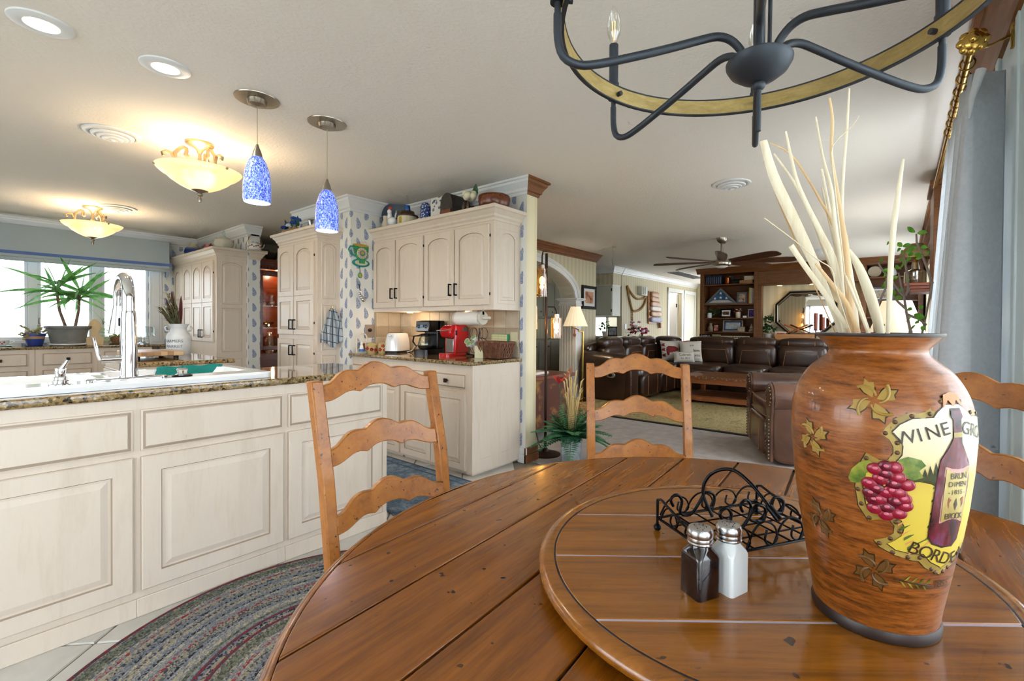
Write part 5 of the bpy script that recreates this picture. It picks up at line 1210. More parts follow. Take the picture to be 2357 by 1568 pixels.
# ---- ladderback chairs
UT = [(0, .060), (.08, .0585), (.16, .053), (.24, .045), (.30, .038), (.33, .036), (.38, .0375), (.45, .039), (.53, .0386), (.60, .036), (.68, .028), (.76, .016), (.84, .006), (.92, .001), (1, 0)]
UB = [(0, -.013), (.08, -.0135), (.16, -.0165), (.24, -.023), (.30, -.030), (.33, -.0315), (.38, -.029), (.45, -.026), (.53, -.0265), (.60, -.030), (.68, -.036), (.76, -.042), (.84, -.0465), (.92, -.048), (1, -.048)]
def ladder_chair():
    c = thing('ladderback_chair', '', 'chair', (0, 0, 0), 0, 'ladderback dining chairs'); hw = .195
    for s in (-1, 1):
        b = B(); sec = lambda x, y, z: [(x-.018, y-.017, z), (x+.018, y-.017, z), (x+.018, y+.017, z), (x-.018, y+.017, z)]
        path = [(s*(hw+.012), -.235, 0), (s*(hw+.012), -.205, .25), (s*(hw+.012), -.20, .47), (s*(hw+.014), -.235, .72), (s*(hw+.016), -.30, 1.0)]
        vs = [p for q in path for p in sec(*q)]; n = len(path)
        b.add(vs, [(3, 2, 1, 0), tuple(4*(n-1)+k for k in range(4))]+[(4*i+k, 4*i+(k+1) % 4, 4*i+4+(k+1) % 4, 4*i+4+k) for i in range(n-1) for k in range(4)])
        b.build('post', m_chairwood, c, bev=.004)
        b = B(); b.add([p for q in ((s*.20, .19, 0), (s*.205, .195, .44)) for p in sec(*q)], [(3, 2, 1, 0), (4, 5, 6, 7)]+[(k, (k+1) % 4, 4+(k+1) % 4, 4+k) for k in range(4)]); b.build('leg', m_chairwood, c, bev=.004)
        b = B(); b.cyl((s*.205, -.20, .2), (s*.205, .19, .2), .012, n=8); b.build('stretcher', m_chairwood, c, smooth=50)
    b = B(); b.cyl((-.2, .19, .26), (.2, .19, .26), .012, n=8); b.build('stretcher', m_chairwood, c, smooth=50)
    b = B(); b.prism([(-.215, -.2, .44), (.215, -.2, .44), (.235, .22, .44), (-.235, .22, .44)], (0, 0, .03)); b.build('seat', m_chairwood, c, bev=.01, seg=3)
    for zt in (.985, .80, .615):
        yb = -.30+(1.0-zt)*.23; lean = .23; us = [(-q, t) for q, t in UT[::-1]]+UT[1:]; ub = [(-q, t) for q, t in UB[::-1]]+UB[1:]
        b = B(); vs = []
        for (u, h), (_, l) in zip(us, ub):
            bow = -.022*(1-u*u)
            for hh in (h, l):
                y = yb+bow-hh*lean
                vs += [(u*hw, y-.010, zt+hh), (u*hw, y+.010, zt+hh)]
        n = len(us); fs = [(0, 1, 3, 2), ((n-1)*4, (n-1)*4+2, (n-1)*4+3, (n-1)*4+1)]
        for i in range(n-1):
            a, d = i*4, i*4+4; fs += [(a, a+2, d+2, d), (a+1, d+1, d+3, a+3), (a, d, d+1, a+1), (a+2, a+3, d+3, d+2)]
        b.add(vs, fs); b.build('slat', m_chairwood, c, bev=.003, smooth=50)
    return c
ch = ladder_chair()
for k, (x, y, dx, dy, lab) in enumerate(((.878, 1.362, 0, -1, 'honey ladderback chair in front of the island cabinets'), (1.905, .93, -.82, -.57, 'honey ladderback chair facing the camera before the living room'), (1.745, -.15, -.93, .37, 'honey ladderback chair partly hidden by the vase and cut off by the picture edge'))):
    o = ch if k == 0 else copy_tree(ch); L = math.hypot(dx, dy); dx /= L; dy /= L
    o.location = (x+dx*.30, y+dy*.30, .013); o.rotation_euler = (0, 0, math.atan2(dy, dx)-pi/2); o['label'] = lab
# ---- shakers
m_pep = mat('black_pepper_glass', (26, 14, 14), .08, coat=.6); m_salt = mat('salt_glass', (226, 230, 230), .15, coat=.5)
def shaker(label, x, y, mt, rz):
    c = thing('shaker', label, 'shaker', (x, y, SZ), rz, 'salt and pepper shakers'); h = .0215
    b = B(); rings(b, [(rrect(-h, h, -h, h, .006), 0), (rrect(-h, h, -h, h, .006), .058), (rrect(-h+.001, h-.001, -h+.001, h-.001, .009), .063), (rrect(-.017, .017, -.017, .017, .0165), .072), (rrect(-.0155, .0155, -.0155, .0155, .0155), .078)]); b.build('bottle', mt, c, smooth=50)
    b = B(); b.lathe([(.0185, .077), (.0195, .079), (.0185, .081), (.0192, .084), (.0185, .087), (.0195, .089), (.0195, .096), (.017, .100), (0, .1015)], 26); l_ = b.build('lid', m_steel, c, smooth=35)
    for k in range(11):
        a = k*2.4; r_ = .0035*math.sqrt(k); b = B(); b.lathe([(.0009, .1004), (0, .1018)], 6, (r_*cos(a), r_*sin(a), .0002)); b.build('hole', m_black, l_)
shaker('square pepper shaker with steel lid on the turntable', .703, .236, m_pep, math.radians(62)); shaker('square white salt shaker with steel lid on the turntable', .742, .205, m_salt, math.radians(70))
# ---- wire rack
c = thing('wire_rack', 'black scrolled wire napkin rack between shakers and vase', 'rack', (.864, .375, SZ), math.atan2(-.54, .84))
LX, LY = .25, -.165; m_wire = mat('black_wire', (22, 24, 28), .3, .8)
for x, y in ((0, 0), (LX, 0), (0, LY), (LX, LY)):
    b = B(); b.sq((x, y, .0075), (.015, .015, .015), n=10, m=7); b.build('ball_foot', m_wire, c, smooth=60)
    b = B(); b.cyl((x, y, .01), (x, y, .062 if y == 0 else .026), .0028, n=7); b.build('leg', m_wire, c)
for p, q in (((0, 0), (LX, 0)), ((0, LY), (LX, LY)), ((0, 0), (0, LY)), ((LX, 0), (LX, LY))): b = B(); b.cyl(p+(.026,), q+(.026,), .0026, n=7); b.build('rail', m_wire, c)
for k in range(1, 6): b = B(); b.cyl((LX*k/6, 0, .027), (LX*k/6, LY, .027), .0018, n=6); b.build('cross_wire', m_wire, c)
for k in range(1, 4): b = B(); b.cyl((0, LY*k/4, .025), (LX, LY*k/4, .025), .0018, n=6); b.build('cross_wire', m_wire, c)
for x in (0, LX): b = B(); b.tube([(x, 0, .062), (x, -.012, .066), (x, LY*.5, .046), (x, LY, .027)], .0026, 7); b.build('side_rail', m_wire, c, smooth=60)
def curl(par, P_, sc=1.0, nm='scroll'):
    b = B(); b.tube(cr3([P_(*q) for q in ((0, 0), (.012, .024), (.028, .034), (.046, .026), (.052, .008), (.042, -.001), (.031, .007), (.034, .022))], 3), .0019, 6); b.build(nm, m_wire, par, smooth=60)
for x in (0, LX):
    for k in range(3): curl(c, lambda u, h, x=x, k=k: (x, -.012-k*.045-u, .028+h*(.9-.2*k)))
for k in range(4): curl(c, lambda u, h, k=k: (.006+k*.06+u*1.3, LY, .028+h*1.25))
for k in range(4): curl(c, lambda u, h, k=k: (.006+k*.06+u*1.3, 0, .03+h*1.0))
b = B(); b.tube(cr3([(LX*.40, LY*.24, .03), (LX*.36, LY*.14, .075), (LX*.40, LY*.20, .112), (LX*.48, LY*.40, .130), (LX*.54, LY*.62, .112), (LX*.60, LY*.86, .070)], 5), .0034, 8); b.build('handle', m_wire, c, smooth=60)
b = B(); b.cyl((LX*.595, LY*.80, .078), (LX*.605, LY*.93, .062), .0065, n=10); b.build('handle_wrap', m_wire, c, smooth=60)
for (u0, v0) in ((.18, .1), (.36, .62), (.62, .5)):
    b = B(); b.tube(cr3([(LX*u0-.02, LY*v0, .052), (LX*u0-.026, LY*v0, .066), (LX*u0-.012, LY*v0, .074), (LX*u0, LY*v0, .06), (LX*u0-.004, LY*v0, .036), (LX*u0+.02, LY*v0, .030), (LX*u0+.035, LY*(v0+.03), .05), (LX*u0+.05, LY*(v0+.05), .074), (LX*u0+.07, LY*(v0+.06), .066), (LX*u0+.066, LY*(v0+.06), .044), (LX*u0+.05, LY*(v0+.06), .046)], 3), .0030, 7); b.build('spring_scroll', m_wire, c, smooth=60)
# ---- vase with painted wine crest
VX, VY = .81, .025
VP = [(.0745, .775), (.0740, .79), (.0765, .81), (.0835, .85), (.0915, .90), (.0985, .95), (.1035, 1.0), (.1055, 1.04), (.1035, 1.075), (.096, 1.10), (.083, 1.122), (.070, 1.134), (.060, 1.143), (.058, 1.15), (.0625, 1.157), (.0745, 1.170)]
def vr(z):
    for (r0, z0), (r1, z1) in zip(VP, VP[1:]):
        if z0 <= z <= z1: return r0+(r1-r0)*(z-z0)/(z1-z0)
    return VP[0][0] if z < VP[0][1] else VP[-1][0]
def vase_mat():
    k = NT('rubbed_terracotta'); n1 = k.noise(k.obj((1, 1, 7)), 26, 7, .75, .2); n2 = k.noise(k.obj(), 6, 3)
    f = k.m('ADD', k.m('MULTIPLY', n1, .65), k.m('MULTIPLY', n2, .35)); k.bump(n1, .05, .003)
    return k.p(c=k.ramp(f, [(.34, srgb((44, 20, 6))), (.43, srgb((108, 56, 16))), (.52, srgb((150, 84, 28))), (.66, srgb((180, 112, 54)))]), r=.32, coat=.25)
c = thing('terracotta_vase', 'large rubbed terracotta vase painted with wine bottle, grapes and crest', 'vase', (VX, VY, SZ))
zo = lambda p: [(r, z-SZ) for r, z in p]
# smooth the profile (Catmull-Rom)
def cr(P, n=4):
    out = []
    for i in range(len(P)-1):
        p0, p1, p2, p3 = P[max(0, i-1)], P[i], P[i+1], P[min(len(P)-1, i+2)]
        for q in range(n):
            t = q/n; out.append(tuple(.5*((2*p1[j])+(-p0[j]+p2[j])*t+(2*p0[j]-5*p1[j]+4*p2[j]-p3[j])*t*t+(-p0[j]+3*p1[j]-3*p2[j]+p3[j])*t**3) for j in (0, 1)))
    return out+[P[-1]]
b = B(); b.lathe(zo(cr(VP[1:])+[(.070, 1.170), (.056, 1.155), (.052, 1.148), (.058, 1.138), (.09, 1.10), (.097, 1.04), (.07, .80), (0, .79)]), 72); b.build('body', vase_mat(), c, smooth=60)
b = B(); b.lathe(zo([(.071, .775), (.0755, .776), (.0765, .784), (.0745, .7905), (.07, .791)]), 56); b.build('foot_band', mat('dark_umber', (44, 30, 26), .4), c, smooth=60)
b = B(); b.lathe(zo([(.0735, 1.1685), (.0752, 1.1705), (.0750, 1.1735), (.070, 1.1735), (.069, 1.1695)]), 56, cap=False); b.build('rim_band', mat('charcoal_rim', (62, 52, 50), .35), c, smooth=60)
TH = -2.27
def unwrap(pts):
    out = []
    for th, z in pts:
        if th > 0: th -= 2*pi
        out.append((th, z))
    return out
def vmap(th, z, lift): r = vr(z)+lift; return (r*cos(th), r*sin(th), z-SZ)
def inside(p, poly):
    x, y = p; r = False; n = len(poly)
    for i in range(n):
        x1, y1 = poly[i]; x2, y2 = poly[i-1]
        if (y1 > y) != (y2 > y) and x < (x2-x1)*(y-y1)/(y2-y1)+x1: r = not r
    return r
def decal(name, pts, mt, lift, par=None, step=.012, th=.0):
    """thin painted shape following the vase; pts in (angle, z)"""
    P_ = [Vector((t*.1, z)) for t, z in pts]; n = len(P_)
    xs = [p.x for p in P_]; ys = [p.y for p in P_]; poly = [(p.x, p.y) for p in P_]; V = list(P_)
    x = min(xs)+step/2
    while x < max(xs):
        y = min(ys)+step/2
        while y < max(ys):
            if inside((x, y), poly) and min((Vector((x, y))-q).length for q in P_) > step*.35: V.append(Vector((x, y)))
            y += step
        x += step
    res = delaunay_2d_cdt(V, [], [list(range(n))], 1, 1e-6)
    b = B(); b.add([vmap(v.x/.1, v.y, lift) for v in res[0]], res[2]); return b.build(name, mt, par or c, smooth=60)
mirror = lambda pts: pts+[(2*TH-t, z) for t, z in pts[::-1]]
def paint(name, *cs, ns=25, r=.35):
    return mat(name, cs[0], r, c2=(cs[1] if len(cs) > 1 else None), ns=ns)
OUT = mirror(unwrap([(-2.373,1.097),(-2.52,1.0882),(-2.583,1.0819),(-2.802,1.0772),(-2.929,1.0698),(-3.012,1.0584),(-3.052,1.0499),(-2.981,1.0444),(-2.939,1.0356),(-2.937,1.0276),(-2.987,1.0188),(-3.069,1.0174),(3.087,1.0239),(3.045,1.0142),(3.012,1.0024),(2.976,0.9789),(3.009,0.9542),(3.113,0.9372),(-3.057,0.9415),(-2.945,0.9426),(-2.897,0.9363),(-2.904,0.9263),(-2.982,0.919),(-3.11,0.9129),(-3.049,0.9057),(-2.878,0.8981),(-2.673,0.8937),(-2.594,0.8936),(-2.497,0.8847),(-2.276,0.8754),(-2.096,0.8737)])[:-1]); INN = mirror(unwrap([(-2.37,1.0882),(-2.49,1.0796),(-2.542,1.0733),(-2.763,1.0706),(-2.878,1.063),(-2.95,1.0533),(-2.882,1.0462),(-2.847,1.0375),(-2.854,1.026),(-2.925,1.015),(-3.047,1.0092),(3.12,1.0116),(3.093,1.0015),(3.063,0.9811),(3.09,0.9593),(-3.13,0.9483),(-2.948,0.951),(-2.829,0.9445),(-2.794,0.9366),(-2.81,0.9256),(-2.888,0.9175),(-2.961,0.9117),(-2.87,0.9054),(-2.684,0.903),(-2.554,0.904),(-2.443,0.8933),(-2.243,0.8839),(-2.129,0.8823)])[:-1])
m_crest = paint('crest_gold', (150, 124, 54), (186, 160, 84)); m_line = paint('painted_outline', (58, 40, 20))
def grow(P_, k):
    cx_ = sum(p[0] for p in P_)/len(P_); cz_ = sum(p[1] for p in P_)/len(P_)
    return [(p[0]+(p[0]-cx_)*k, p[1]+(p[1]-cz_)*k) for p in P_]
crest = decal('crest_outline', grow(OUT, .012), m_line, .0004)
decal('crest_border', OUT, m_crest, .0008); decal('crest_inner_line', grow(INN, .014), m_line, .0012, crest)
kf = NT('painted_vineyard_field'); zf = kf.m('ADD', kf.n('SeparateXYZ', {0: kf.obj()}).outputs[2], kf.m('MULTIPLY', kf.noise(kf.obj(), 40, 3), .02))
m_field = kf.p(c=kf.ramp(kf.m('MULTIPLY', zf, 2.5), [(.30, srgb((222, 196, 70))), (.54, srgb((226, 198, 78))), (.585, srgb((216, 186, 76))), (.64, srgb((232, 220, 170))), (.75, srgb((238, 230, 200)))]), r=.35)
decal('crest_field', INN, m_field, .0016)
m_hedge = paint('painted_dark_hedge', (34, 38, 20), (70, 74, 30)); m_rowg = paint('painted_vine_row', (70, 92, 34), (110, 120, 50)); m_rowo = paint('painted_orange_row', (222, 150, 90))
decal('tree_line', [(-2.80, .994), (-2.47, .990), (-2.47, 1.006), (-2.52, 1.020), (-2.54, 1.004), (-2.58, 1.016), (-2.60, 1.002), (-2.63, 1.012), (-2.66, 1.0), (-2.78, 1.001)], m_hedge, .0020)
for k in range(5):
    t0, z0 = -2.93+.045*k, .955-.012*k; t1, z1 = -2.50, .990-.016*k
    decal('vine_row', [(t0, z0), (t1, z1-.001), (t1, z1+.0018), (t0, z0+.004)], m_rowg, .0020); decal('orange_row', [(t0+.02, z0-.006), (t1, z1-.007), (t1, z1-.005), (t0+.02, z0-.0035)], m_rowo, .0019)
kb = NT('painted_wine_bottle'); nb = kb.noise(kb.obj((1, 1, .3)), 70, 3)
m_bottle = kb.p(c=kb.ramp(nb, [(.35, srgb((44, 10, 16))), (.5, srgb((112, 18, 36))), (.62, srgb((120, 60, 96))), (.72, srgb((206, 180, 196)))]), r=.25)
BOT = [(-2.33, 1.082), (-2.19, 1.082), (-2.18, 1.075), (-2.205, 1.071), (-2.205, 1.043), (-2.15, 1.032), (-2.06, 1.018), (-2.05, .9988), (-2.04, .9876), (-2.07, .9437), (-2.09, .9228), (-2.17, .9150), (-2.331, .9145), (-2.47, .9192), (-2.53, .9276), (-2.53, .9417), (-2.514, .9748), (-2.493, 1.0071), (-2.47, 1.023), (-2.38, 1.0387), (-2.325, 1.0489), (-2.32, 1.071), (-2.345, 1.075)]
decal('painted_bottle_outline', grow(BOT, .03), m_line, .0023, step=.008); bt = decal('painted_bottle', BOT, m_bottle, .0027, step=.008)
decal('bottle_neck_band', [(-2.325, 1.050), (-2.205, 1.050), (-2.205, 1.056), (-2.325, 1.056)], m_crest, .0031, bt)
decal('bottle_label_edge', [(-2.42, 1.0145), (-2.06, 1.0145), (-2.07, .9445), (-2.43, .9445)], paint('label_pink', (206, 150, 140)), .0031, bt); lb = decal('bottle_label', [(-2.405, 1.012), (-2.075, 1.012), (-2.085, .947), (-2.415, .947)], paint('label_gold', (176, 150, 74), (204, 184, 110)), .0035, bt)
def vtext(s, size, t0, z0, t1, z1, lift, par, mt=m_line, nm='lettering'):
    n = len(s)
    for i, chh in enumerate(s):
        if chh == ' ': continue
        f = i/max(1, n-1); th = t0+(t1-t0)*f; z = z0+(z1-z0)*f; sl = math.atan2((z1-z0), (t1-t0)*vr(z0))
        vs, fs = txt(chh, size, .0); b = B()
        b.add([vmap(th+(p.x*cos(sl)-p.y*sin(sl))/vr(z), z+p.x*sin(sl)+p.y*cos(sl), lift) for p in vs], fs); b.build(nm, mt, par)
vtext('WINE', .0225, -2.83, 1.0475, -2.42, 1.0595, .0022, crest); vtext('GROWN', .0225, -2.12, 1.0595, -1.55, 1.0445, .0022, crest)
vtext('BORD', .0225, -2.675, .9100, -2.24, .8965, .0022, crest); vtext('EAUX', .0225, -2.08, .8955, -1.62, .9085, .0022, crest); vtext('1855', .0135, -2.30, .861, -2.07, .861, .0010, crest)
vtext('BRUN', .0105, -2.33, 1.003, -2.15, 1.003, .0038, lb); vtext('DIMEN', .0090, -2.34, .993, -2.14, .993, .0038, lb); vtext('-1855-', .0080, -2.35, .983, -2.13, .983, .0038, lb); vtext('BROOK', .0105, -2.35, .953, -2.14, .953, .0038, lb)
decal('label_diamond', [(-2.24, .976), (-2.215, .968), (-2.24, .960), (-2.265, .968)], m_line, .0038, lb, .02)
for s_ in (-1, 1): decal('label_flourish', [(-2.24+s_*.07, .974), (-2.24+s_*.11, .977), (-2.24+s_*.115, .968), (-2.24+s_*.09, .963), (-2.24+s_*.095, .970)], paint('flourish_red', (150, 70, 40)), .0038, lb, .02)
m_grape = NT('painted_grape'); lw = m_grape.n('LayerWeight', {0: .35}); m_grape = m_grape.p(c=srgb((150, 22, 48)), r=.25)
for i, (t, z) in enumerate(unwrap([(-3.015,1.0022),(-2.923,1.0104),(-3.109,1.0059),(-3.006,1.0105),(3.122,0.9868),(-3.055,0.9945),(-2.928,0.9905),(-2.801,0.9904),(-2.889,0.9987),(-3.09,0.9814),(-2.999,0.9783),(-2.876,0.9799),(-3.116,0.9669),(-3.066,0.9685),(-2.946,0.9814),(-2.9,0.9685),(-2.825,0.9723),(-3.104,0.9559),(-2.988,0.9594),(-2.992,0.9501),(-2.868,0.9538),(3.134,0.9745),(-2.81,0.9643)])):
    p = vmap(t, z, .0020); b = B(Matrix.Translation(p) @ Matrix.Rotation(t, 4, 'Z')); b.sq((0, 0, 0), (.006, .0178, .0152), n=14, m=9); g_ = b.build('painted_grape', m_grape if i % 3 else mat('painted_grape_dark', (104, 14, 36), .25), c, smooth=60)
    b = B(Matrix.Translation(p) @ Matrix.Rotation(t, 4, 'Z')); b.sq((.0022, 0, .0012), (.0022, .007, .0045), n=10, m=6); b.build('grape_shine', paint('grape_pink', (216, 110, 132)), g_, smooth=60)
m_vleaf = paint('painted_vine_leaf', (70, 106, 36), (168, 170, 60), ns=45)
l1 = decal('painted_leaf', unwrap([(2.908,0.9885),(2.945,1.0008),(3.023,1.011),(3.109,1.0156),(-3.11,1.0113),(-3.141,1.0024),(3.089,0.9986),(3.067,0.9869),(2.988,0.9835),(2.931,0.9834)]), m_vleaf, .0024, step=.008); l2 = decal('painted_leaf', unwrap([(-2.895,1.0202),(-2.802,1.0252),(-2.674,1.0223),(-2.626,1.0159),(-2.69,1.0089),(-2.644,1.0013),(-2.75,0.9964),(-2.838,1.0009),(-2.871,1.0097)]), m_vleaf, .0024, step=.008)
m_rivet = mat('painted_rivet', (88, 52, 20), .3)
for (t, z) in unwrap([(-2.42,1.0915),(-2.574,1.0775),(-2.762,1.0742),(-2.925,1.0659),(-3.016,1.0513),(-2.905,1.0408),(-2.902,1.0288),(3.088,1.0173),(3.004,0.9754),(3.039,0.9574),(3.124,0.9409),(-2.889,0.9414),(-2.841,0.9302),(-2.935,0.919),(-3.05,0.9101),(-2.903,0.901),(-2.729,0.8976),(-2.587,0.8983),(-2.41,0.8831),(-2.206,0.8784)])+[(2*TH-t, z) for t, z in unwrap([(-2.42,1.0915),(-2.574,1.0775),(-2.762,1.0742),(-2.925,1.0659),(-3.016,1.0513),(-2.905,1.0408),(-2.902,1.0288),(3.088,1.0173),(3.004,0.9754),(3.039,0.9574),(3.124,0.9409),(-2.889,0.9414),(-2.841,0.9302),(-2.935,0.919),(-3.05,0.9101),(-2.903,0.901),(-2.729,0.8976),(-2.587,0.8983),(-2.41,0.8831),(-2.206,0.8784)])]:
    b = B(Matrix.Translation(vmap(t, z, .001)) @ Matrix.Rotation(t, 4, 'Z')); b.sq((0, 0, 0), (.0024, .0055, .0055), n=8, m=6); b.build('rivet', m_rivet, crest, smooth=60)
decal('scroll_crest', [(-2.42, 1.084), (-2.33, 1.094), (-2.27, 1.086), (-2.21, 1.094), (-2.12, 1.084), (-2.16, 1.100), (-2.27, 1.103), (-2.38, 1.100)], paint('crest_orange', (206, 134, 70)), .0026, crest)
def fleur(t, z, s=1.0, mt=None):
    mt = mt or paint('fleur_gold', (170, 138, 66)); f_ = None
    for ang in (.5, 2.0, 3.6, 5.1):
        u, v = cos(ang), sin(ang); q = lambda a, w_: (t+(u*a-v*w_)*s/.1, z+(v*a+u*w_)*s)
        for k, shp in enumerate((.0, .0018)):
            o = decal('painted_fleur', [q(.004-shp*.3, 0), q(.012, .006+.0), q(.020, .0085), q(.022, .003), q(.028, 0), q(.022, -.003), q(.020, -.0085), q(.012, -.006)] if k else [q(.002, 0), q(.012, .0075), q(.021, .0105), q(.0235, .004), q(.031, 0), q(.0235, -.004), q(.021, -.0105), q(.012, -.0075)], mt if k else m_line, .0006+.0005*k, f_, .02)
            f_ = f_ or o
    for ang in (1.2, 2.8, 4.3, 5.9):
        b = B(); b.tube([vmap(t+s*(.006+.018*f)*cos(ang+f*1.3)/.1, z+s*(.006+.018*f)*sin(ang+f*1.3), .0008) for f in [k/7 for k in range(8)]], [.0012, .0014, .0016, .0018, .0018, .0018, .002, .0022], 6); b.build('painted_curl', mt, f_, smooth=60)
fleur(-3.131, 1.0900); fleur(-3.105, .8718, .95, paint('fleur_umber', (110, 76, 36))); fleur(2.45, 1.03, .9); fleur(2.5, .92, .9, paint('fleur_umber2', (110, 76, 36)))
b = B(); b.tube([vmap(-2.86+.5*f, .866-.006*f, .0008) for f in [k/8 for k in range(9)]], .0009, 5); lr_ = b.build('laurel_stem', m_line, c)
for k in range(8):
    t, z = -2.80+.048*k, .865-.0005*k; s_ = 1 if k % 2 else -1
    decal('laurel_leaf', [(t, z), (t+.05, z+s_*.006), (t+.09, z+s_*.0085), (t+.05, z+s_*.0025)], m_vleaf, .001, lr_, .02)
# ---- dried palm strips standing in the vase
m_palmd = wood('bleached_palm_strip', (206, 188, 152), (236, 226, 200), st=(18, 18, 1), ns=4, r=.6)
m_palmt = wood('tan_palm_strip', (196, 156, 104), (222, 190, 144), st=(18, 18, 1), ns=4, r=.6)
LABS = ['broad bleached palm sheath leaning out to the side of the vase, tallest on that side', 'thin tan palm sliver along the broad sheath', 'slender bleached palm strip crossing behind the middle of the bunch', 'bleached palm strip curving beside the broad sheath', 'thin curved tan palm strip bending over at its tip', 'long bleached palm strip in the middle of the bunch with pointed tip', 'tall tan-tipped palm strip in the middle of the bunch', 'tallest bleached palm strip pointing straight up', 'short bleached palm strip half hidden at the back of the bunch', 'shortest palm strip half hidden at the back of the bunch', 'widest pale palm blade low at the side of the bunch', 'cut-topped short palm sheath at the outer edge of the bunch', 'lone straight palm stalk standing apart from the bunch', 'thin wiry palm fibre sticking out sideways', 'fine palm fibre crossing near the top of the bunch', 'tan palm blade leaning low in front of the bunch', 'narrow palm strip low in front of the bunch', 'narrow curled palm strip at the front rim of the vase']
for i, P_ in enumerate([[(-0.0974,0.1306,1.4453,0.011),(-0.0908,0.1213,1.3978,0.0146),(-0.0791,0.1053,1.3491,0.0166),(-0.0673,0.0893,1.3029,0.0161),(-0.0556,0.0733,1.2542,0.0134),(-0.0453,0.0592,1.2055,0.011),(-0.0395,0.0511,1.1751,0.0098)],[(-0.0859,0.1316,1.4208,0.003),(-0.074,0.1153,1.3665,0.0035),(-0.062,0.099,1.3171,0.003),(-0.0583,0.0939,1.3022,0.002)],[(-0.0665,0.1231,1.4346,0.003),(-0.0475,0.0977,1.3896,0.0045),(-0.0338,0.0793,1.3445,0.005),(-0.0217,0.0628,1.2943,0.006),(-0.0126,0.0504,1.2567,0.0063),(-0.0036,0.038,1.2191,0.0063),(0.0024,0.0295,1.1752,0.005)],[(-0.0891,0.1036,1.4547,0.0029),(-0.0841,0.0965,1.4139,0.0048),(-0.0798,0.0904,1.3851,0.0058),(-0.0711,0.0786,1.3515,0.0067),(-0.0595,0.063,1.3132,0.0082),(-0.0494,0.0492,1.2773,0.0096),(-0.0437,0.0411,1.2293,0.0096),(-0.0366,0.0309,1.1753,0.0087)],[(-0.0593,0.1306,1.4549,0.0015),(-0.0407,0.1061,1.4385,0.0031),(-0.0252,0.0855,1.403,0.0036),(-0.0129,0.0689,1.3674,0.0041),(-0.0037,0.0565,1.3394,0.0051),(0.0009,0.0499,1.2961,0.0061),(0.0051,0.0424,1.175,0.0061)],[(-0.0517,0.072,1.4799,0.0024),(-0.046,0.0636,1.4227,0.0044),(-0.0387,0.0534,1.3764,0.0059),(-0.0359,0.049,1.3276,0.0073),(-0.0317,0.0425,1.2667,0.0107),(-0.0276,0.0356,1.1752,0.011)],[(-0.0632,0.0544,1.497,0.0033),(-0.0611,0.0512,1.465,0.0047),(-0.0627,0.0526,1.4225,0.0047),(-0.0593,0.0474,1.3775,0.0057),(-0.0552,0.0411,1.3232,0.0085),(-0.0524,0.037,1.2877,0.0109),(-0.0485,0.03,1.1754,0.0118)],[(-0.0045,0.0362,1.5283,0.0025),(-0.007,0.0385,1.4684,0.0045),(-0.0103,0.0417,1.406,0.005),(-0.0121,0.043,1.3485,0.0065),(-0.0092,0.0386,1.3061,0.0075),(-0.0033,0.0299,1.2438,0.0085),(0.001,0.0232,1.1752,0.0085)],[(-0.0119,0.0685,1.4159,0.0036),(-0.0067,0.0609,1.3675,0.0046),(-0.0006,0.0522,1.314,0.0051),(0.0053,0.0433,1.2451,0.0051)],[(-0.0062,0.0689,1.3906,0.0026),(-0.0024,0.0634,1.3585,0.0036),(0.0029,0.0559,1.3226,0.0041),(0.0098,0.0461,1.2713,0.0041)],[(-0.0002,0.0349,1.2946,0.006),(0.0089,0.0227,1.2695,0.0131),(0.018,0.0103,1.2319,0.0166),(0.024,0.0019,1.1993,0.0161),(0.0278,-0.0033,1.1754,0.0141)],[(-0.1077,0.0923,1.2914,0.0084),(-0.1014,0.0837,1.2647,0.0079),(-0.0916,0.0703,1.2275,0.0079),(-0.0846,0.0608,1.1973,0.007),(-0.079,0.0531,1.1753,0.0061)],[(0.0241,-0.0272,1.421,0.0034),(0.0186,-0.0211,1.3648,0.0083),(0.0139,-0.016,1.3038,0.0088),(0.0114,-0.0139,1.2306,0.0083),(0.0097,-0.0126,1.1756,0.0063)],[(-0.1405,0.119,1.326,0.0014),(-0.1154,0.086,1.2954,0.0014),(-0.0987,0.0639,1.2726,0.0014),(-0.0861,0.0474,1.259,0.0014),(-0.0834,0.0436,1.2384,0.0014)],[(-0.0508,0.0215,1.4678,0.0009),(-0.0566,0.0287,1.4538,0.0012),(-0.0723,0.0487,1.428,0.0014),(-0.0731,0.0493,1.4024,0.0019)],[(-0.0929,0.0646,1.2665,0.0037),(-0.0817,0.0496,1.2389,0.006),(-0.072,0.0365,1.2136,0.0069),(-0.0651,0.0269,1.1755,0.0069)],[(-0.0588,0.0282,1.2512,0.0033),(-0.0518,0.0186,1.2163,0.0037),(-0.0434,0.0071,1.1757,0.0042)],[(-0.0809,0.0323,1.2494,0.0032),(-0.0727,0.0211,1.2109,0.0036),(-0.0659,0.0117,1.1757,0.0036)]]):
    b = B()
    r0 = math.hypot(P_[-1][0], P_[-1][1]); k_ = max(0, 1-.050/max(r0, 1e-6)) if P_[-1][2] < 1.18 else 0; z0, z1 = P_[-1][2], P_[0][2]
    P_ = [(x-P_[-1][0]*k_*(1-(z-z0)/(z1-z0)), y-P_[-1][1]*k_*(1-(z-z0)/(z1-z0)), z, w_) for x, y, z, w_ in P_]; end = P_[-1]; e_ = .044/max(.044, math.hypot(end[0], end[1]))
    tail = [(end[0]*e_, end[1]*e_, 1.145, end[3]*.8), (end[0]*.8*e_, end[1]*.8*e_, 1.0, end[3]*.7), (end[0]*.5*e_, end[1]*.5*e_, .83, end[3]*.6)]
    Q = cr([tuple(p[:2]) for p in P_], 3); Z = [p[1] for p in cr([(0, p[2]) for p in P_], 3)]; W_ = [p[1] for p in cr([(0, p[3]) for p in P_], 3)]
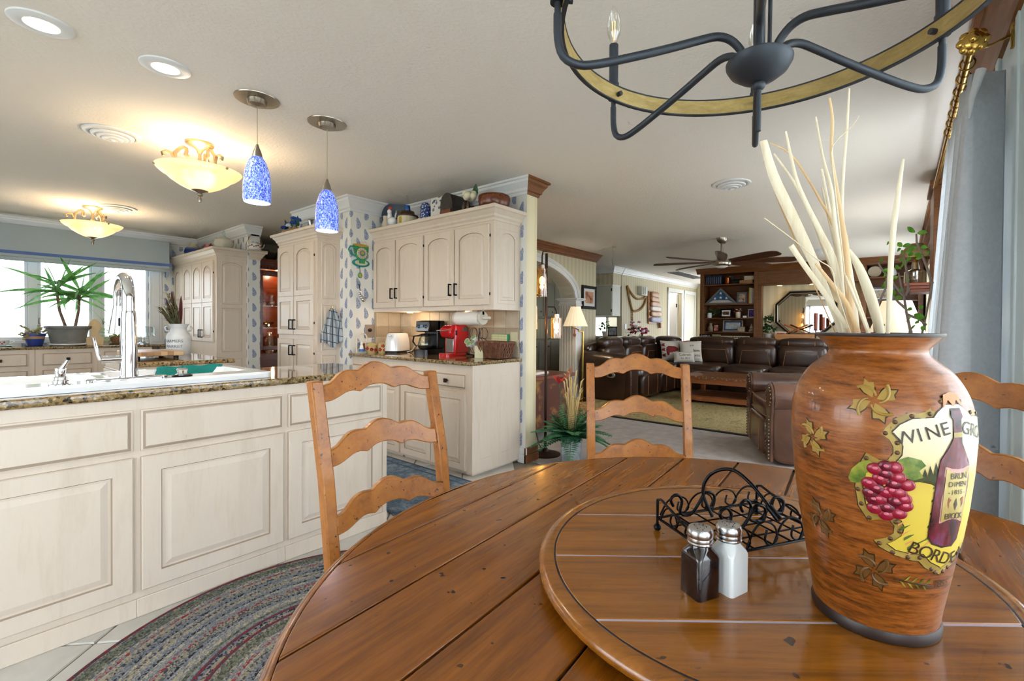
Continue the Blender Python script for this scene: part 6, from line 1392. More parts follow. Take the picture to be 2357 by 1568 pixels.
    pts = [(x, y, z-SZ) for (x, y), z in zip(Q, Z)]+[(t[0], t[1], t[2]-SZ) for t in tail]; ww = [max(.0006, w_/2) for w_ in W_]+[t[3]/2 for t in tail]
    b.tube(pts, ww, 8, flat=.42 if max(ww) > .002 else 1, upv=(.79, .61, 0)); tag(b.build('palm_strip', m_palmt if i in (1, 4, 6, 15) else m_palmd, loc=(VX, VY, SZ), smooth=60), LABS[i], 'dried palm', 'dried palm strips in the vase')
# ---- leafy shrub behind the table
m_lshrub = leafy('bright_shrub_leaf', (84, 160, 40), (140, 200, 70), 25); m_twig = mat('grey_twig', (150, 134, 122), .8)
c = thing('potted_shrub', 'young leafy shrub with thin grey branches beside the curtain', 'plant', (2.84, .06, 0))
b = B(W(c)); b.lathe([(.13, 0), (.17, .3), (.185, .3), (.185, .33), (.16, .33), (0, .3)], 24, (2.84, .06, 0)); b.build('pot', mat('glazed_pot', (92, 72, 60), .3), c, smooth=40)
b = B(W(c)); b.tube([(2.84, .06, .3), (2.83, .0, .7), (2.815, -.045, 1.1), (2.813, -.044, 1.17)], [.014, .012, .009, .008], 7); b.build('trunk', m_twig, c, smooth=60)
for P_ in [[(2.813,-0.044,1.165),(2.801,-0.027,1.257),(2.795,-0.018,1.326),(2.787,-0.006,1.384),(2.779,0.005,1.446)],[(2.796,-0.019,1.334),(2.808,-0.034,1.36),(2.804,-0.027,1.446),(2.798,-0.018,1.504),(2.793,-0.011,1.531)],[(2.792,-0.013,1.338),(2.768,0.018,1.384),(2.747,0.046,1.428),(2.728,0.071,1.466),(2.72,0.082,1.493)],[(2.877,-0.123,1.395),(2.868,-0.11,1.443),(2.848,-0.083,1.532),(2.833,-0.062,1.59),(2.832,-0.06,1.631)],[(2.704,0.098,1.239),(2.711,0.09,1.263),(2.741,0.053,1.37),(2.745,0.049,1.421)],[(2.803,-0.029,1.247),(2.834,-0.07,1.227),(2.859,-0.103,1.199)],[(2.797,-0.021,1.278),(2.778,0.004,1.305),(2.766,0.02,1.329)]] + [[(2.83, .0, .7), (2.86, -.08, 1.1), (2.877, -.123, 1.395)], [(2.83, .02, .6), (2.74, .08, 1.0), (2.704, .098, 1.239)]]:
    b = B(W(c)); b.tube(P_, [.007-.004*k/len(P_) for k in range(len(P_))], 6); b.build('branch', m_twig, c, smooth=60)
for i, (p, q) in enumerate([((2.771,-0.055,1.629),(2.748,-0.025,1.654)),((2.816,-0.064,1.633),(2.845,-0.102,1.634)),((2.819,-0.021,1.543),(2.855,-0.066,1.571)),((2.847,-0.007,1.577),(2.834,0.01,1.598)),((2.754,-0.009,1.567),(2.779,-0.043,1.573)),((2.787,-0.004,1.559),(2.775,0.012,1.548)),((2.832,-0.013,1.54),(2.828,-0.007,1.561)),((2.751,-0.031,1.531),(2.765,-0.05,1.521)),((2.806,-0.053,1.529),(2.83,-0.084,1.528)),((2.848,-0.059,1.517),(2.868,-0.085,1.519)),((2.778,0.081,1.503),(2.793,0.062,1.519)),((2.699,0.059,1.458),(2.713,0.042,1.445)),((2.793,-0.013,1.511),(2.781,0.003,1.5)),((2.832,-0.013,1.508),(2.842,-0.027,1.491)),((2.74,-0.018,1.481),(2.729,-0.004,1.465)),((2.785,-0.026,1.512),(2.795,-0.04,1.505)),((2.8,0.003,1.465),(2.79,0.016,1.485)),((2.84,0.0,1.468),(2.844,-0.005,1.479)),((2.705,0.051,1.428),(2.698,0.06,1.424)),((2.745,0.048,1.394),(2.74,0.055,1.404)),((2.778,0.054,1.379),(2.767,0.068,1.386)),((2.711,0.017,1.326),(2.733,-0.011,1.319)),((2.68,0.107,1.347),(2.698,0.084,1.317)),((2.787,0.018,1.337),(2.785,0.021,1.364)),((2.902,-0.079,1.578),(2.923,-0.106,1.573)),((2.831,-0.11,1.544),(2.823,-0.099,1.527)),((2.815,-0.046,1.235),(2.801,-0.027,1.209)),((2.843,-0.032,1.276),(2.856,-0.049,1.269)),((2.766,-0.055,1.246),(2.799,-0.098,1.226)),((2.809,-0.062,1.213),(2.818,-0.074,1.206)),((2.847,-0.063,1.196),(2.832,-0.044,1.171)),((2.77,0.086,1.244),(2.779,0.075,1.23)),((2.804,-0.081,1.189),(2.818,-0.1,1.175)),((2.848,-0.088,1.275),(2.842,-0.079,1.288)),((2.762,0.071,1.191),(2.777,0.052,1.195)),((2.732,-0.009,1.356),(2.723,0.002,1.359)),((2.791,-0.035,1.407),(2.789,-0.033,1.42)),((2.764,0.051,1.585),(2.772,0.041,1.589)),((2.709,0.17,1.513),(2.721,0.155,1.509)),((2.73,0.019,1.425),(2.734,0.013,1.411))]):
    L = (Vector(q)-Vector(p)).length; b = B(W(c)); b.leaf(p, q, max(.022, L*.52), (.6, .5, .6) if i % 2 else (.3, .7, .3), fold=.3, n=6); b.build('leaf', m_lshrub, c, smooth=60)
# ---- curtain and rod
m_sheer = leafy('sheer_voile', (226, 230, 234), (234, 237, 240), 60, .45)
c = thing('sheer_curtain', 'white pinch-pleated sheer curtain hanging beside the vase', 'curtain', (2.6, -.2, 0))
b = B(W(c))
def cur(u, v):
    z = .03+2.10*v; f = (1-v)**.8
    if u < .10:
        t = u/.10; return (2.43-.09*t, -.305+.105*t*(1-.1*f), z+.02*(1-t)*v)
    t = (u-.10)/.90; x = 2.34+1.0*t; pl = sin(t*2*pi*7)
    y = -.205+.08*f+.02*f*t+(.020+.026*f)*pl*(1-.3*v)+.008*sin(t*23+v*3)
    return (x, y, z)
b.grid(cur, 200, 16); b.build('cloth', m_sheer, c, smooth=60, solid=.002)
for k in range(8): x = 2.30+.13*k; b = B(W(c)); b.tube([(x, -.225, 2.12), (x-.004, -.20, 2.02), (x, -.195, 1.95)], [.016, .010, .004], 8); b.build('pinch_pleat', m_sheer, c, smooth=60)
c = thing('curtain_rod', 'brass curtain rod with flower-shaped finial and rings', 'curtain rod', (2.27, -.20, 2.25))
b = B(); b.cyl((.03, 0, -.03), (2.2, 0, -.03), .014, n=14); b.build('rod', m_brass, c, smooth=40)
b = B(Matrix.Translation((.02, 0, -.03)) @ Matrix.Rotation(-pi/2, 4, 'Y'))
for k in range(8): a = k*pi/4; b.sq((.030*cos(a), .030*sin(a), .012), (.036, .036, .022), n=10, m=6)
b.sq((0, 0, .016), (.07, .07, .03), n=18, m=8); b.sq((0, 0, .036), (.03, .03, .024), n=14, m=8); b.lathe([(.016, -.06), (.022, -.05), (.018, -.04), (.024, -.03), (.02, -.015), (.03, 0)], 16); b.build('finial', m_brass, c, smooth=60)
for k in range(8): x = .05+.13*k; b = B(); b.tube([(x, .024*cos(a), -.034+.024*sin(a)) for a in [2*pi*q/14 for q in range(14)]], .0035, 6, closed=True); b.build('ring', m_brass, c, smooth=60)
b = B(); b.tube([(.08, 0, -.03), (.10, -.06, -.02), (.10, -.115, .0)], .008, 7, flat=.6); b.box(.09, .11, -.117, -.108, -.05, .03); b.build('bracket', m_brass, c)
# ---- chandelier
m_char = mat('charcoal_metal', (52, 58, 66), .45, .4); m_ringw = wood('weathered_oak', (150, 124, 66), (190, 166, 104), st=(6, 6, 20), ns=4, r=.5)
c = thing('chandelier', 'charcoal candle chandelier with a weathered wood ring above the table', 'chandelier', (.858, .196, 1.70))
b = B(); b.lathe([(.336, 0), (.342, 0), (.342, .032), (.336, .032), (.336, 0)], 96, cap=False); b.build('wood_ring', m_ringw, c, smooth=35)
for z in (-.003, .032): b = B(); b.lathe([(.335, z), (.343, z), (.343, z+.003), (.335, z+.003), (.335, z)], 96, cap=False); b.build('metal_edge', m_char, c, smooth=35)
b = B(); b.lathe([(0, -.100), (.012, -.099), (.030, -.092), (.046, -.080), (.053, -.068), (.0535, -.063), (.05, -.060), (.02, -.050), (0, -.048)], 36); b.build('hub', m_char, c, smooth=35)
b = B(); b.sq((0, 0, -.104), (.022, .022, .018), n=14, m=8); b.cyl((0, 0, -.105), (0, 0, -.182), .0045, n=10); b.build('finial_rod', m_char, c, smooth=50)
b = B(); b.cyl((0, 0, -.055), (0, 0, CE-1.70-.02), .0095, n=14); b.build('stem', m_char, c, smooth=50)
b = B(); b.tube([(.012, -.014, -.055), (.014, -.016, .3), (.008, -.01, .7)], .0035, 7); b.build('cable', m_char, c, smooth=50)
b = B(); b.lathe([(.062, CE-1.70), (.062, CE-1.70-.012), (.02, CE-1.70-.025)], 28); b.build('canopy', m_char, c, smooth=40)
m_bg = clear('bulb_glass', (250, 250, 246), .18); m_fil = glow('filament', (255, 200, 110), 3)
for k in range(6):
    a = math.radians(14+60*k); P_ = lambda r, z: (r*cos(a), r*sin(a), z)
    b = B(); b.tube([P_(q, z) for q, z in cr([(.026, -.062), (.034, -.045), (.052, -.030), (.075, -.026), (.105, -.034), (.16, -.052), (.22, -.070), (.28, -.086), (.315, -.090), (.340, -.078), (.349, -.05), (.350, -.01)], 3)], .0068, 10); b.build('arm', m_char, c, smooth=60)
    b = B(); b.cyl(P_(.350, -.012), P_(.350, .012), .0055, n=10); b.cyl(P_(.350, .008), P_(.350, .045), .0125, n=16); b.cyl(P_(.350, .045), P_(.350, .134), .0105, n=16); k_ = b.build('candle_sleeve', m_char, c, smooth=40)
    b = B(); b.cyl(P_(.325, .014), P_(.344, .014), .0052, n=10); b.build('bolt', m_char, c, smooth=40)
    b = B(); b.lathe([(.007, .134), (.0075, .142), (.0145, .158), (.0165, .172), (.0145, .190), (.009, .208), (.003, .222), (0, .224)], 18, P_(.350, 0), cap=False); q_ = b.build('bulb', m_bg, c, smooth=60)
    for s_ in range(3): t = s_*2.1; b = B(); b.cyl((.350*cos(a)+.003*cos(t), .350*sin(a)+.003*sin(t), .155), (.350*cos(a)+.004*cos(t), .350*sin(a)+.004*sin(t), .188), .0008, n=5); b.build('filament', m_fil, q_)
# ================================================================ living room
# ---- area rug
c = thing('area_rug', 'large patterned beige and green area rug with black edge before the sofa', 'rug', (7.2, 2.1, .004))
def persian():
    k = NT('faded_floral_rug'); v = k.obj(); n1 = k.noise(v, 5, 5, .65, 2.5); n2 = k.noise(v, 16, 4, .7, 1.5)
    f = k.m('ADD', k.m('MULTIPLY', n1, .55), k.m('MULTIPLY', n2, .45)); k.bump(n2, .3)
    return k.p(c=k.ramp(f, [(.36, srgb((74, 66, 40))), (.44, srgb((150, 138, 84))), (.52, srgb((186, 172, 122))), (.58, srgb((156, 118, 84))), (.66, srgb((176, 164, 118)))]), r=.95)
b = B(W(c)); b.box(5.34, 9.2, .3, 3.95, .004, .013); b.build('pile', persian(), c)
b = B(W(c))
for bx in ((5.28, 5.34, .24, 4.0), (9.2, 9.26, .24, 4.0), (5.34, 9.2, .24, .3), (5.34, 9.2, 3.95, 4.0)): b.box(*bx, .004, .014)
b.build('border', mat('black_rug_edge', (24, 24, 26), .95), c)
# ---- sectional sofa
c = thing('sectional_sofa', 'dark brown leather reclining sectional sofa in front of the bookcase', 'sofa', (8.4, 2.8, .004))
def part(nm, mt, ctr, dim, e=.35, e2=None, n=24, m=14):
    b = B(W(c)); b.sq(ctr, dim, e, n, m, e2); return b.build(nm, mt, c, smooth=60)
def seam_line(par, pts, r=.006): b = B(W(c)); b.tube(pts, r, 5); b.build('stitching', m_piping, par, smooth=60)
# wing along the arch wall (faces the room)
part('arm', m_leather, (6.49, 3.72, .36), (.27, .92, .70), .3)
b = B(W(c)); b.cyl((6.49, 3.25, .60), (6.49, 4.12, .66), .135, n=20); b.build('arm_roll', m_leather, c, smooth=60)
part('arm_front', m_leather, (6.49, 3.26, .36), (.26, .10, .70), .3)
for s_ in (-.11, .11):
    b = B(W(c))
    for k in range(20): b.sq((6.49+s_, 3.208, .08+k*.03), (.014, .012, .014), n=6, m=4)
    b.build('nailhead_trim', m_nail, c, kind='stuff')
part('button_plate', m_steel, (6.35, 3.55, .42), (.02, .16, .09), .8); part('release_button', m_black, (6.342, 3.55, .42), (.02, .07, .05), .9)
part('base', m_leather, (7.75, 3.75, .2), (2.4, .72, .34), .15)
for k, (x0, x1) in enumerate(((6.63, 7.35), (7.35, 8.05), (8.05, 8.72))):
    xm, w_ = (x0+x1)/2, x1-x0-.015
    part('seat_cushion', m_leather, (xm, 3.52, .43), (w_, .66, .20), .4); f_ = part('footrest', m_leather, (xm, 3.19, .25), (w_, .12, .36), .35)
    for q in (.25, .75): seam_line(f_, [(x0+w_*q, 3.124, .10), (x0+w_*q, 3.122, .25), (x0+w_*q, 3.126, .40)])
    k_ = part('back_cushion', m_leather, (xm, 3.90, .66), (w_, .24, .40), .4); h_ = part('headrest', m_leather, (xm, 3.93, .90), (w_, .25, .19), .55)
    seam_line(k_, [(x0+.1, 3.777, .54), (x0+.16, 3.772, .72), (x1-.16, 3.772, .72), (x1-.1, 3.777, .54)])
    for q in (.28, .80): seam_line(h_, [(x0+w_*q, 3.93+.127*cos(a), .90+.097*sin(a)) for a in [pi*.15+pi*j/8 for j in range(9)]])
part('back_frame', m_leather, (7.75, 4.08, .48), (2.6, .16, .86), .2)
# corner and main run (faces the dining table)
part('corner_seat', m_leather, (8.75, 3.45, .30), (.8, .8, .46), .3); part('corner_back', m_leather, (9.05, 3.75, .66), (.42, .42, .62), .6); part('corner_headrest', m_leather, (9.02, 3.72, .91), (.5, .5, .18), .7)
part('base', m_leather, (8.75, 2.05, .2), (.75, 2.35, .34), .15); part('back_frame', m_leather, (9.30, 2.2, .48), (.16, 2.9, .86), .2)
for k, (y0, y1) in enumerate(((2.42, 3.30), (1.70, 2.42), (.93, 1.70))):
    ym, w_ = (y0+y1)/2, y1-y0-.015
    part('seat_cushion', m_leather, (8.52, ym, .43), (.70, w_, .20), .4); part('footrest', m_leather, (8.16, ym, .25), (.12, w_, .36), .35)
    k_ = part('back_cushion', m_leather, (9.08, ym, .67), (.26, w_, .42), .4); h_ = part('headrest', m_leather, (9.10, ym, .905), (.27, w_, .19), .55)
    seam_line(k_, [(8.94, y0+.1, .50), (8.935, y0+.15, .76), (8.935, y1-.15, .76), (8.94, y1-.1, .50)])
    for q in (.25, .78): seam_line(h_, [(9.10-.137*cos(a), y0+w_*q, .905+.097*sin(a)) for a in [-pi*.1+pi*j/8 for j in range(9)]])
part('arm', m_leather, (8.7, .80, .36), (1.1, .26, .68), .3)
# ---- cushions
m_linen = mat('natural_linen', (206, 198, 184), .95, bump=.3, bs=300)
def cushion(label, x, y, z, w_, h_, rz, tilt, marks):
    o = thing('throw_pillow', label, 'pillow', (x, y, z), rz, 'throw pillows on the sofa corner'); Mt = Matrix.Rotation(tilt, 4, 'X')
    b = B(Mt)
    def f(u, v, s):
        e = (1-(2*u-1)**4)*(1-(2*v-1)**4); pin = 1-.06*sin(pi*u)*(abs(2*v-1)**3)
        pin2 = 1-.06*sin(pi*v)*(abs(2*u-1)**3); return ((u-.5)*w_*pin2, s*.065*e**.7, v*h_*pin+(1-pin)*h_*.5)
    b.grid(lambda u, v: f(u, v, -1), 14, 14); b.grid(lambda u, v: f(1-u, v, 1), 14, 14); cl = b.build('cover', m_linen, o, smooth=60)
    for (nm, pts, mt) in marks:
        b = B(Mt); V = [Vector((p[0], p[1])) for p in pts]
        def g(px, pz):
            e = max(0, (1-(2*(px/w_))**4)*(1-(2*pz/h_-1)**4)); return (px, -.065*e**.7-.004, pz)
        res = delaunay_2d_cdt(V, [], [list(range(len(V)))], 1, 1e-6); b.add([g(v.x, v.y) for v in res[0]], res[2]); b.build(nm, mt, cl)
    return o, cl, Mt
def words(o, cl, Mt, s, size, x, z, w_, h_, mt):
    vs, fs = txt(s, size, 0); b = B(Mt); b.add([(x+p.x, -.065*max(0, (1-(2*(x+p.x)/w_)**4)*(1-(2*(z+p.y)/h_-1)**4))**.7-.004, z+p.y) for p in vs], fs); b.build('lettering', mt, cl)
m_redpl = mat('red_check_wool', (150, 36, 34), .9, c2=(64, 22, 24), ns=40); m_redst = mat('red_stripe', (200, 54, 40), .9)
bear = [(-.10, .10), (-.085, .06), (-.06, .06), (-.05, .11), (.0, .12), (.02, .07), (.045, .07), (.05, .13), (.075, .14), (.11, .15), (.12, .18), (.095, .21), (.06, .23), (0, .235), (-.06, .24), (-.095, .215), (-.105, .16)]
cushion('linen pillow printed with a red plaid bear', 8.47, 3.42, .53, .40, .40, -.72, -.25, [('printed_bear', [(x*1.15-.0, z+.04) for x, z in bear], m_redpl)]+[('printed_fish', [(-.19, z), (-.13, z-.02), (-.145, z+.015), (-.13, z+.05), (-.19, z+.03)], m_redpl) for z in (.09, .20, .29)])
o, cl, Mt = cushion('linen pillow with a red stripe reading p.s. love you', 8.58, 3.08, .53, .42, .40, -.95, -.25, [('stripe', [(-.165+d_, .02), (-.165+d_+w_, .02), (-.165+d_+w_, .385), (-.165+d_, .385)], m_redst) for d_, w_ in ((0, .012), (.022, .05), (.082, .012))])
for s_, x, z, sz in (('p.s.', .01, .30, .06), ('love', .09, .20, .075), ('you', .10, .11, .075)): words(o, cl, Mt, s_, sz, x, z, .42, .40, m_black)
o, cl, Mt = cushion('small grey oblong pillow lettered with a name, in front of the other two', 8.33, 3.12, .53, .40, .20, -.85, -.3, [])
words(o, cl, Mt, 'Culbreth', .062, 0, .125, .40, .20, m_black); words(o, cl, Mt, 'Est. 2013', .045, 0, .06, .40, .20, m_black)
# ---- coffee table
m_rustic = wood('rustic_chestnut', (72, 40, 20), (120, 72, 38), (146, 90, 50), st=(12, 1, 12), ns=3, r=.4, coat=.1)
m_rust2 = wood('orange_stained_pine', (142, 76, 38), (176, 104, 58), st=(12, 1, 12), ns=3, r=.4)
m_chip = mat('chipped_green_paint', (126, 66, 34), .6, c2=(150, 160, 120), ns=28, lo=.56, hi=.6)
c = thing('coffee_table', 'long rustic wooden coffee table with lower shelf and chipped paint edge', 'table', (7.5, 1.85, .013))
for k in range(5): x0 = 7.06+k*.166; b = B(W(c)); b.box(x0, x0+.162, .98, 2.72, .395, .43); b.build('plank', m_rustic, c, bev=.004)
b = B(W(c)); b.box(7.045, 7.06, .98, 2.72, .39, .43); b.build('painted_edge', m_chip, c)
b = B(W(c)); b.box(7.08, 7.83, 1.05, 2.65, .31, .392); b.build('apron', m_rust2, c, bev=.004)
for x in (7.10, 7.76):
    for y in (1.08, 2.56): b = B(W(c)); b.box(x, x+.06, y, y+.06, .015, .31); b.build('leg', m_rust2, c, bev=.004)
b = B(W(c)); b.box(7.08, 7.83, 1.05, 2.65, .10, .13); b.build('shelf', m_rustic, c, bev=.004)
b = B(W(c)); b.box(7.07, 7.085, 1.05, 2.65, .05, .11); b.build('shelf_rail', m_rust2, c, bev=.003)
# ---- leather armchair with nailheads
c = thing('leather_armchair', 'brown rolled-arm leather recliner with nailhead trim beside the vase', 'armchair', (4.95, .62, .004), math.atan2(.92, -.40)-pi/2)
# local: x across, y forward (towards the opening), origin below the seat; front of arms at y=.45
def ap(nm, ctr, dim, e=.35, e2=None, mt=m_leather2): b = B(); b.sq(ctr, dim, e, 24, 14, e2); return b.build(nm, mt, c, smooth=60)
for s_ in (-1, 1):
    ap('arm', (s_*.45, .02, .32), (.20, .90, .60), .25); b = B(); b.cyl((s_*.46, -.42, .58), (s_*.46, .46, .58), .125, n=24); b.build('arm_roll', m_leather2, c, smooth=60)
    b = B(); b.prism([(s_*.45-.075, .455, .03), (s_*.45+.075, .455, .03), (s_*.45+.08, .455, .42)]+[(s_*.46+.118*cos(a), .455, .58+.118*sin(a)) for a in [-.5+(pi+1.0)*q/12 for q in range(13)]]+[(s_*.45-.08, .455, .42)], (0, .03, 0)); f_ = b.build('arm_front', m_leather2, c, bev=.008)
    nh = [(s_*.45+.06*t_, .49, .06+.03*k) for t_ in (-1, 1) for k in range(13)]+[(s_*.46+.095*cos(a), .49, .58+.095*sin(a)) for a in [-.7+(pi+1.4)*q/13 for q in range(14)]]
    b = B()
    for p in nh: b.sq(p, (.018, .014, .018), n=7, m=5)
    b.build('nailhead_trim', m_nail, f_, kind='stuff')
    b = B(); b.tube([(s_*.46+.126*cos(a), -.05, .58+.126*sin(a)) for a in [-.6+(pi+1.2)*q/12 for q in range(13)]], .005, 5); b.build('stitching', m_piping, c, smooth=60)
ap('base', (0, .0, .20), (.80, .80, .36), .2); t_ = ap('seat_cushion', (0, .10, .45), (.70, .78, .17), .3)
b = B(); b.tube([(-.33, .47, .515), (0, .485, .52), (.33, .47, .515)], .006, 5); b.tube([(-.33, .47, .385), (0, .485, .38), (.33, .47, .385)], .006, 5); b.build('piping', m_piping, t_, smooth=60)
f_ = ap('footrest', (0, .44, .20), (.68, .14, .34), .3)
for x in (-.22, .22): b = B(); b.tube([(x, .512, .06), (x, .513, .2), (x, .508, .35)], .005, 5); b.build('stitching', m_piping, f_, smooth=60)
ap('backrest', (0, -.36, .68), (.72, .26, .66), .35); ap('outside_back', (0, -.46, .50), (.98, .12, .92), .2)
# ---- ceiling fan
m_blade = wood('dark_walnut_blade', (62, 38, 26), (96, 62, 44), st=(1, 12, 12), r=.4)
c = thing('ceiling_fan', 'brushed nickel ceiling fan with eight dark walnut blades', 'ceiling fan', (6.72, 1.995, CE))
b = B(); b.lathe([(.03, -.075), (.06, -.05), (.07, -.03), (.075, 0)], 28); b.build('canopy', m_nickel, c, smooth=40)
b = B(); b.cyl((0, 0, -.06), (0, 0, -.22), .016, n=14); b.build('downrod', m_nickel, c, smooth=40)
b = B(); b.lathe([(.09, -.40), (.125, -.385), (.135, -.36), (.13, -.335), (.105, -.315), (.07, -.30), (.06, -.26), (.045, -.22), (.02, -.20)], 32); b.build('motor', m_nickel, c, smooth=40)
b = B(); b.lathe([(.0, -.425), (.05, -.42), (.085, -.405), (.09, -.398)], 28); b.build('light_lens', mat('frosted_lens', (230, 228, 220), .3), c, smooth=40)
for k in range(8):
    a = k*pi/4+.28; Mb = Matrix.Rotation(a, 4, 'Z'); b = B(Mb)
    pr_ = [(.16, .045), (.35, .058), (.6, .072), (.8, .075), (.90, .066), (.94, .04), (.945, 0)]; vs = []; n = len(pr_)
    for (x, hw) in pr_:
        for s_ in (-1, 1):
            for d_ in (0, -.008): vs.append((x, s_*hw, -.335-s_*hw*.3+d_))
    fs = [(0, 1, 3, 2), ((n-1)*4, (n-1)*4+2, (n-1)*4+3, (n-1)*4+1)]
    for i in range(n-1):
        p, q = 4*i, 4*i+4; fs += [(p, p+2, q+2, q), (p+1, q+1, q+3, p+3), (p, q, q+1, p+1), (p+2, p+3, q+3, q+2)]
    b.add(vs, fs); d_ = b.build('blade', m_blade, c)
    b = B(Mb); b.tube([(.09, 0, -.35), (.14, 0, -.335), (.21, 0, -.338)], [.018, .02, .014], 8, flat=.4); b.build('blade_iron', m_nickel, d_, smooth=50)
# ---- bookcase wall
c = thing('bookcase', 'built-in alder bookcase with niche, crown and base cupboards across the end wall', 'bookcase', (10.15, 1.6, .004))
def bk(nm, *bx, mt=m_oak, par=None, bev=.004): b = B(W(c)); b.box(*bx); return b.build(nm, mt, par or c, bev=bev)
bk('base_cupboard', 10.05, 10.58, -.33, 3.46, .004, .90); bk('base_top', 10.02, 10.58, -.33, 3.47, .90, .94)
for y in (3.46, 2.36, .55, -.25): bk('stile', 10.13, 10.58, y-.075, y, .94, 2.32)
for (y0, y1) in ((2.36, 3.385), (-.25, .475)):
    for z in (1.06, 1.355, 1.65, 2.075): bk('shelf', 10.16, 10.56, y0, y1, z, z+.025)
    bk('back_panel', 10.56, 10.58, y0, y1, .94, 2.32)
bk('header', 10.13, 10.58, -.33, 3.46, 2.32, 2.37)
b = B(W(c)); pr_ = [(10.15, 2.33), (10.12, 2.335), (10.10, 2.37), (10.07, 2.40), (10.04, 2.42), (10.03, 2.44), (10.15, 2.44)]; b.prism([(x, -.33, z) for x, z in pr_], (0, 3.86, 0)); b.build('crown', m_oak, c)
p_ = bk('niche_header', 10.14, 10.58, .55, 2.285, 2.06, 2.32); bk('header_panel', 10.125, 10.14, .85, 2.12, 2.13, 2.25, par=p_); bk('light_rail', 10.12, 10.3, .55, 2.285, 2.03, 2.06)
bk('niche_post', 10.14, 10.3, 2.215, 2.285, .94, 2.06); bk('niche_back', 10.57, 10.59, .55, 2.285, .94, 2.06, mt=m_cream)
for y in (1.925, 1.35, .85):
    b = B(W(c)); b.lathe([(.045, 2.028), (.045, 2.031), (0, 2.031)], 18, (10.36, y, 0)); b.build('puck_light', glow('puck_lens', (255, 210, 140), 8), c); 
    o = lamp(c, (10.36-10.15, y-1.6, 2.015-.004), 2.2, (1, .74, .42), .03, spot=1.9)
BX = 10.30
def tagb(name, label, cat, mt, bx, group=None, bev=.002): b = B(); b.box(*bx); return tag(b.build(name, mt, bev=bev), label, cat, group)
# shelf 1 (top)
m_navy = mat('navy_book_cloth', (24, 34, 62), .6); m_navy2 = mat('blue_book_cloth', (34, 52, 84), .6)
ORD = ['first', 'second', 'third', 'fourth', 'fifth', 'sixth', 'seventh', 'eighth']
for k in range(8):
    y1 = 3.37-k*.042; o = thing('book', ORD[k]+' navy book from the outer side of the top shelf', 'book', (10.24, y1-.02, 2.10), 0, 'navy books on the top shelf')
    b = B(W(o)); b.box(10.20, 10.36, y1-.039, y1, 2.10, 2.285+.01*(k % 3)); b.build('cover', (m_navy, m_navy2)[k % 3 == 1], o, bev=.003)
    b = B(W(o)); b.box(10.197, 10.2, y1-.034, y1-.028, 2.12, 2.26); b.build('spine_title', mat('silver_foil', (150, 160, 180), .4), o)
pot('copper_mug', 'copper mug beside the navy books on the top shelf', 'mug', (10.28, 2.93, 2.10), [(.05, 0), (.055, .01), (.05, .13), (.055, .14), (.045, .14), (.045, .01)], mat('copper', (170, 96, 56), .3, 1.0))
c = thing('duck_decoy', 'dark green duck decoy on the top shelf', 'figurine', (10.30, 2.74, 2.10)); m_duck = mat('dark_teal_paint', (20, 46, 44), .4)
b = B(); b.sq((0, 0, .05), (.12, .26, .10), n=18, m=10); b.tube([(0, .08, .07), (0, .10, .13), (0, .09, .16), (0, .11, .17)], [.03, .022, .026, .02], 10); b.build('body', m_duck, c, smooth=60); b = B(); b.sq((0, .14, .165), (.03, .05, .016), n=10, m=6); b.build('bill', m_ylw, c, smooth=60)
tagb('keepsake_box', 'tan wooden box lying on the top shelf under a white box', 'box', mat('tan_box', (176, 134, 88), .6), (10.20, 10.36, 2.40, 2.66, 2.10, 2.165)); tagb('gift_box', 'white box stacked on the tan box on the top shelf', 'box', mat('cream_box', (214, 206, 178), .6), (10.21, 10.36, 2.38, 2.57, 2.166, 2.25))
# shelf 2
c = thing('flag_case', 'triangular grey case holding a folded starred flag', 'flag case', (10.26, 3.05, 1.676)); m_gw = mat('grey_wood_frame', (110, 112, 112), .5)
tri = lambda s_, o_=0: [(-.33*s_, .012+o_), (.33*s_, .012+o_), (0, .012+o_+.33*s_)]
b = B(); T1, T2 = [(-.345, 0), (.345, 0), (0, .345)], [(-.27, .03), (.27, .03), (0, .30)]
for i in range(3):
    j = (i+1) % 3; b.prism([(-.05, T1[i][0], T1[i][1]), (-.05, T1[j][0], T1[j][1]), (-.05, T2[j][0], T2[j][1]), (-.05, T2[i][0], T2[i][1])], (.10, 0, 0))
b.build('frame', m_gw, c)
b = B(); b.prism([(-.02, y, z) for y, z in T2], (.04, 0, 0)); f_ = b.build('folded_flag', mat('flag_blue', (44, 84, 124), .8, c2=(80, 120, 156), ns=6), c)
b = B(); b.prism([(-.026, y, z) for y, z in ((-.25, .032), (.25, .032), (.16, .085), (-.16, .085))], (.004, 0, 0)); b.build('flag_stripe', mat('flag_white', (200, 192, 184), .8), f_)
for (y, z) in ((0, .235), (0, .14), (-.12, .125), (.12, .125)):
    b = B(); b.prism([(-.030, y+(.034 if k % 2 == 0 else .014)*sin(k*pi/5), z+(.034 if k % 2 == 0 else .014)*cos(k*pi/5)) for k in range(10)], (.006, 0, 0)); b.build('star', m_ceramic, f_)
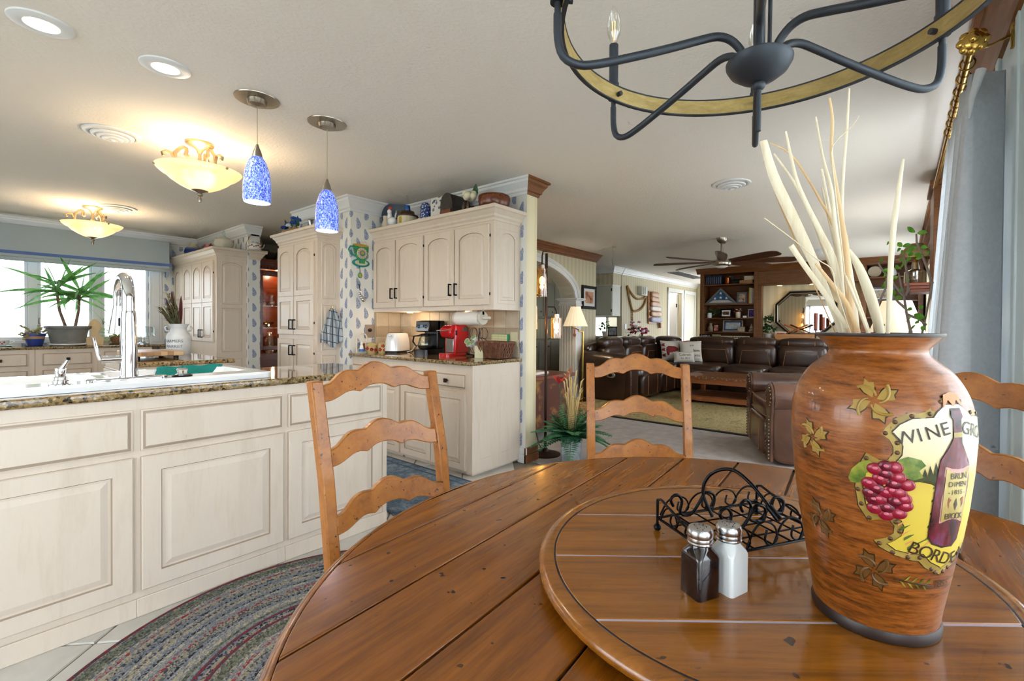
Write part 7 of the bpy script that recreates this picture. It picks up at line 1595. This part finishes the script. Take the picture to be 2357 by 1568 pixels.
def frame(name, label, x, y, z, w_, h_, fw, mf, mm, mp, rz=0, mat_w=.0, tilt=.12):
    """picture frame facing -X; y centre, z bottom"""
    o = thing(name, label, 'picture frame', (x, y, z), rz); Mt = Matrix.Rotation(tilt, 4, 'Y'); b = B(Mt)
    for (y0, y1, z0, z1) in ((-w_/2, w_/2, 0, fw), (-w_/2, w_/2, h_-fw, h_), (-w_/2, -w_/2+fw, fw, h_-fw), (w_/2-fw, w_/2, fw, h_-fw)): b.box(-.012, .012, y0, y1, z0, z1)
    b.build('moulding', mf, o)
    b = B(Mt); b.box(-.004, .010, -w_/2+fw, w_/2-fw, fw, h_-fw); p_ = b.build('mat_board', mm, o)
    g = fw+mat_w; b = B(Mt); b.box(-.006, -.003, -w_/2+g, w_/2-g, g, h_-g); b.build('photo', mp, p_); return o
def photo(name, *cs, sc=14):
    k = NT(name); n1 = k.noise(k.obj(), sc, 3, .6, .5); n = len(cs); return k.p(c=k.ramp(n1, [(.3+.4*i/max(1, n-1), srgb(q)) for i, q in enumerate(cs)]), r=.2)
m_wm = mat('white_mat_board', (226, 226, 222), .7)
frame('framed_photo', 'grey framed family photo beside the flag case', 10.27, 2.625, 1.677, .21, .25, .04, m_gw, m_wm, photo('baby_photo', (60, 60, 70), (206, 180, 160), (220, 220, 220)))
for k, (y, w_, h_, mt, lab) in enumerate(((2.49, .02, .24, mat('red_book', (140, 24, 24), .5), 'thin red book beside the yellow book'), (2.465, .025, .33, mat('yellow_book', (200, 190, 60), .5), 'tall yellow book on the flag shelf'), (2.435, .03, .32, mat('white_book', (216, 214, 204), .6), 'tall white book next to the yellow book'), (2.40, .03, .31, mat('grey_book', (190, 186, 176), .6), 'grey book at the end of the flag shelf'))): tagb('book', lab, 'book', mt, (10.22, 10.38, y-w_/2, y+w_/2, 1.676, 1.676+h_))
# shelf 3
def ivy(par, ctr, rad, n, mt=m_leafd, sz=.05):
    for k in range(n):
        a = R.uniform(0, 2*pi); e = R.uniform(-.6, 1.3); r_ = R.uniform(.5, 1); p = Vector(ctr)+Vector((cos(a)*cos(e)*rad[0], sin(a)*cos(e)*rad[1], sin(e)*rad[2]))*r_
        d_ = Vector((R.uniform(-1, .2), R.uniform(-1, 1), R.uniform(-.8, .6))).normalized()*sz
        b = B(); b.leaf(p, p+d_, sz*.8, (R.uniform(-1, 1), R.uniform(-1, 1), 1), n=3); b.build('leaf', mt, par)
c = thing('ivy_pitcher', 'white pitcher with trailing ivy on the bookcase', 'plant', (10.28, 3.30, 1.381)); b = B(); b.lathe([(.04, 0), (.05, .03), (.045, .09), (.05, .11), (.042, .11), (.04, .02)], 16); b.build('pitcher', m_ceramic, c, smooth=40); ivy(c, (-.02, -.10, .10), (.08, .20, .10), 44)
frame('framed_photo', 'black framed landscape photo with white mat on the bookcase', 10.28, 2.95, 1.381, .25, .20, .035, m_black, m_wm, photo('barn_photo', (60, 44, 36), (120, 80, 60), (90, 110, 80)), mat_w=.03)
c = thing('flower_jar', 'cream jar with pink and white flowers on the bookcase', 'flower arrangement', (10.28, 2.70, 1.381)); b = B(); b.lathe([(.045, 0), (.05, .01), (.05, .12), (.042, .12), (.04, .01)], 16); b.build('jar', m_cream2, c, smooth=40)
for k in range(7): rose(c, (-.01, -.07+.023*k, .15+.03*sin(k*1.7)), .018, (mat('pink_petal', (190, 50, 90), .8), m_whf, mat('peach_petal', (216, 160, 120), .8))[k % 3])
frame('framed_photo', 'silver framed photo of people in pink against blue on the bookcase', 10.27, 2.43, 1.381, .15, .18, .02, m_steel, m_wm, photo('party_photo', (50, 40, 120), (70, 50, 140), (214, 120, 190), sc=9))
tagb('trinket_box', 'small white trinket box beside the silver photo frame', 'box', m_ceramic, (10.22, 10.27, 2.52, 2.59, 1.381, 1.42))
# shelf 4
pot('stone_jug', 'rounded stone-coloured jug on the lower shelf', 'jug', (10.28, 3.27, 1.086), [(.045, 0), (.06, .03), (.055, .09), (.03, .13), (.035, .18), (.028, .18)], mat('stoneware', (150, 136, 110), .6))
frame('framed_photo', 'small black framed portrait with red background', 10.27, 3.15, 1.086, .12, .16, .015, m_black, m_wm, photo('red_portrait', (160, 40, 50), (210, 140, 120), (230, 230, 226), sc=18))
frame('framed_certificate', 'large silver framed certificate with blue mat on the lower shelf', 10.29, 2.81, 1.086, .41, .25, .025, m_steel, mat('blue_mat_board', (50, 76, 120), .7), mat('certificate', (206, 208, 206), .7, c2=(150, 156, 160), ns=50), mat_w=.03)
frame('framed_photo', 'little frameless green snapshot before the certificate', 10.22, 2.62, 1.086, .15, .105, .008, mat('teal_frame', (110, 140, 130), .5), m_wm, photo('snapshot', (90, 130, 100), (206, 170, 140), (130, 150, 130), sc=20))
pot('copper_ornament', 'small copper and white ornament at the end of the lower shelf', 'ornament', (10.28, 2.43, 1.086), [(.05, 0), (.06, .02), (.035, .06), (.045, .09), (.02, .13), (.01, .17), (0, .175)], mat('brown_white_glaze', (150, 100, 60), .3, c2=(220, 216, 206), ns=16))
c = thing('family_plaque', 'dark plaque lettered FAMILY standing behind the sofa', 'plaque', (10.10, 3.32, .941)); b = B(); b.box(-.01, .01, -.13, .13, 0, .085); b.build('board', m_black, c); lettering('lettering', 'FAMILY', .058, Matrix.Translation((-.0115, 0, .045)) @ FX, m_ceramic, c)
tagb('photo_album', 'olive and cream album beside the family plaque', 'book', mat('album_cover', (150, 146, 110), .7), (10.08, 10.2, 3.03, 3.17, .941, 1.02))
c = thing('spice_row_box', 'long cream box with a row of dark labels behind the sofa', 'box', (10.12, 2.72, .941)); b = B(); b.box(-.03, .05, -.28, .28, 0, .055); b.build('box', m_labc, c)
for k in range(18): b = B(); b.box(-.032, -.03, -.27+k*.03, -.252+k*.03, .012, .04); b.build('label', m_bronze, c)
# niche
c = thing('octagon_mirror', 'octagonal mirror in a black and gold frame in the niche', 'mirror', (10.56, 1.49, 1.47)); oc = lambda a, b_, h_, k_: [(-a, -k_), (-a, k_), (-b_, h_), (b_, h_), (a, k_), (a, -k_), (b_, -h_), (-b_, -h_)]
O1, O2, O3 = oc(.55, .28, .45, .19), oc(.485, .255, .385, .165), oc(.50, .26, .40, .17); b = B()
for i in range(8):
    j = (i+1) % 8; b.prism([(0, O1[i][0], O1[i][1]), (0, O1[j][0], O1[j][1]), (0, O2[j][0], O2[j][1]), (0, O2[i][0], O2[i][1])], (-.04, 0, 0))
b.build('frame', m_black, c); b = B()
for i in range(8):
    j = (i+1) % 8; b.tube([(-.042, O3[i][0], O3[i][1]), (-.042, O3[j][0], O3[j][1])], .008, 6); b.tube([(-.042, O1[i][0], O1[i][1]), (-.042, O1[j][0], O1[j][1])], .006, 6)
b.build('gilt_edge', m_gold, c); b = B(); b.prism([(-.008, y, z) for y, z in O2], (.006, 0, 0)); b.build('mirror_glass', mat('mirror_silver', (225, 225, 222), .02, 1.0), c)
c = thing('ivy_topiary', 'ivy topiary in a white pot beside the mirror', 'plant', (10.28, 2.10, .941)); b = B(); b.lathe([(.07, 0), (.09, .1), (.1, .11), (.085, .11), (0, .09)], 20); b.build('pot', m_ceramic, c, smooth=40); ivy(c, (0, 0, .20), (.12, .14, .12), 70, sz=.06); ivy(c, (0, 0, .40), (.09, .10, .14), 50, sz=.055)
frame('framed_photo', 'cream framed bright photo below the mirror', 10.16, 1.86, .941, .20, .16, .03, m_cream2, m_wm, photo('flower_photo', (60, 30, 80), (200, 70, 60), (230, 170, 60), sc=12))
c = thing('book_stand', 'folding wooden X-shaped book stand before the mirror', 'book stand', (10.22, 1.60, 1.06))
for s_ in (-1, 1): b = B(); b.prism([(-.06, -s_*.2, 0), (-.06, -s_*.17, 0), (-.06, s_*.22, .17), (-.06, s_*.19, .19)], (.12, 0, 0)); b.build('leaf_board', m_rust2, c, bev=.003)
c = thing('console_table', 'light wooden console behind the sofa below the mirror', 'table', (9.80, 1.55, .004)); m_pine = wood('golden_pine', (166, 112, 62), (196, 144, 90), st=(12, 1, 12), r=.35)
b = B(W(c)); b.box(10.06, 10.30, 1.28, 1.95, .941, 1.055); b.build('riser', m_pine, c, bev=.004); b = B(W(c)); b.box(9.62, 9.98, .62, 2.0, .80, .84); b.build('top', m_pine, c, bev=.004)
for y in (.68, 1.9):
    for x in (9.66, 9.9): b = B(W(c)); b.box(x, x+.05, y, y+.05, .006, .80); b.build('leg', m_pine, c)
for k, (y, z, lab) in enumerate(((1.28, .50, 'tall terracotta pillar candle on an iron stand before the mirror'), (1.16, .42, 'shorter terracotta pillar candle behind the dried palm strips'))):
    c = thing('pillar_candle', lab, 'candle', (10.18, y-.02, .941), 0, 'pillar candles'); b = B(); b.cyl((0, 0, .2), (0, 0, z+.02), .032, n=16); b.build('wax', mat('terracotta_wax', (150, 78, 60), .5), c, smooth=40); b = B(); b.lathe([(.06, 0), (.06, .008), (.01, .02), (.01, .185), (.05, .19), (.05, .2)], 16); b.build('holder', m_black, c, smooth=40); b = B(); b.cyl((0, 0, z+.02), (0, 0, z+.035), .002, n=5); b.build('wick', m_black, c)
# far shelves
pot('display_plate', 'cream plate with a brown spot standing on the far shelf', 'plate', (10.3, .36, 2.101), [(0, 0), (.06, .0), (.10, .015), (.10, .02), (.06, .006), (0, .006)], m_cream2).rotation_euler = (0, -1.4, 0)
bpy.data.objects['display_plate'].location.z = 2.20
pot('white_dove', 'white rounded ornament beside the plate on the far shelf', 'ornament', (10.28, .10, 2.101), [(.05, 0), (.07, .05), (.05, .11), (.03, .15), (0, .17)], m_ceramic)
frame('framed_photo', 'wide dark framed print on the far shelf', 10.28, .24, 1.676, .34, .24, .03, m_gw, m_wm, photo('deer_print', (120, 100, 80), (180, 170, 150), (90, 80, 70)), mat_w=.02)
frame('framed_photo', 'dark square frame low on the far shelf', 10.28, .2, 1.086, .2, .22, .025, m_black, m_wm, photo('dark_print', (60, 60, 60), (90, 86, 80)))
for k in range(5): tagb('book', ['grey', 'slate', 'charcoal', 'dark green', 'dark brown'][k]+' book upright on the far middle shelf', 'book', mat('shelf_book', ((96, 100, 104), (70, 76, 84), (44, 44, 48), (36, 56, 46), (60, 44, 36))[k], .6), (10.22, 10.36, -.02-k*.04, .016-k*.04, 1.381, 1.58+.02*(k % 2)))
# ---- arch wall: picture, lamps, planter
frame('framed_picture', 'black framed newborn photo with white mat beside the arch', 0, 0, 0, .46, .40, .05, m_black, m_wm, photo('newborn_photo', (96, 50, 40), (206, 150, 120), (232, 200, 176), sc=7), rz=pi/2, mat_w=.05, tilt=0)
o = [q for q in bpy.data.objects if q.get('label', '').startswith('black framed newborn')][0]; o.location = (6.80, 4.235, 1.475)
# brass swing-arm floor lamp
c = thing('brass_lamp', 'brass swing-arm floor lamp with white pleated shade beside the arch', 'floor lamp', (6.12, 3.92, 0))
b = B(); b.lathe([(.13, 0), (.13, .02), (.03, .04), (.012, .06)], 24); b.build('base', m_brass, c, smooth=40); b = B(); b.cyl((0, 0, .05), (0, 0, 1.10), .016, n=12); b.build('pole', m_brass, c, smooth=40)
b = B(); b.tube([(0, 0, 1.09), (-.06, .05, 1.10), (-.06, .05, 1.13), (-.22, .05, 1.16), (-.22, .05, 1.22)], .010, 8); b.build('swing_arm', m_brass, c, smooth=50)
b = B(); n = 40; pr_ = [(.17 if True else 0, 1.18), (.075, 1.48)]; b.add([((r_*(1+.03*(k % 2)))*cos(2*pi*k/n)-.14, (r_*(1+.03*(k % 2)))*sin(2*pi*k/n)+.05, z) for r_, z in ((.185, 1.18), (.07, 1.48)) for k in range(n)], [(k, (k+1) % n, n+(k+1) % n, n+k) for k in range(n)])
kk = NT('lit_pleated_shade'); m_shade = kk.p(c=srgb((240, 232, 214)), r=.8, tr=.0, ec=srgb((255, 226, 178)), es=.55); b.build('shade', m_shade, c, solid=.004)
b = B(); b.lathe([(.014, 1.48), (.006, 1.5), (.012, 1.515), (0, 1.53)], 10, (-.14, .05, 0)); b.build('finial', m_brass, c, smooth=50)
b = B(); b.lathe([(.018, 1.02), (.024, 1.05), (.012, 1.075), (.005, 1.16)], 10, (-.19, .03, 0)); b.build('tassel', mat('rose_tassel', (140, 84, 76), .9), c, smooth=50)
lamp(c, (-.14, .05, 1.33), 4, (1, .8, .55), .04)
# dark floor lamp with three amber glass cylinders
c = thing('amber_floor_lamp', 'dark bronze floor lamp with hanging amber glass cylinders at the wall end', 'floor lamp', (3.36, 2.55, 0)); m_amber = clear('amber_glass', (244, 200, 130), .3)
b = B(); b.lathe([(.14, 0), (.14, .012), (.10, .025), (.03, .035), (.022, .06), (.014, .065)], 28); b.build('base', m_bronze, c, smooth=40); b = B(); b.cyl((0, 0, .06), (0, 0, 1.84), .0125, n=12); b.build('pole', m_bronze, c, smooth=40)
for (dx, dy, zt, zb) in ((-.035, .025, 1.70, 1.445), (.095, -.045, 1.255, 1.065), (-.13, .06, 1.36, 1.15)):
    g = B(); g.tube([(0, 0, zt+.16 if zt > 1.5 else zt+.10), (dx*.8, dy*.8, zt+.16 if zt > 1.5 else zt+.10), (dx, dy, zt+.12 if zt > 1.5 else zt+.06), (dx, dy, zt)], .006, 7); s_ = g.build('arm', m_bronze, c, smooth=50)
    b = B(); b.cyl((dx, dy, zt-.01), (dx, dy, zt+.035), .028, n=16); b.build('socket', m_nickel, s_, smooth=40)
    b = B(); b.lathe([(.05, zb), (.05, zt), (.02, zt)], 24, (dx, dy, 0), cap=False); b.build('glass_cylinder', m_amber, s_, smooth=40)
    b = B(); b.sq((dx, dy, (zt+zb)/2+.02), (.05, .05, .075), n=14, m=9); b.build('bulb', glow('filament_bulb', (255, 206, 130), 12), s_, smooth=60)
    lamp(c, (dx, dy, (zt+zb)/2-.03), 2.2, (1, .76, .44), .02)
# galvanised planter with fern, wheat and lily
c = thing('tin_planter', 'galvanised square planter with fern, dried wheat and red lily', 'planter', (3.27, 2.20, 0), .5)
b = B(); rings(b, [(rrect(-.075, .075, -.075, .075, .01), 0), (rrect(-.09, .09, -.09, .09, .01), .25)]); b.build('planter', mat('galvanised_tin', (150, 160, 172), .35, .8, c2=(190, 198, 206), ns=12, bump=.3, bs=30), c)
m_f2 = mat('fern_frond_dark', (22, 80, 52), .5, c2=(50, 120, 84), ns=14)
for k in range(40):
    a = k*2.399; el = R.uniform(.05, 1.15); L = R.uniform(.26, .44); pts = [Vector((cos(a)*cos(el), sin(a)*cos(el), sin(el)))*L*t+Vector((0, 0, .24-.34*L*t*t*(1.4-el))) for t in [q/8 for q in range(9)]]
    b = B(); b.tube(pts, .0025, 4)
    for q in range(1, 9):
        t_ = pts[q]-pts[q-1]; sd = t_.cross(Vector((0, 0, 1))).normalized(); l_ = .078*(1-(q/9)**2)+.016
        for s_ in (-1, 1):
            for h_ in (0, .5): p = pts[q-1]+t_*h_; b.leaf(p, p+sd*s_*l_+t_.normalized()*l_*.35, .034, n=2)
    b.build('frond', (m_fern, m_f2)[k % 2], c)
m_wheat = mat('dried_wheat', (206, 176, 116), .8, c2=(222, 196, 140), ns=20)
for k in range(22):
    a = R.uniform(0, 2*pi); r_ = R.uniform(.01, .05); h_ = R.uniform(.55, .80); dx, dy = cos(a)*r_, sin(a)*r_
    b = B(); b.tube([(dx*.5, dy*.5, .2), (dx, dy, h_*.7), (dx*1.6, dy*1.6, h_-.05)], .003, 5); b.tube([(dx*1.6, dy*1.6, h_-.06), (dx*1.8+.01, dy*1.8, h_), (dx*2.4+.02*cos(a), dy*2.4, h_+.03)], [.004, .008, .002], 6); b.build('wheat_stalk', m_wheat, c)
b = B(); b.tube([(-.05, .05, .2), (-.09, .08, .5), (-.10, .10, .70)], .004, 6); b.build('lily_stem', m_leafd, c)
for k in range(6): a = k*pi/3; b = B(); b.leaf((-.10, .10, .70), (-.10+.07*cos(a), .10+.07*sin(a), .74+.03*(k % 2)), .035, n=4); b.build('lily_petal', mat('red_lily', (176, 34, 36), .6), c)
b = B(); b.leaf((-.08, .06, .72), (-.03, .0, .84), .03, (1, 0, 0)); b.build('lily_bud', mat('copper_bud', (150, 84, 60), .6), c)
b = B()
for k in range(14):
    a0 = R.uniform(0, 6.3); ax_ = Vector((R.uniform(-1, 1), R.uniform(-1, 1), R.uniform(-1, 1))).normalized(); u_ = ax_.orthogonal().normalized(); v2 = ax_.cross(u_)
    b.tube([Vector((.10, -.06, .46))+(u_*cos(t)+v2*sin(t))*.055 for t in [2*pi*q/14 for q in range(14)]], .003, 4, closed=True)
b.build('twig_ball', m_wick, c, kind='stuff')
# rustic chest behind the planter
m_patch = mat('patchwork_paint', (84, 38, 24), .6, c2=(150, 108, 44), ns=6, lo=.55, hi=.66)
c = thing('painted_chest', 'rustic painted wooden chest behind the floor lamp', 'chest', (3.95, 3.25, .004)); b = B(); b.box(-.35, .35, -.35, .35, .12, .62); b.build('body', m_patch, c, bev=.006); b = B(); b.box(-.38, .38, -.38, .38, .62, .66); b.build('top', m_terra, c, bev=.006)
for x in (-.33, .27):
    for y in (-.33, .27): b = B(); b.box(x, x+.06, y, y+.06, 0, .12); b.build('foot', m_bronze, c)
tagb('magazine', 'white paper stack lying on the painted chest', 'magazine', m_wm, (3.72, 4.0, 3.0, 3.25, .665, .69))
b = B(); b.tube([(3.40, 2.60, .02), (3.52, 2.75, .03), (3.56, 2.84, .2), (3.57, 2.86, .60), (3.62, 2.92, .68), (3.70, 2.98, .70)], .005, 6); tag(b.build('electric_cable', m_black, smooth=60), 'black lamp cord looping up to the painted chest', 'cord')
# nook: white cabinet, counter, photo frame, plant
c = thing('nook_cabinet', 'off-white wall cabinet above the nook window', 'cabinet', (8.6, 5.6, 1.405), R90); m_nk = mat('putty_paint', (206, 206, 192), .45)
b = B(); b.box(0, .82, 0, .35, 0, .65); b.build('body', m_nk, c)
for k in range(2):
    b = B(); b.box(.01+k*.41, .40+k*.41, -.018, 0, .01, .63); d_ = b.build('door', m_nk, c, bev=.003)
    for z in (.08, .52): h_ = B(); h_.box(.385+k*.41, .402+k*.41, -.021, -.006, z, z+.06); h_.build('hinge', m_black, d_)
b = B(); b.box(-.0, .83, -.02, .35, .64, .655); b.build('cap_moulding', m_white, c)
tagb('nook_counter', 'pale counter ledge below the nook window', 'countertop', m_cream2, (8.45, 9.0, 4.60, 5.6, .94, .975))
c = thing('nook_plant', 'green leafy plant on the nook ledge', 'plant', (8.85, 5.1, .975)); b = B(); b.lathe([(.05, 0), (.07, .1), (.06, .1), (0, .08)], 14); b.build('pot', m_ceramic, c, smooth=40); ivy(c, (0, 0, .20), (.14, .16, .13), 50, m_leaf, .06)
frame('framed_photo', 'dark double photo frame on the nook ledge', 8.62, 4.78, .976, .2, .2, .02, m_black, m_wm, photo('bw_photo', (90, 96, 110), (190, 194, 200)), rz=.3)
c = thing('nook_base_cabinet', 'grey painted cabinets seen through the arch', 'cabinet', (7.3, 6.29, 0)); m_gc = mat('grey_green_paint', (168, 166, 150), .5)
b = B(W(c)); b.box(6.9, 8.5, 5.75, 6.29, .0, .9); b.build('base', m_gc, c, bev=.004); b = B(W(c)); b.box(6.9, 8.5, 5.95, 6.29, 1.35, 2.1); b.build('upper', m_gc, c, bev=.004)
for x in (6.93, 7.33, 7.73, 8.13):
    for z0, z1, y in ((.1, .86, 5.735), (1.38, 2.06, 5.935)): b = B(W(c)); b.box(x, x+.34, y, y+.015, z0, z1); d_ = b.build('door', m_gc, c, bev=.004); q = B(W(c)); q.sq((x+.30, y-.012, z0+.1 if z0 > 1 else z1-.1), (.025, .025, .025), n=8, m=6); q.build('knob', m_bronze, d_)
# hall wall pieces
c = thing('bead_rope', 'long rope of wooden beads draped in a loop on the hall wall', 'wall decor', (9.4, 4.74, 1.0)); m_rope = mat('tan_rope', (150, 110, 60), .8, c2=(176, 136, 84), ns=40)
b = B(W(c)); b.tube(cr([(9.17, 2.07), (9.35, 1.94), (9.62, 1.82), (9.95, 1.83), (10.13, 1.89)], 4) and [(x, 4.735, z) for x, z in cr([(9.17, 2.07), (9.35, 1.94), (9.62, 1.82), (9.95, 1.83), (10.13, 1.89), (10.05, 1.72), (9.85, 1.58), (9.6, 1.53), (9.45, 1.54), (9.38, 1.62), (9.27, 1.82), (9.17, 2.07)], 4)], .024, 7); b.build('rope', m_rope, c, smooth=60)
for k in range(9): b = B(W(c)); b.sq((9.43, 4.735, 1.50-k*.055), (.05, .04, .06), n=10, m=6); b.build('bead', m_rope, c, smooth=60)
c = thing('door_chime', 'pale boxed door chime on the hall wall', 'door chime', (9.9, 4.74, 1.9)); b = B(); b.box(-.16, .16, -.08, .02, 0, .21); b.build('cover', m_nk, c, bev=.01)
for x in (-.08, .02): b = B(); b.cyl((x, -.09, .02), (x, -.09, .19), .02, n=10); b.build('tube', m_white, c, smooth=40)
c = thing('carved_panel', 'layered carved wooden wall plaque on the hall wall', 'wall decor', (10.72, 4.745, 1.25)); m_carv = wood('carved_cypress', (146, 92, 52), (186, 132, 84), st=(2, 2, 8), r=.35)
b = B(); b.prism([(-.46, 0, .0), (.0, 0, .0), (-.02, 0, .76), (-.50, 0, .78)], (0, -.03, 0)); b.build('back_board', m_carv, c, bev=.004)
for k, (z, w_, mt) in enumerate(((.66, .44, m_carv), (.55, .44, m_carv), (.43, .52, m_carv), (.32, .60, mat('silvered_wood', (190, 176, 164), .3)), (.19, .62, m_carv), (.05, .66, mat('lilac_stone', (150, 150, 176), .5)))):
    b = B(); b.sq((-.42+w_/2, -.04, z+.05), (w_, .10, .13), .45, 18, 8); b.build('carved_layer', mt, c, smooth=60)
b = B(); b.box(.16, .24, -.06, 0, -.10, .03); b.build('drop_bracket', m_carv, c, bev=.006)
c = thing('pink_bouquet', 'bunch of pink and white flowers on the table behind the sofa', 'flower arrangement', (8.75, 4.32, .80)); b = B(); b.lathe([(.07, 0), (.09, .1), (.06, .16), (.07, .18)], 16); b.build('vase', m_ceramic, c, smooth=40)
for k in range(34):
    a = R.uniform(0, 2*pi); e = R.uniform(-.1, 1.4); r_ = R.uniform(.1, .24); rose(c, (cos(a)*cos(e)*r_*1.2, sin(a)*cos(e)*r_*1.2, .24+sin(e)*r_), .040, (mat('deep_pink', (190, 40, 80), .8), mat('soft_pink', (220, 150, 170), .8), m_whf)[k % 3] if k < 3 else bpy.data.materials[('deep_pink', 'soft_pink', 'white_silk_petal')[k % 3]])
ivy(c, (0, 0, .26), (.2, .2, .14), 30, m_leafd, .06)
tagb('side_table', 'small dark table behind the sofa under the pink flowers', 'table', m_bronze, (8.6, 8.95, 4.22, 4.5, .004, .795))
tagb('light_switch', 'pale light switch plate on the hall wall below the rope', 'switch', m_white, (9.12, 9.19, 4.752, 4.76, 1.12, 1.24))
c = thing('bedroom_poster', 'white poster with a navy and orange round emblem in the far bedroom', 'poster', (11.98, 5.88, .9)); b = B(); b.box(-.35, .35, -.01, .01, 0, 1.3); b.build('sheet', m_ceramic, c)
for r0, r1, mt in ((.30, .38, mat('poster_navy', (40, 70, 130), .7)), (.14, .29, mat('poster_orange', (216, 150, 80), .7))):
    b = B(); n = 28; b.add([(r_*cos(2*pi*k/n), -.013, .75+r_*1.1*sin(2*pi*k/n)) for r_ in (r0, r1) for k in range(n)], [(k, (k+1) % n, n+(k+1) % n, n+k) for k in range(n)]); b.build('emblem_ring', mt, c, solid=.003)
b = B(); b.prism([(-.3, -.014, .42), (.3, -.014, .42), (.25, -.014, .28), (0, -.014, .2), (-.25, -.014, .28)], (0, .003, 0)); b.build('emblem_banner', bpy.data.materials['poster_navy'], c)
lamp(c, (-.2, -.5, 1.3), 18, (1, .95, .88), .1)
c = thing('ceiling_register', 'long slotted return vent in the hall ceiling', 'vent', (11.0, 4.1, CE)); b = B(); b.box(-.9, .9, -.18, .18, -.012, 0); b.build('frame', m_white, c)
for k in range(5): b = B(); b.box(-.84, .84, -.15+k*.062, -.115+k*.062, -.018, -.011); b.build('slot', mat('vent_slot', (60, 56, 50), .8), c)
# right-hand corner: tall cabinet, cone shade lamp, shelf with lantern
c = thing('corner_armoire', 'tall dark wood cabinet half hidden behind the curtain', 'cabinet', (4.75, -.34, .004)); b = B(); b.box(0, .5, 0, .135, 0, 2.30); b.build('body', m_browntrim, c, bev=.005); b = B(); b.box(-.02, .52, 0, .16, 2.30, 2.34); b.build('cornice', m_browntrim, c, bev=.004)
c = thing('cone_lamp', 'table lamp with large cream cone shade behind the leafy shrub', 'table lamp', (5.95, .02, .62)); b = B(); b.lathe([(.09, 0), (.09, .02), (.03, .05), (.05, .2), (.03, .35), (.012, .42), (.012, .5)], 20); b.build('base', m_bronze, c, smooth=40)
b = B(); b.lathe([(.25, .46), (.12, .84)], 36, cap=False); b.build('shade', m_shade, c, smooth=60, solid=.004); lamp(c, (0, 0, .62), 4, (1, .8, .55), .04)
c = thing('lamp_table', 'dark end table under the cone shade lamp', 'table', (5.95, .02, .004)); b = B(); b.box(-.3, .3, -.3, .3, .57, .612); b.build('top', m_terra, c, bev=.006)
for x in (-.27, .22):
    for y in (-.27, .22): b = B(); b.box(x, x+.05, y, y+.05, 0, .57); b.build('leg', m_terra, c)
c = thing('wall_bracket', 'stepped reddish wooden bracket shelf on the far wall', 'shelf', (7.4, -.20, 1.62))
for k, (w_, z) in enumerate(((.28, .0), (.32, .035), (.36, .07))): b = B(); b.box(-w_, w_, -.145, .10+.03*k, z, z+.034); b.build('step', m_terra, c, bev=.004)
c = thing('glass_lantern', 'glass lantern lamp with small tan shade on the bracket shelf', 'lamp', (7.35, -.15, 1.725)); b = B(); b.lathe([(.10, 0), (.11, .02), (.11, .16), (.04, .19), (.03, .3)], 12); b.build('base', clear('lantern_glass', (236, 226, 206), .4), c, smooth=40); b = B(); b.lathe([(.20, .32), (.07, .50)], 24, cap=False); b.build('shade', mat('tan_shade', (150, 122, 84), .8), c, smooth=60, solid=.004)
b = B(); b.lathe([(.02, .18), (.02, .34)], 10); b.build('neck', m_brass, c)
